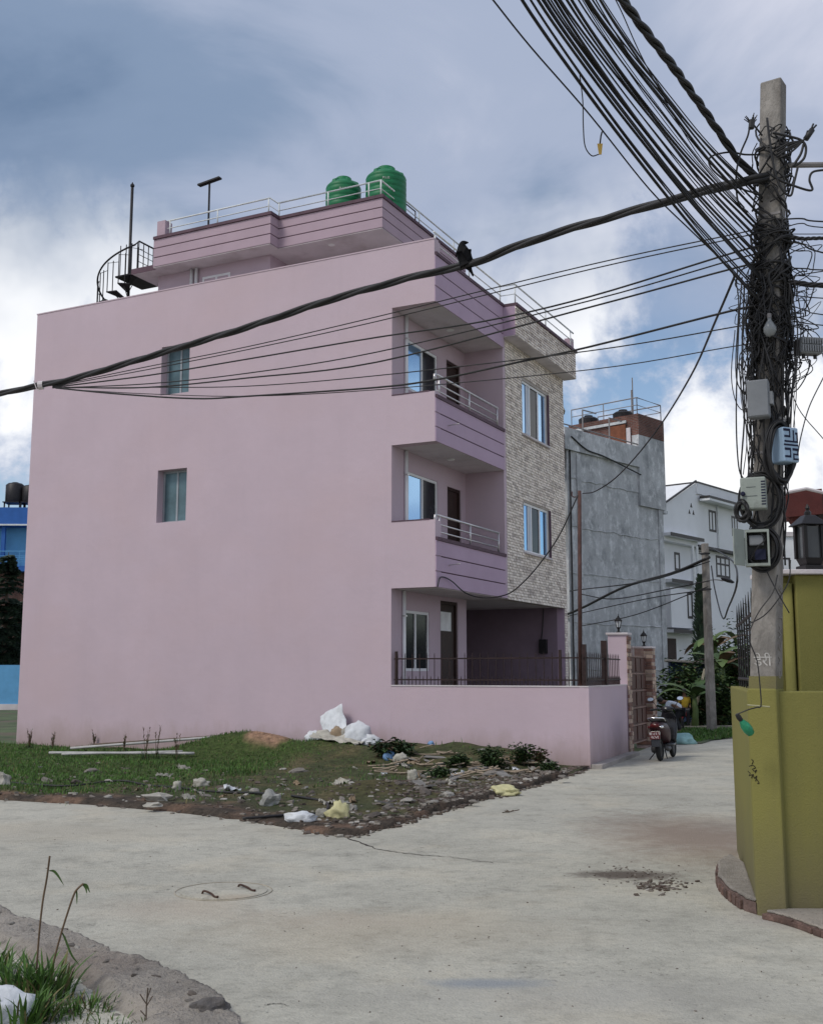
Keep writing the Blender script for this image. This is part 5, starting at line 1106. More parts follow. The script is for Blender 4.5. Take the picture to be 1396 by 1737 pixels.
MB().tube([(.22, -.22, .66), (.25, 0, .64), (.22, .22, .66)], 0.013, 6).build('handlebar', M_GALV, bike); MB().box(-.22, -.02, -.06, .06, .53, .57).build('saddle', M_TYRE, bike, bevel=0.015); MB().box(-.48, -.24, -.10, .10, .46, .62).build('basket', M_RED, bike, bevel=0.02)

# ---- parked scooter, seen from behind
def loft(mb, secs, n=16, pw_=2.6):
    rings = []
    for (x, y, z, hw_, hh_) in secs:
        P = []
        for j in range(n):
            a = 2 * math.pi * j / n; c, s = math.cos(a), math.sin(a); P.append((x, y + hw_ * abs(c) ** (2 / pw_) * (1 if c >= 0 else -1), z + hh_ * abs(s) ** (2 / pw_) * (1 if s >= 0 else -1)))
        rings.append(mb.pts(P))
    for a, b in zip(rings, rings[1:]):
        for j in range(n): mb.face((a + j, a + (j + 1) % n, b + (j + 1) % n, b + j))
    mb.face([rings[0] + j for j in reversed(range(n))]); mb.face([rings[-1] + j for j in range(n)]); return mb
ps = gnd(1120, 1291)
sc = thing('parked_scooter', 'black and maroon scooter parked on its stand beside the gate', 'scooter', (ps.x, ps.y, 0), R(90 - 25)); sc.rotation_euler = (R(-3), 0, R(90 - 25))
M_SBLK = mat('scooter_black', (0.012, 0.012, 0.014), rough=0.25, var=0.2, bump=0.03, spec=0.6); M_SMAR = mat('scooter_maroon', (0.04, 0.009, 0.012), rough=0.42, var=0.2, bump=0.02, spec=0.3); M_SEAT = mat('scooter_seat', (0.02, 0.02, 0.021), rough=0.75, bump=0.3); M_CHR = mat('chrome', (0.8, 0.8, 0.8), rough=0.12, metal=1.0, bump=0); M_LRED = mat('tail_lamp_red', (0.09, 0.008, 0.008), rough=0.2, bump=0); M_PLATE = mat('plate_red', (0.10, 0.012, 0.015), rough=0.5, bump=0); M_GREYP = mat('scooter_grey_plastic', (0.05, 0.05, 0.052), rough=0.6, bump=0.1)
wheel(sc, (0, 0, .23), .23, .05, M_GREYP); wheel(sc, (1.24, 0, .23), .23, .045, M_GREYP)
loft(MB(), [(-.30, 0, .74, .06, .05), (-.24, 0, .71, .11, .10), (-.05, 0, .66, .16, .16), (.25, 0, .60, .18, .19), (.50, 0, .52, .15, .20), (.62, 0, .46, .10, .16)]).build('rear_body', M_SMAR, sc, smooth=True)
loft(MB(), [(-.22, 0, .83, .10, .03), (-.10, 0, .85, .13, .045), (.25, 0, .83, .14, .05), (.45, 0, .80, .13, .05), (.62, 0, .79, .08, .04)]).build('seat', M_SEAT, sc, smooth=True)
loft(MB(), [(.45, 0, .30, .16, .05), (.75, 0, .29, .17, .04), (1.0, 0, .32, .15, .06)]).build('floorboard', M_SBLK, sc, smooth=True)
loft(MB(), [(.93, 0, .36, .16, .10), (1.02, 0, .60, .19, .12), (1.06, 0, .82, .17, .10), (1.02, 0, .98, .11, .06)]).build('front_apron', M_SBLK, sc, smooth=True)
loft(MB(), [(.90, 0, 1.02, .08, .05), (1.0, 0, 1.04, .14, .06), (1.12, 0, 1.03, .09, .06)]).build('headlight_cowl', M_SBLK, sc, smooth=True)
loft(MB(), [(1.02, 0, .44, .055, .05), (1.22, 0, .50, .065, .03), (1.42, 0, .42, .055, .03), (1.47, 0, .32, .05, .03)]).build('front_mudguard', M_SBLK, sc, smooth=True)
hbv = MB(); hbv.tube(smooth_path([(.86, -.33, 1.03), (.96, -.15, 1.04), (.98, 0, 1.03), (.96, .15, 1.04), (.86, .33, 1.03)], 5), 0.016, 7); hbo = hbv.build('handlebar', M_SBLK, sc, smooth=True)
for s_ in (-1, 1):
    MB().tube([(.86, s_ * .33, 1.03), (.92, s_ * .21, 1.035)], 0.022, 8).build('grip', M_SEAT, hbo)
    mo = MB().tube(smooth_path([(.95, s_ * .17, 1.04), (.93, s_ * .24, 1.15), (.93, s_ * .30, 1.22)], 4), 0.008, 6).build('mirror', M_SBLK, sc)
    MB().lathe([(0.055, -0.012), (0.06, 0), (0.058, 0.008)], 16, (0, 0, 0), Matrix.Translation((.925, s_ * .32, 1.25)) @ Matrix.Rotation(R(-78), 4, 'Y') @ Matrix.Diagonal((0.75, 1.25, 1, 1))).build('mirror_shell', M_SBLK, mo)
    MB().lathe([(0.052, 0), (0.05, 0.003)], 16, (0, 0, 0), Matrix.Translation((.914, s_ * .32, 1.252)) @ Matrix.Rotation(R(-78), 4, 'Y') @ Matrix.Diagonal((0.75, 1.25, 1, 1))).build('mirror_glass', M_CHR, mo)
    loft(MB(), [(-.26, s_ * .11, .70, .02, .02), (-.22, s_ * .13, .70, .035, .03), (-.16, s_ * .14, .70, .03, .025)], 10).build('indicator', M_CHR if s_ < 0 else M_LRED, sc, smooth=True)
loft(MB(), [(-.315, 0, .73, .085, .032), (-.28, 0, .73, .10, .045), (-.24, 0, .73, .09, .04)], 12).build('tail_light', M_LRED, sc, smooth=True)
MB().tube(smooth_path([(.10, -.15, .80), (-.15, -.16, .87), (-.30, -.09, .885), (-.33, 0, .89), (-.30, .09, .885), (-.15, .16, .87), (.10, .15, .80)], 5), 0.014, 7).build('grab_rail', M_CHR, sc, smooth=True)
MB().hexa([(-.33, -.09, .30), (-.31, -.09, .30), (-.31, .09, .30), (-.33, .09, .30), (-.27, -.10, .62), (-.22, -.10, .62), (-.22, .10, .62), (-.27, .10, .62)]).build('rear_mudguard', M_SBLK, sc, bevel=0.01)
plt = MB().hexa([(-.345, -.105, .46), (-.34, -.105, .46), (-.34, .105, .46), (-.345, .105, .46), (-.322, -.105, .61), (-.317, -.105, .61), (-.317, .105, .61), (-.322, .105, .61)]).build('number_plate', M_PLATE, sc)
M_PTXT = mat('plate_lettering', (0.75, 0.75, 0.75), bump=0)
for tx, zz in (('बा ८२ प', .568), ('२८५१', .50)):
    me = set_mat(text_mesh(tx, 0.075, 0.001), M_PTXT); xx_ = -.3465 + (zz - .46) * .15
    place('lettering', me, plt, (xx_, 0, zz), (R(90) - 0.15, 0, R(-90)))
MB().tube(smooth_path([(.25, -.15, .25), (.0, -.17, .24), (-.15, -.17, .28)], 4), 0.045, 10).build('exhaust', M_GREYP, sc, smooth=True)
loft(MB(), [(-.08, .10, .25, .06, .08), (.2, .12, .27, .07, .09), (.45, .10, .28, .06, .08)]).build('engine_case', M_GREYP, sc, smooth=True)
MB().tube([(.35, .12, .22), (.22, .30, .0)], 0.012, 6).build('side_stand', M_SBLK, sc); MB().tube([(.05, -.10, .22), (-.12, -.17, .06)], 0.012, 6).build('kick_lever', M_SBLK, sc)
# teal sack and grey bundle by the verge
M_TEAL = mat('teal_sheet', (0.25, 0.42, 0.42), var=0.2, scale=5, bump=0.5, bscale=10)
q = gnd(1152, 1262); tag(place('plastic_sheet', blob('plastic_sheet', M_TEAL, .42, .28, .20, .3, 2.2, 5, 3, -.4, crease=.25), None, (q.x, q.y, 0.0)), 'crumpled teal plastic sheet by the verge behind the scooter', 'sheet')
# ================================================================ GREEN CORNER WALL, UTILITY POLE
M_OLIVE = wall_paint('olive_green_paint', (0.212, 0.197, 0.058), (0.14, 0.12, 0.075), grain=75, chip=(0.10, 0.085, 0.05), streak=0.14, dirt_h=0.7)
PB = at(1299, 1150, 8.72); PT = at(1311, 142, 8.72); axis = (PT - PB) / (PT.z - PB.z)
def paxis(z): return PB + axis * (z - PB.z)
phi = R(-34)
def pole_foot(sx, sy, e): q = paxis(1.62) + Matrix.Rotation(phi, 3, 'Z') @ Vec((sx * .105 * e, sy * .10 * e, 0)); q.z = 0; return q
A0 = pole_foot(-1, -1, 1.06); A1 = pole_foot(1, -1, 1.06); A2 = pole_foot(1, 1, 1.06); A3 = pole_foot(-1, 1, 1.06); Bfar = at(1241, 1200, 11.6); WTOP = 1.665
RIGHT0 = A1.lerp(A2, 0.22)
ow = thing('olive_wall', 'olive green plastered wall turning round the utility pole at the road corner', 'wall', (A0.x, A0.y, 0))
def owp(mb, name, m, bevel=0.0, par=None):
    for v in mb.v: v -= Vec((A0.x, A0.y, 0))
    return mb.build(name, m, par or ow, bevel=bevel)
def prismw(poly, z0, z1): return MB().prism([(p.x, p.y) for p in poly], z0, z1)
d1 = (Vec((Bfar.x, Bfar.y, 0)) - A0).normalized(); n1 = Vec((d1.y, -d1.x, 0))
owp(prismw([A0 + d1 * 0.03, A0 + d1 * 3.2, A0 + d1 * 3.2 + n1 * 0.18, A0 + d1 * 0.03 + n1 * 0.18], -0.2, WTOP), 'road_side_wall', M_OLIVE, 0.012)
RX = Vec((1, -0.035, 0)).normalized(); R1 = RIGHT0 + RX * 4.5; RN = Vec((-RX.y, RX.x, 0))
owp(prismw([RIGHT0 + RN * 0.015, R1 + RN * 0.015, R1 + RN * 0.2, RIGHT0 + RN * 0.2], -0.2, WTOP - 0.003), 'front_wall', M_OLIVE, 0.012)
# plastered casing round the foot of the pole
owp(prismw([A0, A1, A2, A3], -0.2, WTOP + 0.02), 'pole_casing', M_OLIVE, 0.015)
# scrawl on the wall
M_INK = mat('dark_scrawl', (0.03, 0.025, 0.012), bump=0)
def scrawl(px_list, name='scrawl', rr=0.0035):
    n = Vec((A1.y - A0.y, -(A1.x - A0.x), 0)).normalized(); pts = [onplane(x, y, A0, n) + n * 0.002 for x, y in px_list]
    owp(MB().tube(smooth_path(pts, 4), rr, 5), name, M_INK)
for s_ in ([(1274, 1288), (1277, 1291), (1275, 1296)], [(1270, 1300), (1276, 1298), (1281, 1302), (1277, 1304)], [(1275, 1304), (1279, 1308), (1283, 1306), (1280, 1311)], [(1268, 1308), (1272, 1312), (1270, 1316), (1276, 1314), (1274, 1320)], [(1277, 1313), (1279, 1320), (1283, 1316), (1281, 1325)], [(1283, 1322), (1287, 1328), (1284, 1329)]): scrawl(s_)
# taller gate post of the same green with pipe and coping
g0 = at(1357, 1165, 9.5); g0.z = 0; GZ = at(1365, 969, 9.5).z
gp = thing('olive_gate_post', 'taller olive green gate post with a grey coping behind the wall', 'gate post', g0)
MB().box(0, 1.6, 0, 0.5, 0, GZ - 0.03).build('shaft', M_OLIVE, gp, bevel=0.01); MB().box(-0.17, -0.001, 0.12, 0.5, 0, GZ - 0.032).build('return', M_OLIVE, gp)
MB().box(-0.22, 1.65, -0.06, 0.55, GZ - 0.029, GZ + 0.012).build('coping', M_SOFF, gp, bevel=0.008); MB().tube([(-0.055, 0.06, 0), (-0.055, 0.06, GZ - 0.1)], 0.045, 10).build('rain_pipe', M_OLIVE, gp, smooth=True)
lb = at(1374, 965, 9.62)
ln_ = thing('square_lantern', 'large black square lantern on the olive gate post', 'lantern', (lb.x, lb.y, GZ + 0.012), 0.15)
S = 0.09
ln_.scale = (1, 1, 0.92)
MB().box(-S * 1.0, S * 1.0, -S * 1.0, S * 1.0, 0, 0.05).build('base', M_LANT, ln_, bevel=0.006); MB().hexa([(-S * .7, -S * .7, .05), (S * .7, -S * .7, .05), (S * .7, S * .7, .05), (-S * .7, S * .7, .05), (-S * .95, -S * .95, .12), (S * .95, -S * .95, .12), (S * .95, S * .95, .12), (-S * .95, S * .95, .12)]).build('tray', M_LANT, ln_)
MB().box(-S * .8, S * .8, -S * .8, S * .8, .121, .42).build('glass', mat('dark_lantern_glass', (0.05, 0.055, 0.06), rough=0.12, spec=0.4, bump=0.05, bscale=12), ln_)
for sx in (-1, 1):
    for sy in (-1, 1): MB().box(sx * S * .88 - .016, sx * S * .88 + .016, sy * S * .88 - .016, sy * S * .88 + .016, .12, .43).build('corner_bar', M_LANT, ln_)
MB().hexa([(-S * 1.45, -S * 1.45, .431), (S * 1.45, -S * 1.45, .431), (S * 1.45, S * 1.45, .431), (-S * 1.45, S * 1.45, .431), (-S * .5, -S * .5, .53), (S * .5, -S * .5, .53), (S * .5, S * .5, .53), (-S * .5, S * .5, .53)]).build('roof', M_LANT, ln_, bevel=0.008)
MB().lathe([(0.03, .53), (0.03, .56), (0.014, .58), (0.02, .60), (0.004, .64)], 10).build('finial', M_LANT, ln_)
# porch roof with red edge behind the lantern
pr = at(1331, 850, 13.0); prz = pr.z
M_RROOF = mat('red_roof_edge', (0.10, 0.02, 0.016), rough=0.6, var=0.25, scale=3, bump=0.2); M_RUND = mat('dark_roof_underside', (0.06, 0.045, 0.04), var=0.3, bump=0.3)
rr_ = thing('red_porch', 'red edged sloping porch roof on brown posts behind the lantern', 'porch', (pr.x, pr.y, 0))
MB().hexa([(0.0, 0, prz - .12), (4, 0, prz + .25), (5, 3, prz + .25), (1.15, 3, prz - .05), (0.0, 0, prz + .06), (4, 0, prz + .42), (5, 3, prz + .42), (1.15, 3, prz + .1)]).build('roof', M_RUND, rr_)
MB().hexa([(-.02, -.06, prz - .2), (.42, -.06, prz - .16), (.42, -.001, prz - .16), (-.02, -.001, prz - .2), (-.02, -.06, prz + .1), (.42, -.06, prz + .14), (.42, -.001, prz + .14), (-.02, -.001, prz + .1)]).build('fascia', M_RROOF, rr_)
MB().hexa([(0.05, .02, prz - .22), (.3, .02, prz - .18), (.3, .3, prz - .18), (0.05, .3, prz - .22), (.0, .02, prz - .12), (.6, .02, prz - .07), (.6, .3, prz - .07), (.0, .3, prz - .12)]).build('bracket', M_RROOF, rr_)
MB().hexa([(.36, .05, prz - .62), (.5, .05, prz - .62), (.5, .2, prz - .62), (.36, .2, prz - .62), (.08, .05, prz - .2), (.45, .05, prz - .2), (.45, .2, prz - .2), (.08, .2, prz - .2)]).build('brace', M_RROOF, rr_)
MB().box(.42, .62, .1, .3, -.04, prz - .1).build('post', M_RUND, rr_); MB().box(3.4, 3.6, .1, .3, -.04, prz + .1).build('post', M_RUND, rr_)
MB().box(1.6, 5, 2.7, 2.95, -.04, prz - .1).build('back_wall', M_RUND, rr_)
MB().tube([(-.1, -.3, prz + .05), (.15, -.3, prz + .1), (.9, -.3, prz - .08)], 0.02, 7).build('conduit', M_SOFF, rr_)
p = at(1333, 1130, 62); ds = thing('distant_house', 'small pale house far away between the pole and gate post', 'building', (p.x, p.y, 0)); hz = at(1336, 910, 62).z
MB().box(-2, 1.2, 0, 5, -.3, hz).build('wall', M_WHW, ds); MB().box(-2.1, 1.3, -.1, 5.1, hz, hz + .25).build('parapet', M_SOFF, ds); window(ds, 'y', -.02, -.4, .5, hz - 2.4, hz - 1.2, 2, .1, fm=M_TRIM, panes=[M_GLASSD])
# black spiked fence on the road side wall
bf = thing('spiked_fence', 'black iron fence of close spiked bars on the olive wall', 'fence', (A0.x, A0.y, 0))
sb = MB().tube([(0, 0, 0), (0, 0, .72), (0, 0, .83)], [.009, .009, .002], 5).mesh('bar', M_IRONB)
for i in range(7): q = d1 * (0.5 + i * 0.42) + n1 * 0.09; place('bar', sb, bf, (q.x, q.y, WTOP))
for zz in (.08, .62): q0 = d1 * .5 + n1 * .09; q1 = d1 * 3.15 + n1 * .09; MB().tube([q0 + Vec((0, 0, WTOP + zz)), q1 + Vec((0, 0, WTOP + zz))], .016, 6).build('rail', M_IRONB, bf)
# kerb pieces at the wall foot with broken brick
def kerb_piece(pxs, h, label, seed, back):
    c = [gnd(x, y) for x, y in pxs]; cen = c[0]; t = thing('wall_kerb', label, 'kerb', cen)
    r = random.Random(seed); out = smooth_path(c, 6); poly = [(p.x - cen.x + r.gauss(0, .006), p.y - cen.y + r.gauss(0, .006)) for p in out] + [(p.x - cen.x, p.y - cen.y) for p in back]
    MB().prism(poly, -.05, h * 0.72).build('bed', M_KERBB, t); MB().prism([(x * .985, y) for x, y in poly], h * 0.72 + .001, h).build('concrete_top', M_KERB, t, bevel=0.02)
    for i in range(0, len(out) - 2, 2):
        p, q = out[i], out[i + 1]; a = math.atan2(q.y - p.y, q.x - p.x); m = (p + q) / 2 - cen
        MB().box(-.05 * r.uniform(.7, 1.1), .05 * r.uniform(.7, 1.1), -.02, .03, 0.0, h * .70 * r.uniform(.7, 1), Matrix.Translation((m.x, m.y, 0)) @ Matrix.Rotation(a, 4, 'Z')).build('brick', M_BRK, t, bevel=0.006)
    return t
M_KERBB = mat('rubble_bed', (0.15, 0.10, 0.085), var=0.35, scale=9, bump=0.9, bscale=30); M_BRK = mat('broken_brick', (0.13, 0.08, 0.065), var=0.3, scale=9, bump=0.8, rand=0.35, bscale=30)
kerb_piece([(1240, 1470), (1222, 1478), (1217, 1492), (1221, 1510), (1238, 1528), (1262, 1545)], 0.12, 'low concrete kerb with exposed brick curving round the wall corner', 3, [A0 + d1 * .02, A0 + d1 * 1.7])
kerb_piece([(1300, 1560), (1325, 1566), (1360, 1577), (1400, 1592), (1480, 1610)], 0.07, 'broken brick and concrete ledge along the foot of the olive front wall', 4, [RIGHT0 + RX * .6, RIGHT0 + RX * .03])

# ---- the big utility pole
def pole_z(py): return at(1305, py, 8.72).z
base = paxis(1.5)
up = thing('utility_pole', 'weathered square concrete utility pole rising from the olive wall corner', 'utility pole', base)
def corner(z, sx, sy):
    f = 1 - 0.17 * (z / 6.7); a, b = .105 * f, .10 * f; q = Matrix.Rotation(phi, 3, 'Z') @ Vec((sx * a, sy * b, 0)); return paxis(z) + q - base
zt_ = PT.z
MB().hexa([corner(1.5, *s) for s in ((-1, -1), (1, -1), (1, 1), (-1, 1))] + [corner(zt_, *s) for s in ((-1, -1), (1, -1), (1, 1), (-1, 1))]).build('shaft', M_POLE, up, bevel=0.014)
zg = pole_z(1147); e = 1.03
def corner2(z, sx, sy, e): c = corner(z, sx, sy) - (paxis(z) - base); return paxis(z) - base + c * e
MB().hexa([corner2(1.52, *s, 1.04) for s in ((-1, -1), (1, -1), (1, 1), (-1, 1))] + [corner2(zg, *s, 1.04) for s in ((-1, -1), (1, -1), (1, 1), (-1, 1))]).build('painted_foot', M_OLIVE, up)
Ln = Matrix.Rotation(phi, 3, 'Z') @ Vec((0, -1, 0)); Rn = Matrix.Rotation(phi, 3, 'Z') @ Vec((1, 0, 0))
yawL = math.atan2(Ln.x, -Ln.y)
def on_pole(me, name, z, face, m, roll=0.0):
    n = Ln if face == 'L' else Rn; f = 1 - .17 * z / 6.7; c = paxis(z) - base + n * ((.10 if face == 'L' else .105) * f + .002)
    x = Vec((0, 0, 1)).cross(n); M = Matrix((x, Vec((0, 0, 1)), n)).transposed() @ Matrix.Rotation(roll, 3, 'Z'); o = place(name, set_mat(me, m), up, c); o.rotation_euler = M.to_euler(); return o
M_WPAINT = mat('white_stencil_paint', (0.46, 0.44, 0.42), var=0.3, scale=25, bump=0.1); M_EMB = mat('cast_lettering', (0.24, 0.22, 0.205), var=0.3, scale=20, bump=0.4)
on_pole(text_mesh('डेरी', 0.11, 0.001), 'stencil', pole_z(1122), 'L', M_WPAINT)
for i, ch in enumerate('ASJWCVC'): on_pole(text_mesh(ch, 0.105, 0.003), 'cast_letter', pole_z(1000 + i * 24), 'R', M_EMB, R(90))
MB().tube([paxis(pole_z(285)) - base + Rn * .09, paxis(pole_z(285)) - base + Rn * .09 + Vec((1.9, -.05, 0))], .024, 8).build('cross_arm', M_GALV, up)
for zz in (pole_z(715), pole_z(772), pole_z(830), pole_z(372)):
    rb = MB(); P_ = [corner2(zz, *s, 1.05) for s in ((-1, -1), (1, -1), (1, 1), (-1, 1))]; rb.hexa(P_ + [p_ + Vec((0, 0, .02)) for p_ in P_]); rb.build('steel_band', M_GALV, up)

# ---- boxes on the pole
M_BOXG = mat('grey_box_plastic', (0.21, 0.22, 0.235), rough=0.5, var=0.12, scale=4, bump=0.08, col2=(0.14, 0.145, 0.15), c2scale=3, c2lo=.55, c2hi=.8); M_BOXP = mat('pale_green_box', (0.29, 0.32, 0.29), rough=0.55, var=0.15, bump=0.08, col2=(0.17, 0.18, 0.165), c2scale=5, c2lo=.52, c2hi=.72); M_BOXB = mat('pale_blue_box', (0.32, 0.44, 0.58), rough=0.5, var=0.12, bump=0.06, col2=(0.22, 0.28, 0.36), c2scale=5, c2lo=.55, c2hi=.75); M_NAVY = mat('navy_print', (0.012, 0.014, 0.04), bump=0)
YB = 8.52
def box_thing(px, py, w, h, d, rz, label, name='junction_box', m=None, Y=YB, cat='box'):
    c = at(px, py, Y); t = thing(name, label, cat, (c.x, c.y, c.z - h / 2), rz); MB().box(-w / 2, w / 2, -d / 2, d / 2, 0, h).build('casing', m, t, bevel=0.012); return t
b1 = box_thing(1286, 678, .165, .30, .11, R(-25), 'plain grey box strapped high on the pole', m=M_BOXG); MB().box(-.078, .078, -.062, -.0551, .01, .29).build('lid', M_BOXG, b1, bevel=0.008); MB().box(.083, .11, -.04, .04, .1, .2).build('hinge', M_BOXG, b1)
b2 = box_thing(1330, 757, .15, .275, .15, R(45), 'pale blue box with bold dark blocky lettering inside a cable loop', m=M_BOXB)
# bold maze-like lettering on the right face (local -y face turned 45 degrees faces right-front), print bars on the left face
def bars(rects, face):
    for (x0, z0, x1, z1) in rects:
        if face == 'R': MB().box(.0752, .0768, -.075 + x0 * .15, -.075 + x1 * .15, z0 * .275, z1 * .275).build('printed_mark', M_NAVY, b2)
        else: MB().box(-.075 + x0 * .15, -.075 + x1 * .15, -.0768, -.0752, z0 * .275, z1 * .275).build('printed_mark', M_NAVY, b2)
bars([(0, .88, .45, .95), (.38, .72, .45, .88), (.05, .70, .45, .76), (.05, .56, .95, .61), (.62, .61, .70, .92), (.78, .80, .95, .86), (.86, .61, .95, .80), (0, .46, .95, .51), (.05, .33, .45, .40), (.38, .16, .45, .33), (.05, .12, .45, .18), (.55, .33, .95, .40), (.86, .20, .95, .33), (.58, .20, .95, .25), (.58, .06, .66, .20), (.58, .06, .95, .11)], 'L')
b2.rotation_euler.z = R(24)
bars([(.08, .90, .55, .925), (.1, .60, .55, .62), (.08, .42, .6, .45), (.05, .10, .55, .13)], 'R')
b3 = box_thing(1278, 838, .19, .25, .12, R(-22), 'pale green slotted box on the pole above the open meter box', m=M_BOXP)
for i in range(9): MB().box(.06, .092, -.0625, -.0601, .03 + i * .022, .040 + i * .022).build('vent_slot', M_NAVY, b3)
MB().box(-.07, .03, -.0622, -.0601, .10, .103).build('print_line', M_NAVY, b3); MB().box(-.05, .02, -.0622, -.0601, .17, .173).build('print_line', M_NAVY, b3); MB().lathe([(.018, 0), (.018, .02), (.01, .026)], 10, (0, 0, 0), Matrix.Translation((-.075, -.06, .12)) @ Matrix.Rotation(R(90), 4, 'X')).build('knob', M_NAVY, b3)
c = at(1284, 930, YB); b4 = thing('meter_box', 'open meter box with its pale door swung back and wiring inside', 'box', (c.x, c.y, c.z - .14), R(-18))
MB().wall(-.09, .09, 0, .28, -.06, .06, [(-.075, .075, .02, .26)]).build('casing', M_BOXP, b4); MB().box(-.075, .075, .03, .059, .02, .26).build('back_plate', M_GREYP, b4); MB().box(-.06, .05, -.03, .029, .16, .24).build('meter', M_BOXG, b4, bevel=.01); MB().box(-.02, .06, -.02, .028, .05, .13).build('breaker', M_NAVY, b4)
MB().box(-.005, .005, -.16, 0, 0, .28, Matrix.Translation((-.095, -.06, 0)) @ Matrix.Rotation(R(-28), 4, 'Z')).build('door', M_BOXP, b4, bevel=.004)
MB().tube(smooth_path([(-.05, -.03, .06), (0, -.05, .14), (.06, -.04, .2), (.03, -.05, .25)], 5), .006, 5).build('wiring', M_CABLE, b4)
b5 = box_thing(1371, 588, .19, .135, .10, R(10), 'finned dark grey amplifier box hung on cables right of the pole', 'amplifier_box', M_BOXG, 8.6)
for i in range(9):
    for z0 in (.012, .075): MB().box(-.088 + i * .021, -.080 + i * .021, -.068, -.0501, z0, z0 + .05).build('fin', M_BOXG, b5)
MB().box(-.12, -.096, -.03, .03, -.01, .11).build('end_cap', M_CABLE, b5); [MB().tube([(x, 0, -.03), (x, 0, .0)], .014, 6).build('gland', M_CABLE, b5) for x in (-.05, .05)]
c = at(1305, 556, 8.55); bulb = thing('glass_bulb', 'dusty clear lamp bulb dangling among the cables on the pole', 'bulb', c)
MB().lathe([(.002, -.075), (.03, -.068), (.05, -.03), (.05, .0), (.03, .04), (.016, .06), (.016, .08)], 16).build('globe', mat('dusty_bulb', (0.22, 0.23, 0.235), rough=.25, var=.15, bump=0.05), bulb, smooth=True); MB().lathe([(.018, .08), (.018, .115), (.008, .12)], 10).build('cap', M_GALV, bulb); MB().tube([(0, 0, .12), (.02, .02, .2), (.03, .08, .24)], .005, 5).build('flex', M_CABLE, bulb)
# green bottle lamp hung on the wall
c = at(1264, 1232, 8.42); gb_ = thing('bottle_lamp', 'green plastic bottle hanging by wire from the olive wall', 'bottle', c); Mt = Matrix.Rotation(R(-38), 4, 'Y') @ Matrix.Rotation(R(12), 4, 'X')
MB().lathe([(.006, -.085), (.03, -.07), (.038, -.03), (.036, .01), (.02, .05), (.012, .06)], 14, (0, 0, 0), Mt).build('bottle', mat('green_bottle_plastic', (0.03, 0.32, 0.16), rough=.15, trans=.35, var=.2, scale=20, bump=.3, bscale=25), gb_, smooth=True); MB().lathe([(.018, .06), (.02, .09), (.014, .115)], 10, (0, 0, 0), Mt).build('socket', M_CABLE, gb_)
wpt = [Mt @ Vec((0, 0, .115))] + [at(x, y, 8.38) - c for x, y in ((1268, 1204), (1282, 1200), (1290, 1196), (1288, 1160), (1283, 1120), (1270, 1080), (1285, 1040), (1310, 1005), (1318, 975))]
MB().tube(smooth_path(wpt, 5), .005, 5).build('flex', M_CABLE, gb_); MB().tube([at(1267, 1196, 8.44) - c, at(1305, 1199, 8.36) - c], .006, 5).build('wire_tie', mat('galv_wire', (0.35, 0.33, 0.2)), gb_)

# ================================================================ CABLES
def wire(pix, r, label, group=None, name='cable', ext=None, k=6, n=5, cat='cable', m=None):
    """pix: (x, y, distance) points; origin at the first point"""
    P = [at(x, y, Y) for x, y, Y in pix]
    S = smooth_path(P, k)
    if ext: S.append(P[-1] + (P[-1] - P[-2]).normalized() * ext)
    o = P[0].copy(); mb = MB().tube([p - o for p in S], r, n); return tag(mb.build(name, m or M_CABLE, None, o, smooth=True, recalc=False), label, cat, group)
def twisted(pix, r, strands, sr, label, pitch=0.55, ext=None, name='twisted_cable', group=None):
    P = [at(x, y, Y) for x, y, Y in pix]
    path = smooth_path(P, 26)
    if ext: path += [P[-1] + (P[-1] - P[-2]).normalized() * ext * q / 80 for q in range(1, 81)]
    o = path[0].copy(); mb = MB(); acc = [0.0]
    for a, b in zip(path, path[1:]): acc.append(acc[-1] + (b - a).length)
    for s in range(strands):
        Q = []
        for i, p in enumerate(path):
            t = (path[min(i + 1, len(path) - 1)] - path[max(i - 1, 0)]).normalized(); x = t.cross(Vec((0, 0, 1))).normalized(); y = x.cross(t); a = 6.2832 * (acc[i] / pitch + s / strands) + 0.5 * mnoise.noise(Vec((acc[i], s, 0)))
            Q.append(p - o + (x * math.cos(a) + y * math.sin(a)) * sr)
        mb.tube(Q, r, 6)
    return tag(mb.build(name, M_CABLE, None, o, smooth=True, recalc=False), label, 'cable', group)
def dl(x): return 8.6 + max(0, (1265 - x)) * .0039
twisted([(x, y, dl(x)) for x, y in ((1302, 300), (1268, 306), (1180, 328), (1100, 350), (960, 390), (870, 420), (800, 447), (700, 470), (560, 509), (420, 555), (300, 591), (130, 641), (60, 655), (0, 668), (-120, 690), (-400, 720))], .022, 3, .019, 'thick twisted black cable bundle crossing in front of the pink house', 1.9)
left = [([(1250, 396), (1000, 449), (640, 537), (420, 588), (250, 622), (90, 655)], .006), ([(1250, 403), (1000, 457), (640, 545), (420, 593), (250, 627), (90, 656)], .006), ([(1245, 428), (1000, 503), (820, 545), (640, 572), (420, 609), (250, 637), (90, 657)], .009), ([(1245, 440), (1000, 510), (640, 597), (420, 633), (250, 651), (90, 658)], .007), ([(1240, 456), (1000, 521), (640, 614), (420, 641), (250, 657), (110, 657)], .009),
        ([(1236, 528), (1000, 588), (880, 614), (750, 642), (640, 657), (420, 672), (330, 676), (200, 668), (95, 658)], .0105), ([(1236, 556), (1000, 595), (640, 637), (420, 655), (250, 657), (95, 658)], .006), ([(1228, 590), (1000, 627), (640, 661), (420, 672), (250, 668), (110, 660)], .005)]
for P_, r in left: wire([(1300, P_[0][1] - 12, 8.66)] + [(x, y, dl(x)) for x, y in P_], r, 'thin black cable fanning from the pole to join the thick twisted bundle', 'thin cables spreading left from the pole')
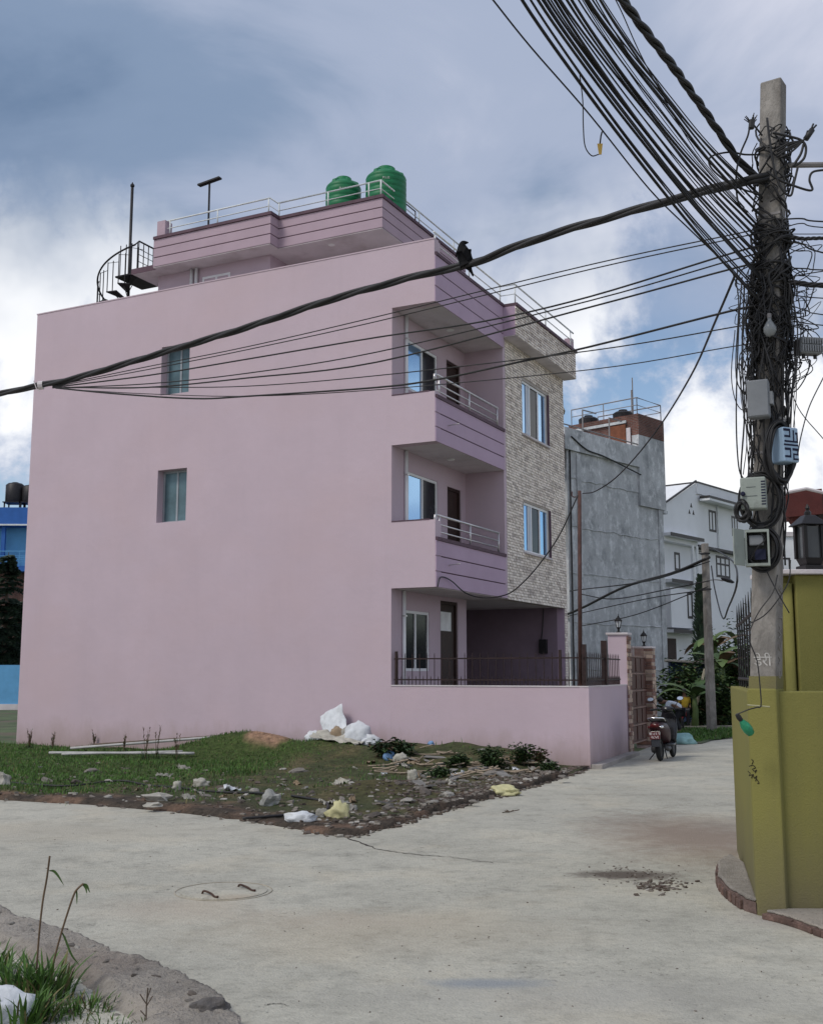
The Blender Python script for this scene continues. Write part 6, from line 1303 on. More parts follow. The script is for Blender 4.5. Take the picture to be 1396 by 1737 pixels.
tie = at(70, 654, dl(70)); t = thing('cable_tie', 'pale tape binding the cables together left of the pink wall', 'tape', tie); MB().tube([(-.03, 0, 0), (.03, 0, .005)], .052, 10).build('tape', M_SOFF, t); MB().tube([(-.09, 0, .06), (-.04, -.03, -.05), (.0, -.03, -.08)], .006, 5).build('tail', M_SOFF, t)
# fan of wires overhead toward a pole behind the camera
r = random.Random(12); NW = 30
for i in range(NW):
    f = i / (NW - 1); xt = 885 + 135 * f + r.uniform(-5, 5); ya = 505 - 195 * f + r.uniform(-14, 14); xa = 1283 - 18 * f + r.uniform(-8, 8)
    xm = xt + (xa - xt) * .5 + r.uniform(-6, 6) - 6; ym = ya * .5 + r.uniform(-6, 6) + 14 - 8 * f
    Yt = 6.3 + r.uniform(-.1, .1)
    pts = [(xa + 26, ya + 26, 8.68), (xa, ya, 8.6), ((xa + xm) / 2 - 2, (ya + ym) / 2 + 5, 8.05), (xm, ym, 7.5), ((xm + xt) / 2 - 1, ym / 2 + 4, 6.9), (xt, 0, Yt), (xt - 45, -90, Yt - .4)]
    wire(pts, r.choice((.0035, .0045, .006, .008)) if i % 6 else .010, 'black overhead wire in the dense fan rising from the pole', 'overhead wires fanning up from the pole', ext=7.0)
wire([(1238, 455, 8.6), (1170, 390, 8.3), (1100, 320, 7.9), (1000, 195, 7.2), (900, 80, 6.6), (832, -5, 6.2), (760, -95, 5.8)], .006, 'lone thin wire below the dense overhead fan', ext=7)
for dx in (0, 22): wire([(1262, 330 + dx, 8.6), (1180, 235 + dx, 8.0), (1095, 110, 7.2), (1022 + dx, 0, 6.5), (965 + dx, -90, 6.1)], .004, 'hair-thin wire between the overhead fan and the thick twisted line', 'hair-thin overhead wires', ext=7)
twisted([(1300, 312, 8.68), (1265, 285, 8.62), (1245, 262, 8.5), (1215, 218, 8.25), (1175, 160, 7.8), (1130, 98, 7.3), (1085, 40, 6.9), (1050, -8, 6.55), (990, -90, 6.0)], .016, 3, .017, 'thick twisted power line dropping from above to the pole', .66, 7.0)
# hanging loose end with a yellow tag
wire([(983, 128, 7.4), (988, 170, 7.4), (989, 215, 7.4), (992, 248, 7.4), (1003, 264, 7.4), (1015, 262, 7.4)], .0045, 'loose wire end dangling below the overhead fan', name='loose_wire')
c = at(1017, 262, 7.4); tg = thing('yellow_tag', 'small yellow tag hanging on the loose wire', 'tag', c); MB().hexa([(-.006, -.004, 0), (.012, -.004, 0), (.012, .004, 0), (-.006, .004, 0), (-.016, -.004, .08), (.022, -.004, .08), (.022, .004, .08), (-.016, .004, .08)]).build('tag_body', mat('yellow_tag_plastic', (0.42, 0.28, 0.07), bump=.1), tg); MB().tube([(.003, 0, .08), (.012, 0, .14), (.02, 0, .17)], .006, 5).build('string', M_CABLE, tg)
# wires leaving to the right
for i, (pts, rr, lb) in enumerate((([(1330, 372), (1360, 371), (1396, 376), (1600, 380)], .007, 'upper right-hand wire leaving the pole under its cross arm'), ([(1332, 385), (1360, 379), (1396, 386), (1600, 395)], .005, 'thin right-hand wire just under the upper one'), ([(1332, 397), (1396, 397), (1600, 396)], .004, 'hair-thin level wire leaving the pole to the right'), ([(1330, 410), (1360, 414), (1396, 429), (1600, 470)], .007, 'sagging wire leaving the pole to the right'), ([(1345, 455), (1370, 456), (1396, 458), (1600, 462)], .006, 'level right-hand wire above the frayed bundle'), ([(1340, 470), (1396, 460), (1600, 430)], .005, 'rising thin wire right of the frayed bundle'), ([(1340, 500), (1396, 506), (1600, 515)], .005, 'thin wire right of the pole at bulb height'), ([(1340, 518), (1370, 528), (1396, 534), (1600, 560)], .005, 'thin drooping wire right of the bulb'), ([(1345, 545), (1396, 552), (1600, 570)], .005, 'thin wire above the amplifier box'), ([(1390, 590), (1420, 620), (1600, 640)], .005, 'wire leaving the amplifier box to the right'))):
    wire([(x, y, 8.62) for x, y in pts], rr, lb, ext=14)
twisted([(1335, 402, 8.62), (1365, 405, 8.62), (1396, 404, 8.62), (1600, 402, 8.62)], .008, 3, .009, 'twisted black line leaving the pole to the right', .14, 10)
twisted([(1335, 478, 8.6), (1360, 481, 8.6), (1396, 484, 8.6), (1600, 490, 8.6)], .010, 4, .013, 'frayed bundle of black lines leaving the pole to the right', .3, 10)
# wires across the lane
wire([(1245, 470, 8.7), (1215, 540, 9.5), (1170, 640, 12), (1110, 735, 15), (1050, 805, 18), (1010, 833, 20), (988, 837, 21.2)], .011, 'single wire sagging from the big pole down to the service pole')
wire([(980, 840, 21.3), (950, 905, 21.6), (920, 950, 21.9), (890, 985, 22.3), (860, 1008, 22.8), (820, 1014, 23.6), (790, 1006, 23.9), (765, 985, 23.5), (748, 979, 23.1), (742, 995, 22.95)], .014, 'service wire looping from the service pole to the balcony edge', k=8)
for i, (pts, rr) in enumerate((([(1203, 945, 34.5), (1140, 972, 36), (1060, 995, 40), (985, 1032, 43), (940, 1050, 45)], .05), ([(1203, 952, 34.5), (1100, 985, 37), (985, 1000, 43), (940, 1006, 46)], .022), ([(1203, 985, 34.5), (1130, 1000, 36), (1040, 1016, 41), (985, 1008, 43)], .02), ([(1200, 1000, 34.5), (1100, 1015, 38), (985, 1040, 43), (940, 1052, 45)], .018), ([(1200, 995, 34.5), (1080, 1042, 38), (985, 1062, 43)], .018))): wire(pts, rr, 'wire strung from the far pole across the front of the cement building', 'wires strung from the far pole')
wire([(1208, 930, 34.4), (1240, 950, 26), (1250, 985, 20), (1235, 1030, 25), (1225, 1048, 30), (1212, 1000, 33), (1206, 960, 34.3)], .02, 'looped wire hanging between the far pole and the big pole')
wire([(1208, 930, 34.4), (1225, 940, 27), (1247, 955, 19), (1262, 945, 10), (1268, 900, 8.8)], .010, 'wire running from the far pole to the meter boxes')

# coils round the boxes
def coil(px, py, rx, ry, Y, loops, label, seed, tilt=0.0, rr=.010):
    r = random.Random(seed); c = at(px, py, Y); mb = MB()
    pts = []
    for k in range(loops):
        ex, ey = rx * r.uniform(.86, 1.08), ry * r.uniform(.88, 1.07); ox, oz, oy = r.gauss(0, .008), r.gauss(0, .01), r.uniform(-.03, .03); ph = r.uniform(0, 6)
        mb.tube([Vec((ox + ex * math.cos(a), oy + .012 * math.sin(3 * a + ph), oz + ey * math.sin(a))) for a in [6.2832 * i / 40 for i in range(40)]], rr * r.uniform(.7, 1.1), 5, closed=True)
    o = mb.build('cable_coil', M_CABLE, None, c, tilt, smooth=True, recalc=False); return tag(o, label, 'cable coil')
coil(1323, 768, .125, .235, 8.5, 11, 'thick black cable coil hanging round the pale blue box', 1, R(20)); coil(1290, 848, .155, .21, 8.55, 7, 'black cable coil looped round the pale green box', 2, R(-10), .009); coil(1292, 930, .125, .155, 8.55, 10, 'black cable coil behind the open meter box', 3, R(-8)); coil(1258, 866, .045, .07, 8.5, 8, 'small tight black cable knot left of the meter boxes', 4, R(-30))
# tangle of jumpers round the pole (beyond counting)
tg = MB(); r = random.Random(5)
def jumper(z0, z1, spread, rr, k=7):
    pts = []
    a = r.uniform(0, 6.28); da = r.uniform(-1.6, 1.6)
    for i in range(k): t = i / (k - 1); z = z0 + (z1 - z0) * t + r.gauss(0, .03); q = .12 + spread * math.sin(math.pi * t) * r.uniform(.4, 1.1) + r.uniform(0, .03); an = a + da * t + r.gauss(0, .25); pts.append(paxis(z) + Vec((q * math.cos(an), q * math.sin(an), 0)))
    tg.tube([p - base for p in smooth_path(pts, 4)], rr, 4)
for i in range(95): z = pole_z(365 + 190 * r.random() ** .8); jumper(z, z - r.uniform(.15, .9), r.uniform(.0, .06), r.choice((.005, .006, .009, .011)))
for i in range(46):       # loose loops thrown out to the right and left of the pole
    z = pole_z(r.uniform(400, 590)); sg = r.choice((-1, 1, 1)); w_ = r.uniform(.10, .26); h_ = r.uniform(.10, .5); q0 = paxis(z) - base; pts = [q0 + Vec((sg * .08, -.06, 0))]
    for k_ in range(1, 6): t = k_ / 6; pts.append(q0 + Vec((sg * (.10 + w_ * math.sin(math.pi * t) * r.uniform(.7, 1.2)), -.06 + r.gauss(0, .04), -h_ * t + r.gauss(0, .03))))
    pts.append(q0 + Vec((sg * .08, -.06, -h_))); tg.tube(smooth_path(pts, 4), r.choice((.003, .004, .005)), 4)
for i in range(40): z = pole_z(r.uniform(400, 600)); jumper(z, z - r.uniform(.5, 1.5), r.uniform(.02, .13), r.choice((.003, .004, .005)))
for i in range(22): z = pole_z(r.uniform(560, 830)); jumper(z, z - r.uniform(.2, .8), r.uniform(.0, .05), r.choice((.004, .006, .008)))
for i in range(22): z = pole_z(r.uniform(225, 330)); jumper(z, z - r.uniform(-.1, .4), r.uniform(.0, .06), r.choice((.006, .009)), 6)
for i in range(12): jumper(pole_z(r.uniform(540, 640)), pole_z(r.uniform(800, 960)), r.uniform(0, .03), r.choice((.006, .008)), 9)
for i in range(52):       # horizontal wraps
    z = pole_z(r.uniform(225, 330) if i % 7 == 0 else r.uniform(368, 575)); e = r.uniform(1.02, 1.30); n_ = 18; ph = r.uniform(0, 6); pts = []; am = r.uniform(.02, .22)
    for j in range(n_): a = 6.2832 * j / n_; pts.append(paxis(z + am * math.sin(a + ph) + r.gauss(0, .006)) - base + Vec((math.cos(a), math.sin(a), 0)) * .122 * e)
    tg.tube(pts, r.choice((.006, .008, .010)), 4, closed=True)
tag(tg.build('cable_tangle', M_CABLE, None, base, recalc=False, smooth=True, kind='stuff'), 'dense tangle of black jumper cables wrapped round the utility pole', 'cables')
# thicker loops that read singly
def loop(pix, rr, label): wire([(x, y, Y) for x, y, Y in pix], rr, label, k=7)
loop([(1288, 262, 8.6), (1262, 262, 8.55), (1236, 258, 8.5), (1205, 266, 8.5), (1206, 285, 8.5), (1235, 310, 8.5), (1262, 322, 8.55), (1290, 330, 8.55)], .008, 'round loop of cable on the left side of the pole head')
loop([(1310, 225, 8.5), (1340, 232, 8.5), (1358, 238, 8.5), (1366, 250, 8.5), (1362, 270, 8.5), (1345, 282, 8.5), (1357, 262, 8.5), (1362, 245, 8.5)], .011, 'bent thick cable loop right of the pole head')
loop([(1300, 290, 8.5), (1315, 302, 8.5), (1345, 315, 8.5), (1376, 323, 8.5), (1372, 305, 8.5), (1378, 292, 8.5), (1400, 288, 8.5)], .010, 'angular cable bend under the cross arm')
loop([(1300, 200, 8.5), (1305, 240, 8.5), (1313, 290, 8.5), (1325, 320, 8.5), (1340, 332, 8.5), (1346, 310, 8.5), (1352, 285, 8.5)], .010, 'hook-shaped cable hanging in front of the pole head')
loop([(1292, 230, 8.5), (1276, 210, 8.45), (1272, 206, 8.45), (1268, 230, 8.45), (1255, 262, 8.5), (1248, 300, 8.5), (1252, 345, 8.5), (1268, 360, 8.5)], .008, 'long bowed jumper left of the pole head')
tb = MB(); c0 = at(1374, 226, 8.5); 
for i in range(7): a = at(1318 + r.uniform(-6, 6), 262 + r.uniform(-10, 10), 8.52); b = at(1362, 238, 8.5); tb.tube(smooth_path([a - c0, a.lerp(b, .5) + Vec((0, 0, r.uniform(-.03, .03))) - c0, b - c0, at(1372 + r.uniform(-3, 3), 222, 8.5) - c0], 4), .009, 5)
tb.tube([at(1366, 236, 8.5) - c0, at(1377, 220, 8.5) - c0], .024, 7); tb.tube([at(1375, 222, 8.5) - c0, at(1384, 212, 8.5) - c0], .008, 5); tb.tube([at(1374, 222, 8.5) - c0, at(1379, 210, 8.5) - c0], .008, 5)
tag(tb.build('cable_joint', M_CABLE, None, c0, recalc=False, smooth=True), 'taped cable joint with two stub ends sticking up right of the pole', 'cable joint')
fr_ = MB(); c0 = at(1275, 208, 8.45)
for i in range(14): a = r.uniform(0, 6.28); e_ = Vec((math.cos(a) * .05, r.uniform(-.03, .03), .03 + .05 * r.random())) * r.uniform(.5, 1.2); fr_.tube([Vec((0, 0, -.02)), e_], .004, 4)
fr_.tube([Vec((-.01, 0, -.05)), Vec((0, 0, .02))], .025, 7); tag(fr_.build('frayed_joint', M_CABLE, None, c0, recalc=False), 'frayed wire joint left of the pole head', 'cable joint')
for i, (pts, rr) in enumerate((([(1258, 470), (1252, 560), (1248, 700), (1252, 790), (1262, 815)], .006), ([(1262, 480), (1258, 600), (1262, 700), (1256, 800), (1264, 820)], .007), ([(1240, 455), (1252, 510), (1248, 640), (1275, 680)], .005), ([(1266, 500), (1256, 640), (1266, 740), (1260, 805)], .004), ([(1246, 560), (1240, 640), (1252, 690), (1280, 700)], .004), ([(1338, 480), (1352, 560), (1345, 650), (1338, 720)], .006), ([(1345, 470), (1358, 540), (1352, 610), (1340, 690)], .005), ([(1342, 500), (1346, 600), (1350, 660), (1345, 725)], .004), ([(1396, 640), (1372, 690), (1358, 740), (1352, 775)], .005), ([(1330, 620), (1352, 690), (1396, 745)], .004), ([(1300, 970), (1318, 1005), (1338, 1040)], .005), ([(1262, 1062), (1300, 1040), (1335, 990), (1340, 950)], .005))): wire([(x, y, 8.52) for x, y in pts], rr, 'drop cable hanging down beside the utility pole', 'drop cables hanging beside the pole')

# ---- the crow on the thick cable
M_CROW = mat('crow_feathers', (0.004, 0.004, 0.005), rough=0.7, var=0.3, scale=20, bump=0.2, bscale=40, spec=0.12)
cb = at(790, 449, dl(790))
crow = thing('crow', 'black crow perched on the thick twisted cable', 'crow', cb)
def cp(px, py, dy=0.0): return at(px, py, dl(790)) - cb + Vec((0, dy, 0))
pts = [cp(788, 440), cp(786, 430), cp(784, 420), cp(784.5, 413), cp(787, 411.5), cp(795, 411.5), cp(792, 449), cp(798, 458), cp(803, 469)]
place('body', skin_mesh('body', M_CROW, pts, [(0, 1), (1, 2), (2, 3), (3, 4), (4, 5), (0, 6), (6, 7), (7, 8)], [(.066, .075), (.068, .078), (.05, .055), (.036, .036), (.026, .026), (.004, .005), (.048, .05), (.026, .016), (.030, .009)], 0, 2), crow)
wg = MB(); 
for sy in (-1, 1):
    P_ = [cp(782, 420, sy * .05), cp(791, 424, sy * .075), cp(799, 440, sy * .07), cp(800, 458, sy * .04), cp(792, 446, sy * .07), cp(784, 434, sy * .075)]
    wg = MB(); k = wg.pts(P_ + [q + Vec((0, -sy * .02, 0)) for q in P_]); wg.face([k + i for i in range(6)]); wg.face([k + 6 + i for i in reversed(range(6))]); [wg.face((k + i, k + (i + 1) % 6, k + 6 + (i + 1) % 6, k + 6 + i)) for i in range(6)]; wg.build('wing', M_CROW, crow)
for sx in (786, 792): MB().tube([cp(sx, 441), cp(sx, 449), cp(sx - 2, 451, -.03)], .005, 5).build('leg', M_CROW, crow)

# ================================================================ RUBBISH AND RUBBLE ON THE LOT
M_SACKW = mat('white_woven_sack', (0.62, 0.64, 0.67), rough=.7, var=.15, scale=6, bump=.5, bscale=18, col2=(0.40, 0.40, 0.42), c2scale=4, c2lo=.55, c2hi=.75); M_SACKG = mat('grey_dirty_sack', (0.27, 0.26, 0.23), rough=.8, var=.25, scale=6, bump=.5, bscale=18); M_SACKY = mat('yellow_plastic', (0.52, 0.42, 0.06), rough=.5, var=.2, scale=6, bump=.5, bscale=16); M_SACKB = mat('brown_sacking', (0.28, 0.21, 0.14), rough=.9, var=.25, scale=8, bump=.6); M_PALEY = mat('pale_yellow_sack', (0.52, 0.49, 0.27), rough=.6, var=.15, scale=5, bump=.4, bscale=14); M_BLUEP = mat('blue_plastic', (0.18, 0.32, 0.55), rough=.4, var=.2, bump=.4); M_PALE = mat('pale_rag', (0.40, 0.38, 0.33), rough=.85, var=.25, scale=7, bump=.6, bscale=16)
def px_m(py_y): return (py_y * math.cos(PITCH)) / FPX
def lump(px, py, w, h, name, label, cat, m, seed, dep=.6, amp=.3, crease=.3, rot=(0, 0, 0), group=None, dz=0.0, flat=-.5, sub=3, freq=2.2, smooth=True):
    """crumpled thing whose base sits at pixel (px, py); w, h in photo pixels"""
    p = lotpt2(px, py); s = p.y / FPX * 1.0; sx = w * s / 2; sz = h * s / (1 - flat)
    o = place(name, blob(name, m, sx, sx * dep, sz, amp, freq, seed, sub, flat, crease=crease, smooth=smooth), None, (p.x, p.y, p.z - .015 + dz), rot); return tag(o, label, cat, group)
def cloth_sheet(name, m, W_, H_, seed, amp=.06, n=14, folds=3.0):
    bm = bmesh.new(); bmesh.ops.create_grid(bm, x_segments=n, y_segments=n, size=.5)
    for v in bm.verts: p = v.co; q = Vec((p.x * folds + seed, p.y * folds, seed)); v.co = Vec((p.x * W_ + .04 * mnoise.noise(q * 1.3), p.y * H_ + .04 * mnoise.noise(q * 1.7 + Vec((5, 0, 0))), amp * mnoise.noise(q) + .5 * amp * abs(mnoise.noise(q * 2.3))))
    g_ = bmesh.ops.solidify(bm, geom=bm.faces[:], thickness=.006); me = bpy.data.meshes.new(name); bm.to_mesh(me); bm.free(); me.materials.append(m); me.polygons.foreach_set('use_smooth', [True] * len(me.polygons)); return me
# leaning white sack
p = lotpt(566, 1262); p2 = onplane(566, 1228, hw(0, -.3), HV)
o = place('woven_sack', cloth_sheet('woven_sack', M_SACKW, .62, .72, 3, .07), None, (p2.x, p2.y, p2.z), (R(68), R(-28), -YAW)); tag(o, 'flat white woven sack propped upright against the pink wall', 'sack')
lump(608, 1262, 52, 38, 'woven_sack', 'bulging white checked sack beside the upright sack', 'sack', M_SACKW, 4, .6, .3, .2); lump(590, 1256, 26, 26, 'rubbish_bag', 'grey knotted rubbish bag between the white sacks', 'bag', M_SACKG, 5, .7, .25, .35); lump(573, 1250, 30, 26, 'sacking_bundle', 'brown sacking bundle in front of the upright sack', 'sack', M_SACKB, 6, .7, .25, .2); lump(563, 1260, 26, 16, 'plastic_bag', 'crumpled yellow plastic bag among the white sacks', 'bag', M_SACKY, 7, .7, .45, .5); lump(534, 1262, 36, 22, 'plastic_bag', 'crumpled white plastic bag next to the earth mound', 'bag', M_SACKW, 8, .6, .4, .45); lump(630, 1256, 34, 20, 'plastic_bag', 'loose white plastic bag at the right end of the sacks', 'bag', M_SACKW, 18, .6, .4, .45)
p = lotpt2(572, 1274, -.7); o = place('ground_sheet', cloth_sheet('ground_sheet', M_PALE, 1.1, .42, 7, .09, 18, 4), None, (p.x, p.y, p.z + .05), (R(12), R(8), -YAW)); tag(o, 'dirty pale sheet spread under the sacks', 'sheet')
lump(661, 1290, 22, 16, 'plastic_bag', 'small blue and white bag below the dark weeds', 'bag', M_BLUEP, 9, .7, .4, .4); lump(679, 1292, 26, 16, 'plastic_bag', 'pale green crumpled bag beside the small blue bag', 'bag', M_PALE, 10, .7, .4, .4); lump(731, 1273, 12, 8, 'plastic_bag', 'scrap of bright blue plastic on the rubble ridge', 'bag', M_BLUEP, 11, .7, .4, .4)
lump(700, 1322, 22, 18, 'paper_scrap', 'torn pale paper standing on the red soil heap', 'paper', M_PALE, 12, .4, .5, .5); lump(510, 1392, 56, 18, 'plastic_bag', 'flattened white plastic bag near the tip of the lot', 'bag', M_SACKW, 13, .5, .35, .45); lump(575, 1386, 40, 28, 'plastic_bag', 'crumpled pale yellow and white bag near the lot tip', 'bag', M_PALEY, 14, .6, .5, .5); lump(548, 1385, 26, 16, 'plastic_bag', 'dark grey bag beside the pale yellow bag', 'bag', M_SACKG, 15, .6, .4, .4)
lump(458, 1365, 32, 24, 'boulder', 'grey rounded boulder half sunk in the grass', 'stone', mat('boulder_grey', (0.30, 0.30, 0.28), var=.25, scale=6, bump=.7, bscale=20), 16, .8, .7, 0, sub=3, freq=1.3, smooth=False); lump(268, 1358, 44, 13, 'concrete_chunk', 'flat broken concrete chunk on the brown soil strip', 'stone', mat('chunk_pale', (0.36, 0.34, 0.30), var=.2, scale=6, bump=.6), 17, .6, .8, 0, sub=2, freq=1.2, smooth=False); lump(258, 1366, 30, 7, 'concrete_chunk', 'thin pale slab piece lying by the road edge', 'stone', MATS['chunk_pale'], 19, .6, .8, 0, sub=2, freq=1.2, smooth=False); lump(300, 1340, 18, 17, 'rag', 'white rag standing up from the grass', 'rag', M_PALE, 21, .5, .6, .7); lump(340, 1333, 32, 14, 'rag', 'pale rag draped over grass beside the white rag', 'rag', M_PALE, 22, .5, .5, .5); lump(5, 1330, 26, 22, 'boulder', 'pale rough boulder near the end of the grass', 'stone', MATS['chunk_pale'], 23, .8, .7, 0, sub=3, freq=1.3, smooth=False)
# yellow jerry sack by the road
p = lotpt(855, 1343); ys = thing('yellow_sack', 'pale yellow flattened sack with a dark open end by the road edge', 'sack', (p.x, p.y, p.z - .045), R(-4)); s_ = p.y / FPX
place('bag', blob('bag', M_PALEY, 27 * s_, .17, .095, .35, 1.9, 31, 4, -.45, crease=.22), ys); MB().lathe([(.001, 0), (.045, .006)], 12, (0, 0, 0), Matrix.Translation((23.0 * s_, -.03, .055)) @ Matrix.Rotation(R(90), 4, 'Y') @ Matrix.Diagonal((1, 1.7, 1, 1))).build('mouth', M_DARK, ys)
# earth lump on the mound
p = lotpt(482, 1266); tag(place('earth_heap', blob('earth_heap', mat('sandy_earth', (0.26, 0.17, 0.11), var=.3, scale=5, bump=.8, bscale=14), .48, .4, .24, .35, 2.6, 3, 4, -.3, crease=.15), None, (p.x, p.y, p.z - .06)), 'bare sandy earth heap beside the grassy mound', 'soil')
# stones, loosely strewn
SM = [blob('stone', mat(n_, c_, var=.25, scale=8, bump=.6, bscale=30, rand=.25), 1, .75, .6, .45, 1.6, i * 3 + 2, 2, -.35, smooth=False) for i, (n_, c_) in enumerate((('stone_a', (0.19, 0.17, 0.15)), ('stone_b', (0.12, 0.10, 0.085)), ('stone_c', (0.30, 0.28, 0.25))))]
r = random.Random(42); spots = [(80, 1325), (130, 1329), (185, 1326), (155, 1310), (215, 1305), (432, 1344), (505, 1310), (545, 1325), (480, 1305), (905, 1305), (875, 1320), (840, 1340), (955, 1318), (925, 1312), (935, 1290), (800, 1308), (815, 1305), (780, 1300), (830, 1315), (850, 1310), (845, 1325), (835, 1306), (800, 1330), (788, 1325), (770, 1335), (865, 1330), (760, 1350), (745, 1330), (720, 1345), (690, 1360), (660, 1372), (630, 1385), (735, 1362), (710, 1338), (600, 1400), (640, 1340), (580, 1355), (530, 1345), (380, 1340), (350, 1350), (410, 1360), (45, 1332), (100, 1322), (260, 1322)]
for i in range(46):
    x = r.uniform(620, 960); spots.append((x, r.uniform(1290, 1290 + max(15, 118 - (x - 620) * .26))))
for i, (x, y) in enumerate(spots):
    p = lotpt(x, y); sz = r.uniform(.035, .075) * (1.6 if i < 34 else 1.0)
    if lot_edge_dist(p.x, p.y) < .1 or uvof(p.x, p.y)[1] > -.05: continue
    right = x > 560
    tag(place('stone', SM[i % 3], None, (p.x, p.y, p.z - .012), (r.uniform(-.2, .2), r.uniform(-.2, .2), r.uniform(0, 6.3)), (sz * r.uniform(.8, 1.7), sz, sz * r.uniform(.4, .9))), 'loose stone lying in the rubble on the road-side of the lot' if right else 'loose stone lying in the grass left of the rubble', 'stone', 'stones in the rubble' if right else 'stones in the grass')
# flat slates and broken boards on the rubble
M_SLATE = mat('slate_chip', (0.21, 0.20, 0.19), var=.25, scale=7, bump=.4, rand=.3); M_STICK = mat('weathered_stick', (0.30, 0.24, 0.18), var=.3, scale=6, bump=.5, rand=.3, stretch=(1, 1, 3))
for i in range(36):
    x = r.uniform(640, 950); p = lotpt(x, r.uniform(1272, 1282 + max(10, 90 - (x - 650) * .25)))
    if lot_edge_dist(p.x, p.y) < .15 or uvof(p.x, p.y)[1] > -.12: continue
    w_, l_ = r.uniform(.05, .1), r.uniform(.10, .24); mb = MB().prism([(-l_, -w_), (l_ * .8, -w_ * .8), (l_, w_ * .4), (l_ * .3, w_), (-l_ * .9, w_ * .7)], 0, .02)
    o = mb.build('broken_slab', M_SLATE, None, (p.x, p.y, p.z + .01)); o.rotation_euler = (r.uniform(-.25, .25), r.uniform(-.25, .25), r.uniform(0, 6.3)); tag(o, 'thin broken slab piece lying on the rubble heap', 'slab', 'broken slabs on the rubble heap')
for i in range(70):
    x = r.uniform(640, 910); p = lotpt(x, r.uniform(1266, 1320)); 
    if lot_edge_dist(p.x, p.y) < .4 or uvof(p.x, p.y)[1] > -.15: continue
    l_ = r.uniform(.25, .8); a = r.gauss(0, .5) - YAW; e_ = Vec((math.cos(a), math.sin(a), 0)) * l_ / 2
    pa, pb_ = p - e_, p + e_; 
    if uvof(pa.x, pa.y)[1] > -.08 or uvof(pb_.x, pb_.y)[1] > -.08: continue
    mb = MB().tube([-e_ + Vec((0, 0, lot_h(pa.x, pa.y) - p.z + .02)), Vec((0, 0, .03)), e_ + Vec((0, 0, lot_h(pb_.x, pb_.y) - p.z + .02 + r.uniform(0, .1)))], [r.uniform(.008, .018)] * 3, 5)
    tag(mb.build('dry_stick', M_STICK, None, p), 'dry broken stick tossed on the rubble by the pink wall', 'stick', 'dry sticks on the rubble')
# trodden litter: scraps of plastic, cloth and paper, each its own piece
LM = [cloth_sheet('litter_scrap', m_, .26, .17, 11 + q * 3, .09, 7, 5.0) for q, m_ in enumerate((M_PALE, M_SACKG, M_SACKW, M_SACKB, M_BLUEP))]
for i in range(52):
    x = r.uniform(560, 940) if i < 40 else r.uniform(180, 560); y = r.uniform(1272, 1290 + max(8, 105 - (x - 560) * .24)) if i < 40 else r.uniform(1300, 1368); p = lotpt2(x, y, -.2)
    if lot_edge_dist(p.x, p.y) < .2: continue
    q = r.choices((0, 1, 2, 3, 4), (5, 5, 2, 4, .5))[0]; s_ = r.uniform(.35, 1.0)
    tag(place('litter_scrap', LM[q], None, (p.x, p.y, p.z + .02), (r.gauss(0, .25), r.gauss(0, .25), r.uniform(0, 6.3)), (s_, s_ * r.uniform(.5, 1.1), s_)), ('pale', 'grey', 'white', 'brown', 'blue')[q] + ' crumpled litter scrap trodden into the vacant lot', 'litter', 'litter scraps strewn over the lot')
# long pipes and poles along the wall foot
M_PIPE = mat('pale_pipe', (0.42, 0.41, 0.40), var=.2, scale=3, bump=.15)
for i, (x0, y0, x1, y1, rr, lb) in enumerate(((84, 1283, 330, 1273, .028, 'pale plastic pipe lying nearest the grass by the pink wall'), (105, 1285, 310, 1280, .022, 'short pale pipe in front of the other pipes by the wall'), (120, 1275, 402, 1262, .028, 'pale plastic pipe running from the mound along the wall foot'), (160, 1269, 395, 1255, .034, 'dark wooden pole lying against the foot of the pink wall'))):
    a, b = lotpt2(x0, y0, -.25), lotpt2(x1, y1, -.25); a.z += rr + .045; b.z += rr + .045; mid = (a + b) / 2; mid.z = max(mid.z, lot_h(mid.x, mid.y) + rr + .04)
    tag(MB().tube(smooth_path([Vec((0, 0, 0)), mid - a, b - a], 6), rr, 8).build('pipe' if i < 3 else 'wooden_pole', M_PIPE if i < 3 else M_BARK, None, a, smooth=True), lb, 'pipe' if i < 3 else 'pole')
def hose(pix, rr, label, m=None, lift=.0):
    P_ = [lotpt(x, y) + Vec((0, 0, rr + lift)) for x, y in pix]; o = P_[0]; tag(MB().tube([p - o for p in smooth_path(P_, 6)], rr, 6).build('hose', m or M_CABLE, None, o, smooth=True, recalc=False), label, 'hose')
hose([(0, 1328), (60, 1333), (120, 1335), (180, 1328), (215, 1327), (250, 1334), (300, 1338), (340, 1343), (380, 1346), (430, 1347), (470, 1350)], .018, 'black hose snaking through the grass along the soil strip'); hose([(412, 1391), (450, 1388), (500, 1384), (540, 1382), (556, 1372), (550, 1362), (520, 1356), (495, 1352)], .018, 'black hose bending round the flattened white bag')
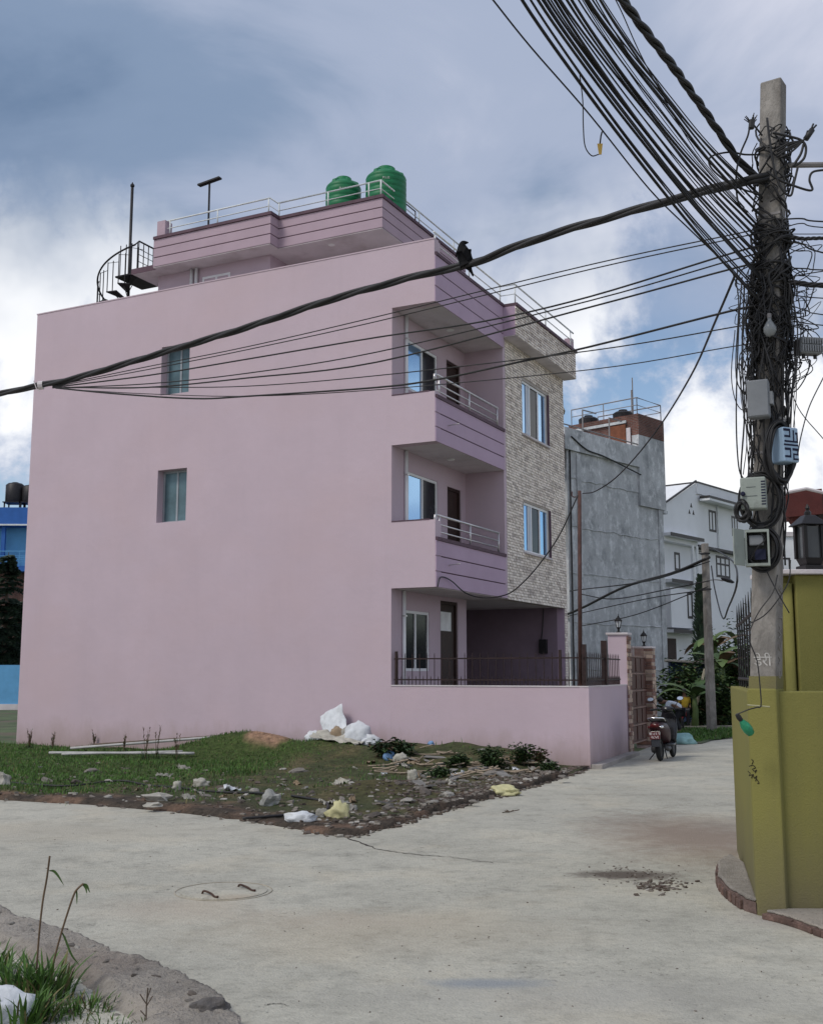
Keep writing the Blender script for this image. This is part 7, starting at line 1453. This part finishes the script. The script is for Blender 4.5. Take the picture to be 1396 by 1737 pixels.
# weeds: dark spiky weed and leafy clumps by the wall, tall seed-stalks
def weed(px, py, w, h, label, seed, pal, n=260, lsize=.075): p = lotpt2(px, py); h *= .75; n = int(n * 1.5); s = p.y / FPX; return bush((p.x, p.y, p.z - .02), w * s / 2, w * s / 2.6, h * s, n, label, seed, 'weed_clump', lsize, pal, stems=6)
weed(668, 1285, 66, 36, 'dark spiky dried weed clump beside the white sacks', 51, (6, 1, 0, 2), 420, .12); weed(775, 1300, 50, 30, 'dark green weeds on the middle of the rubble', 52, (5, 4, 1, 0), 420); weed(835, 1302, 60, 40, 'green leafy weeds on the rubble near the wall', 53, (4, 5, 1, 0), 520); weed(885, 1298, 44, 46, 'tall leafy weeds near the end of the garden wall', 54, (3, 5, 2, 1), 420); weed(915, 1300, 30, 40, 'pale dry weed stalks at the end of the rubble', 55, (0, 1, 3, 5), 200); weed(745, 1318, 50, 20, 'low green weeds on the front of the rubble', 56, (4, 5, 1, 0), 300); weed(930, 1308, 40, 20, 'low weeds near the corner of the garden wall', 57, (4, 5, 1, 0), 220)
def stalk(px, py, hpx, label, seed, n=5):
    p = lotpt(px, py); s = p.y / FPX; r2 = random.Random(seed); t = thing('seed_stalk', label, 'weed', (p.x, p.y, p.z - .02)); lf = MB()
    for i in range(n):
        h = hpx * s * r2.uniform(.6, 1.05); a = r2.uniform(0, 6.28); e_ = Vec((math.cos(a) * .12 * h, math.sin(a) * .12 * h, h)); MB().tube([(0, 0, 0), e_ * .5 + Vec((0, 0, .02)), e_], [.006, .005, .003], 5).build('stem', M_LEAF[3], t)
        for k in range(9): q = e_ * r2.uniform(.45, 1.05); lf.cur = r2.choice((1, 3, 3)); a2 = r2.uniform(0, 6.28); leaf(lf, q, Vec((math.cos(a2) * .5, math.sin(a2) * .5, 1.0)), .075, .009, 0)
        for k in range(4): lf.cur = r2.choice((0, 1)); blade(lf, Vec((r2.gauss(0, .05), r2.gauss(0, .05), 0)), h * r2.uniform(.25, .6), .008, h * .2, r2.uniform(0, 6.28), 3)
    lf.build('leaves', M_LEAF, t, recalc=False)
stalk(247, 1290, 52, 'tall dry seed stalks in front of the pale pipes', 1); stalk(265, 1288, 54, 'tallest seed stalk standing by the pale pipes', 2, 3); stalk(300, 1290, 46, 'forked dry seed stalks right of the tallest stalk', 3, 5); stalk(210, 1280, 40, 'thin grassy stalks left of the seed stalks', 4, 5); stalk(50, 1272, 32, 'grassy tuft by the corner of the pink wall', 5, 9); stalk(90, 1272, 26, 'small grassy tuft along the wall foot near its corner', 6, 7); stalk(160, 1268, 26, 'small grassy tuft behind the pipes', 7, 7)
# small twig lying on the road
q = gnd(865, 1379); tw = MB(); [tw.tube([Vec((0, 0, .015)), Vec((r.uniform(-.14, .14), r.uniform(-.06, .06), r.uniform(.005, .04)))], .006, 4) for i in range(7)]; tag(tw.build('twig', M_BARK, None, (q.x, q.y, 0)), 'small dark twig tuft lying on the road', 'twig')

# ================================================================ NEAR LEFT CORNER: GRASS, SACK, ROCK
q = gnd(-5, 1745, 0.0); bz = 0.0
def tuft(px, py, z, n, h, label, seed, spread=.25, w=.011, name='grass_clump'):
    p = gnd(px, py, z); t = thing(name, label, 'grass', (p.x, p.y, z - .03)); r2 = random.Random(seed); lf = MB()
    for i in range(n):
        a = r2.uniform(0, 6.28); rr = spread * r2.random() ** .7; lf.cur = r2.choices((0, 1, 2), (5, 3, 1.3))[0]; blade(lf, Vec((rr * math.cos(a), rr * math.sin(a), 0)), h * r2.uniform(.4, 1.1), w * r2.uniform(.5, 1.1), h * r2.uniform(.1, .75), a + r2.gauss(0, .7), 5)
    lf.build('blades', M_GRASS, t, recalc=False); return t
tuft(20, 1690, 0, 170, .26, 'big clump of long green grass at the broken kerb', 1, .20); tuft(75, 1690, 0, 150, .26, 'clump of long grass behind the white stone bag', 2, .16); tuft(40, 1735, 0, 140, .22, 'clump of drooping grass beside the white bag', 7, .15); tuft(110, 1728, -.02, 170, .12, 'low grass on the soil below the kerb', 3, .22, .006); tuft(185, 1740, -.02, 170, .10, 'short grass beside the low grass below the kerb', 4, .22, .006); tuft(150, 1715, -.02, 120, .14, 'grass tuft on dark soil behind the kerb chips', 11, .14, .008); tuft(60, 1735, -.02, 120, .18, 'grass tuft between the white bag and the kerb', 12, .14, .009); tuft(-20, 1650, 0, 100, .2, 'grass clump with dry seed heads at the far kerb edge', 5, .14); tuft(262, 1742, .02, 60, .07, 'sparse short grass around the small dry shoot', 6, .12, .005)
def stem(pix, Y, rr, label, blades, seed):
    P_ = [at(x, y, Y) for x, y in pix]; b = P_[0].copy(); b.z = -.02; t = thing('tall_grass_stem', label, 'grass', b)
    MB().tube([Vec((0, 0, 0))] + [p - b for p in smooth_path(P_, 5)], rr, 5).build('stem', M_LEAF[3], t, smooth=True)
    for bl_p in blades:
        Q = [at(x, y, Y) - b for x, y in bl_p]; Q = smooth_path(Q, 4); mb = MB(); prev = None
        for i, c in enumerate(Q):
            w_ = .008 * math.sin(math.pi * min(1, .15 + .85 * i / len(Q))); k = mb.pts([c + Vec((w_ * .6, 0, w_ * .8)), c + Vec((-w_ * .6, .004, -w_ * .8))])
            if prev is not None: mb.face((prev, prev + 1, k + 1, k))
            prev = k
        mb.build('leaf', M_GRASS[1], t, recalc=False)
stem([(63, 1640), (67, 1585), (73, 1530), (80, 1490), (85, 1452)], 6.6, .006, 'tall thin grass stem with one bent leaf', [[(84, 1477), (92, 1478), (100, 1487), (109, 1502)]], 1); stem([(88, 1650), (97, 1610), (110, 1565), (125, 1520), (132, 1508), (142, 1499)], 6.6, .006, 'tall grass stem with drooping tip beside the other stem', [[(142, 1499), (148, 1503), (153, 1514)], [(140, 1499), (146, 1506), (148, 1516)], [(130, 1508), (131, 1520), (131, 1534)], [(106, 1582), (112, 1595), (122, 1620), (135, 1637)]], 2)
p = gnd(248, 1735, .03); sh = thing('dry_shoot', 'small bare branching shoot on the kerb', 'plant', (p.x, p.y, 0.0)); H_ = .20
tw = MB(); tw.tube([(0, 0, 0), (.0, 0, H_ * .6), (.004, 0, H_)], .004, 5); [tw.tube([(0, 0, H_ * a), (dx, 0, H_ * b)], .003, 4) for a, b, dx in ((.3, .45, -.03), (.55, .8, .03), (.6, .85, -.035), (.7, 1.0, .02))]; tw.build('stem', M_BARK, sh)
p = gnd(8, 1730, 0.0); tag(place('white_bag', blob('white_bag', M_SACKW, .15, .14, .13, .35, 1.8, 3, 3, -.6, crease=.15), None, (p.x, p.y, -.04)), 'dirty white bag lying in the grass at the kerb', 'bag')
for i in range(40):
    f = r.random(); p = gnd(20 + 350 * f + r.gauss(0, 12), 1562 + 143 * f + r.gauss(0, 8) + 6, .05); sz = r.uniform(.008, .028); tag(place('concrete_chip', SM[i % 3], None, (p.x, p.y, .05), (r.uniform(-.4, .4), r.uniform(-.4, .4), r.uniform(0, 6)), (sz * 1.4, sz, sz)), 'small broken concrete chip along the near kerb edge', 'stone', 'concrete chips along the near kerb')
p = gnd(356, 1712, .05); tag(place('kerb_rock', blob('kerb_rock', mat('dark_rock', (0.11, 0.10, 0.095), var=.3, scale=9, bump=.7), .10, .06, .055, .35, 1.8, 9, 3, -.4, smooth=False), None, (p.x, p.y, .03)), 'dark rounded stone set in the end of the kerb', 'stone')
for i in range(14):
    p = gnd(r.uniform(90, 300), r.uniform(1690, 1737), -.02); sz = r.uniform(.02, .05); tag(place('rubble_stone', SM[i % 3], None, (p.x, p.y, -.02), (0, 0, r.uniform(0, 6)), (sz, sz, sz)), 'small stone in the soil below the near kerb', 'stone', 'stones below the near kerb')
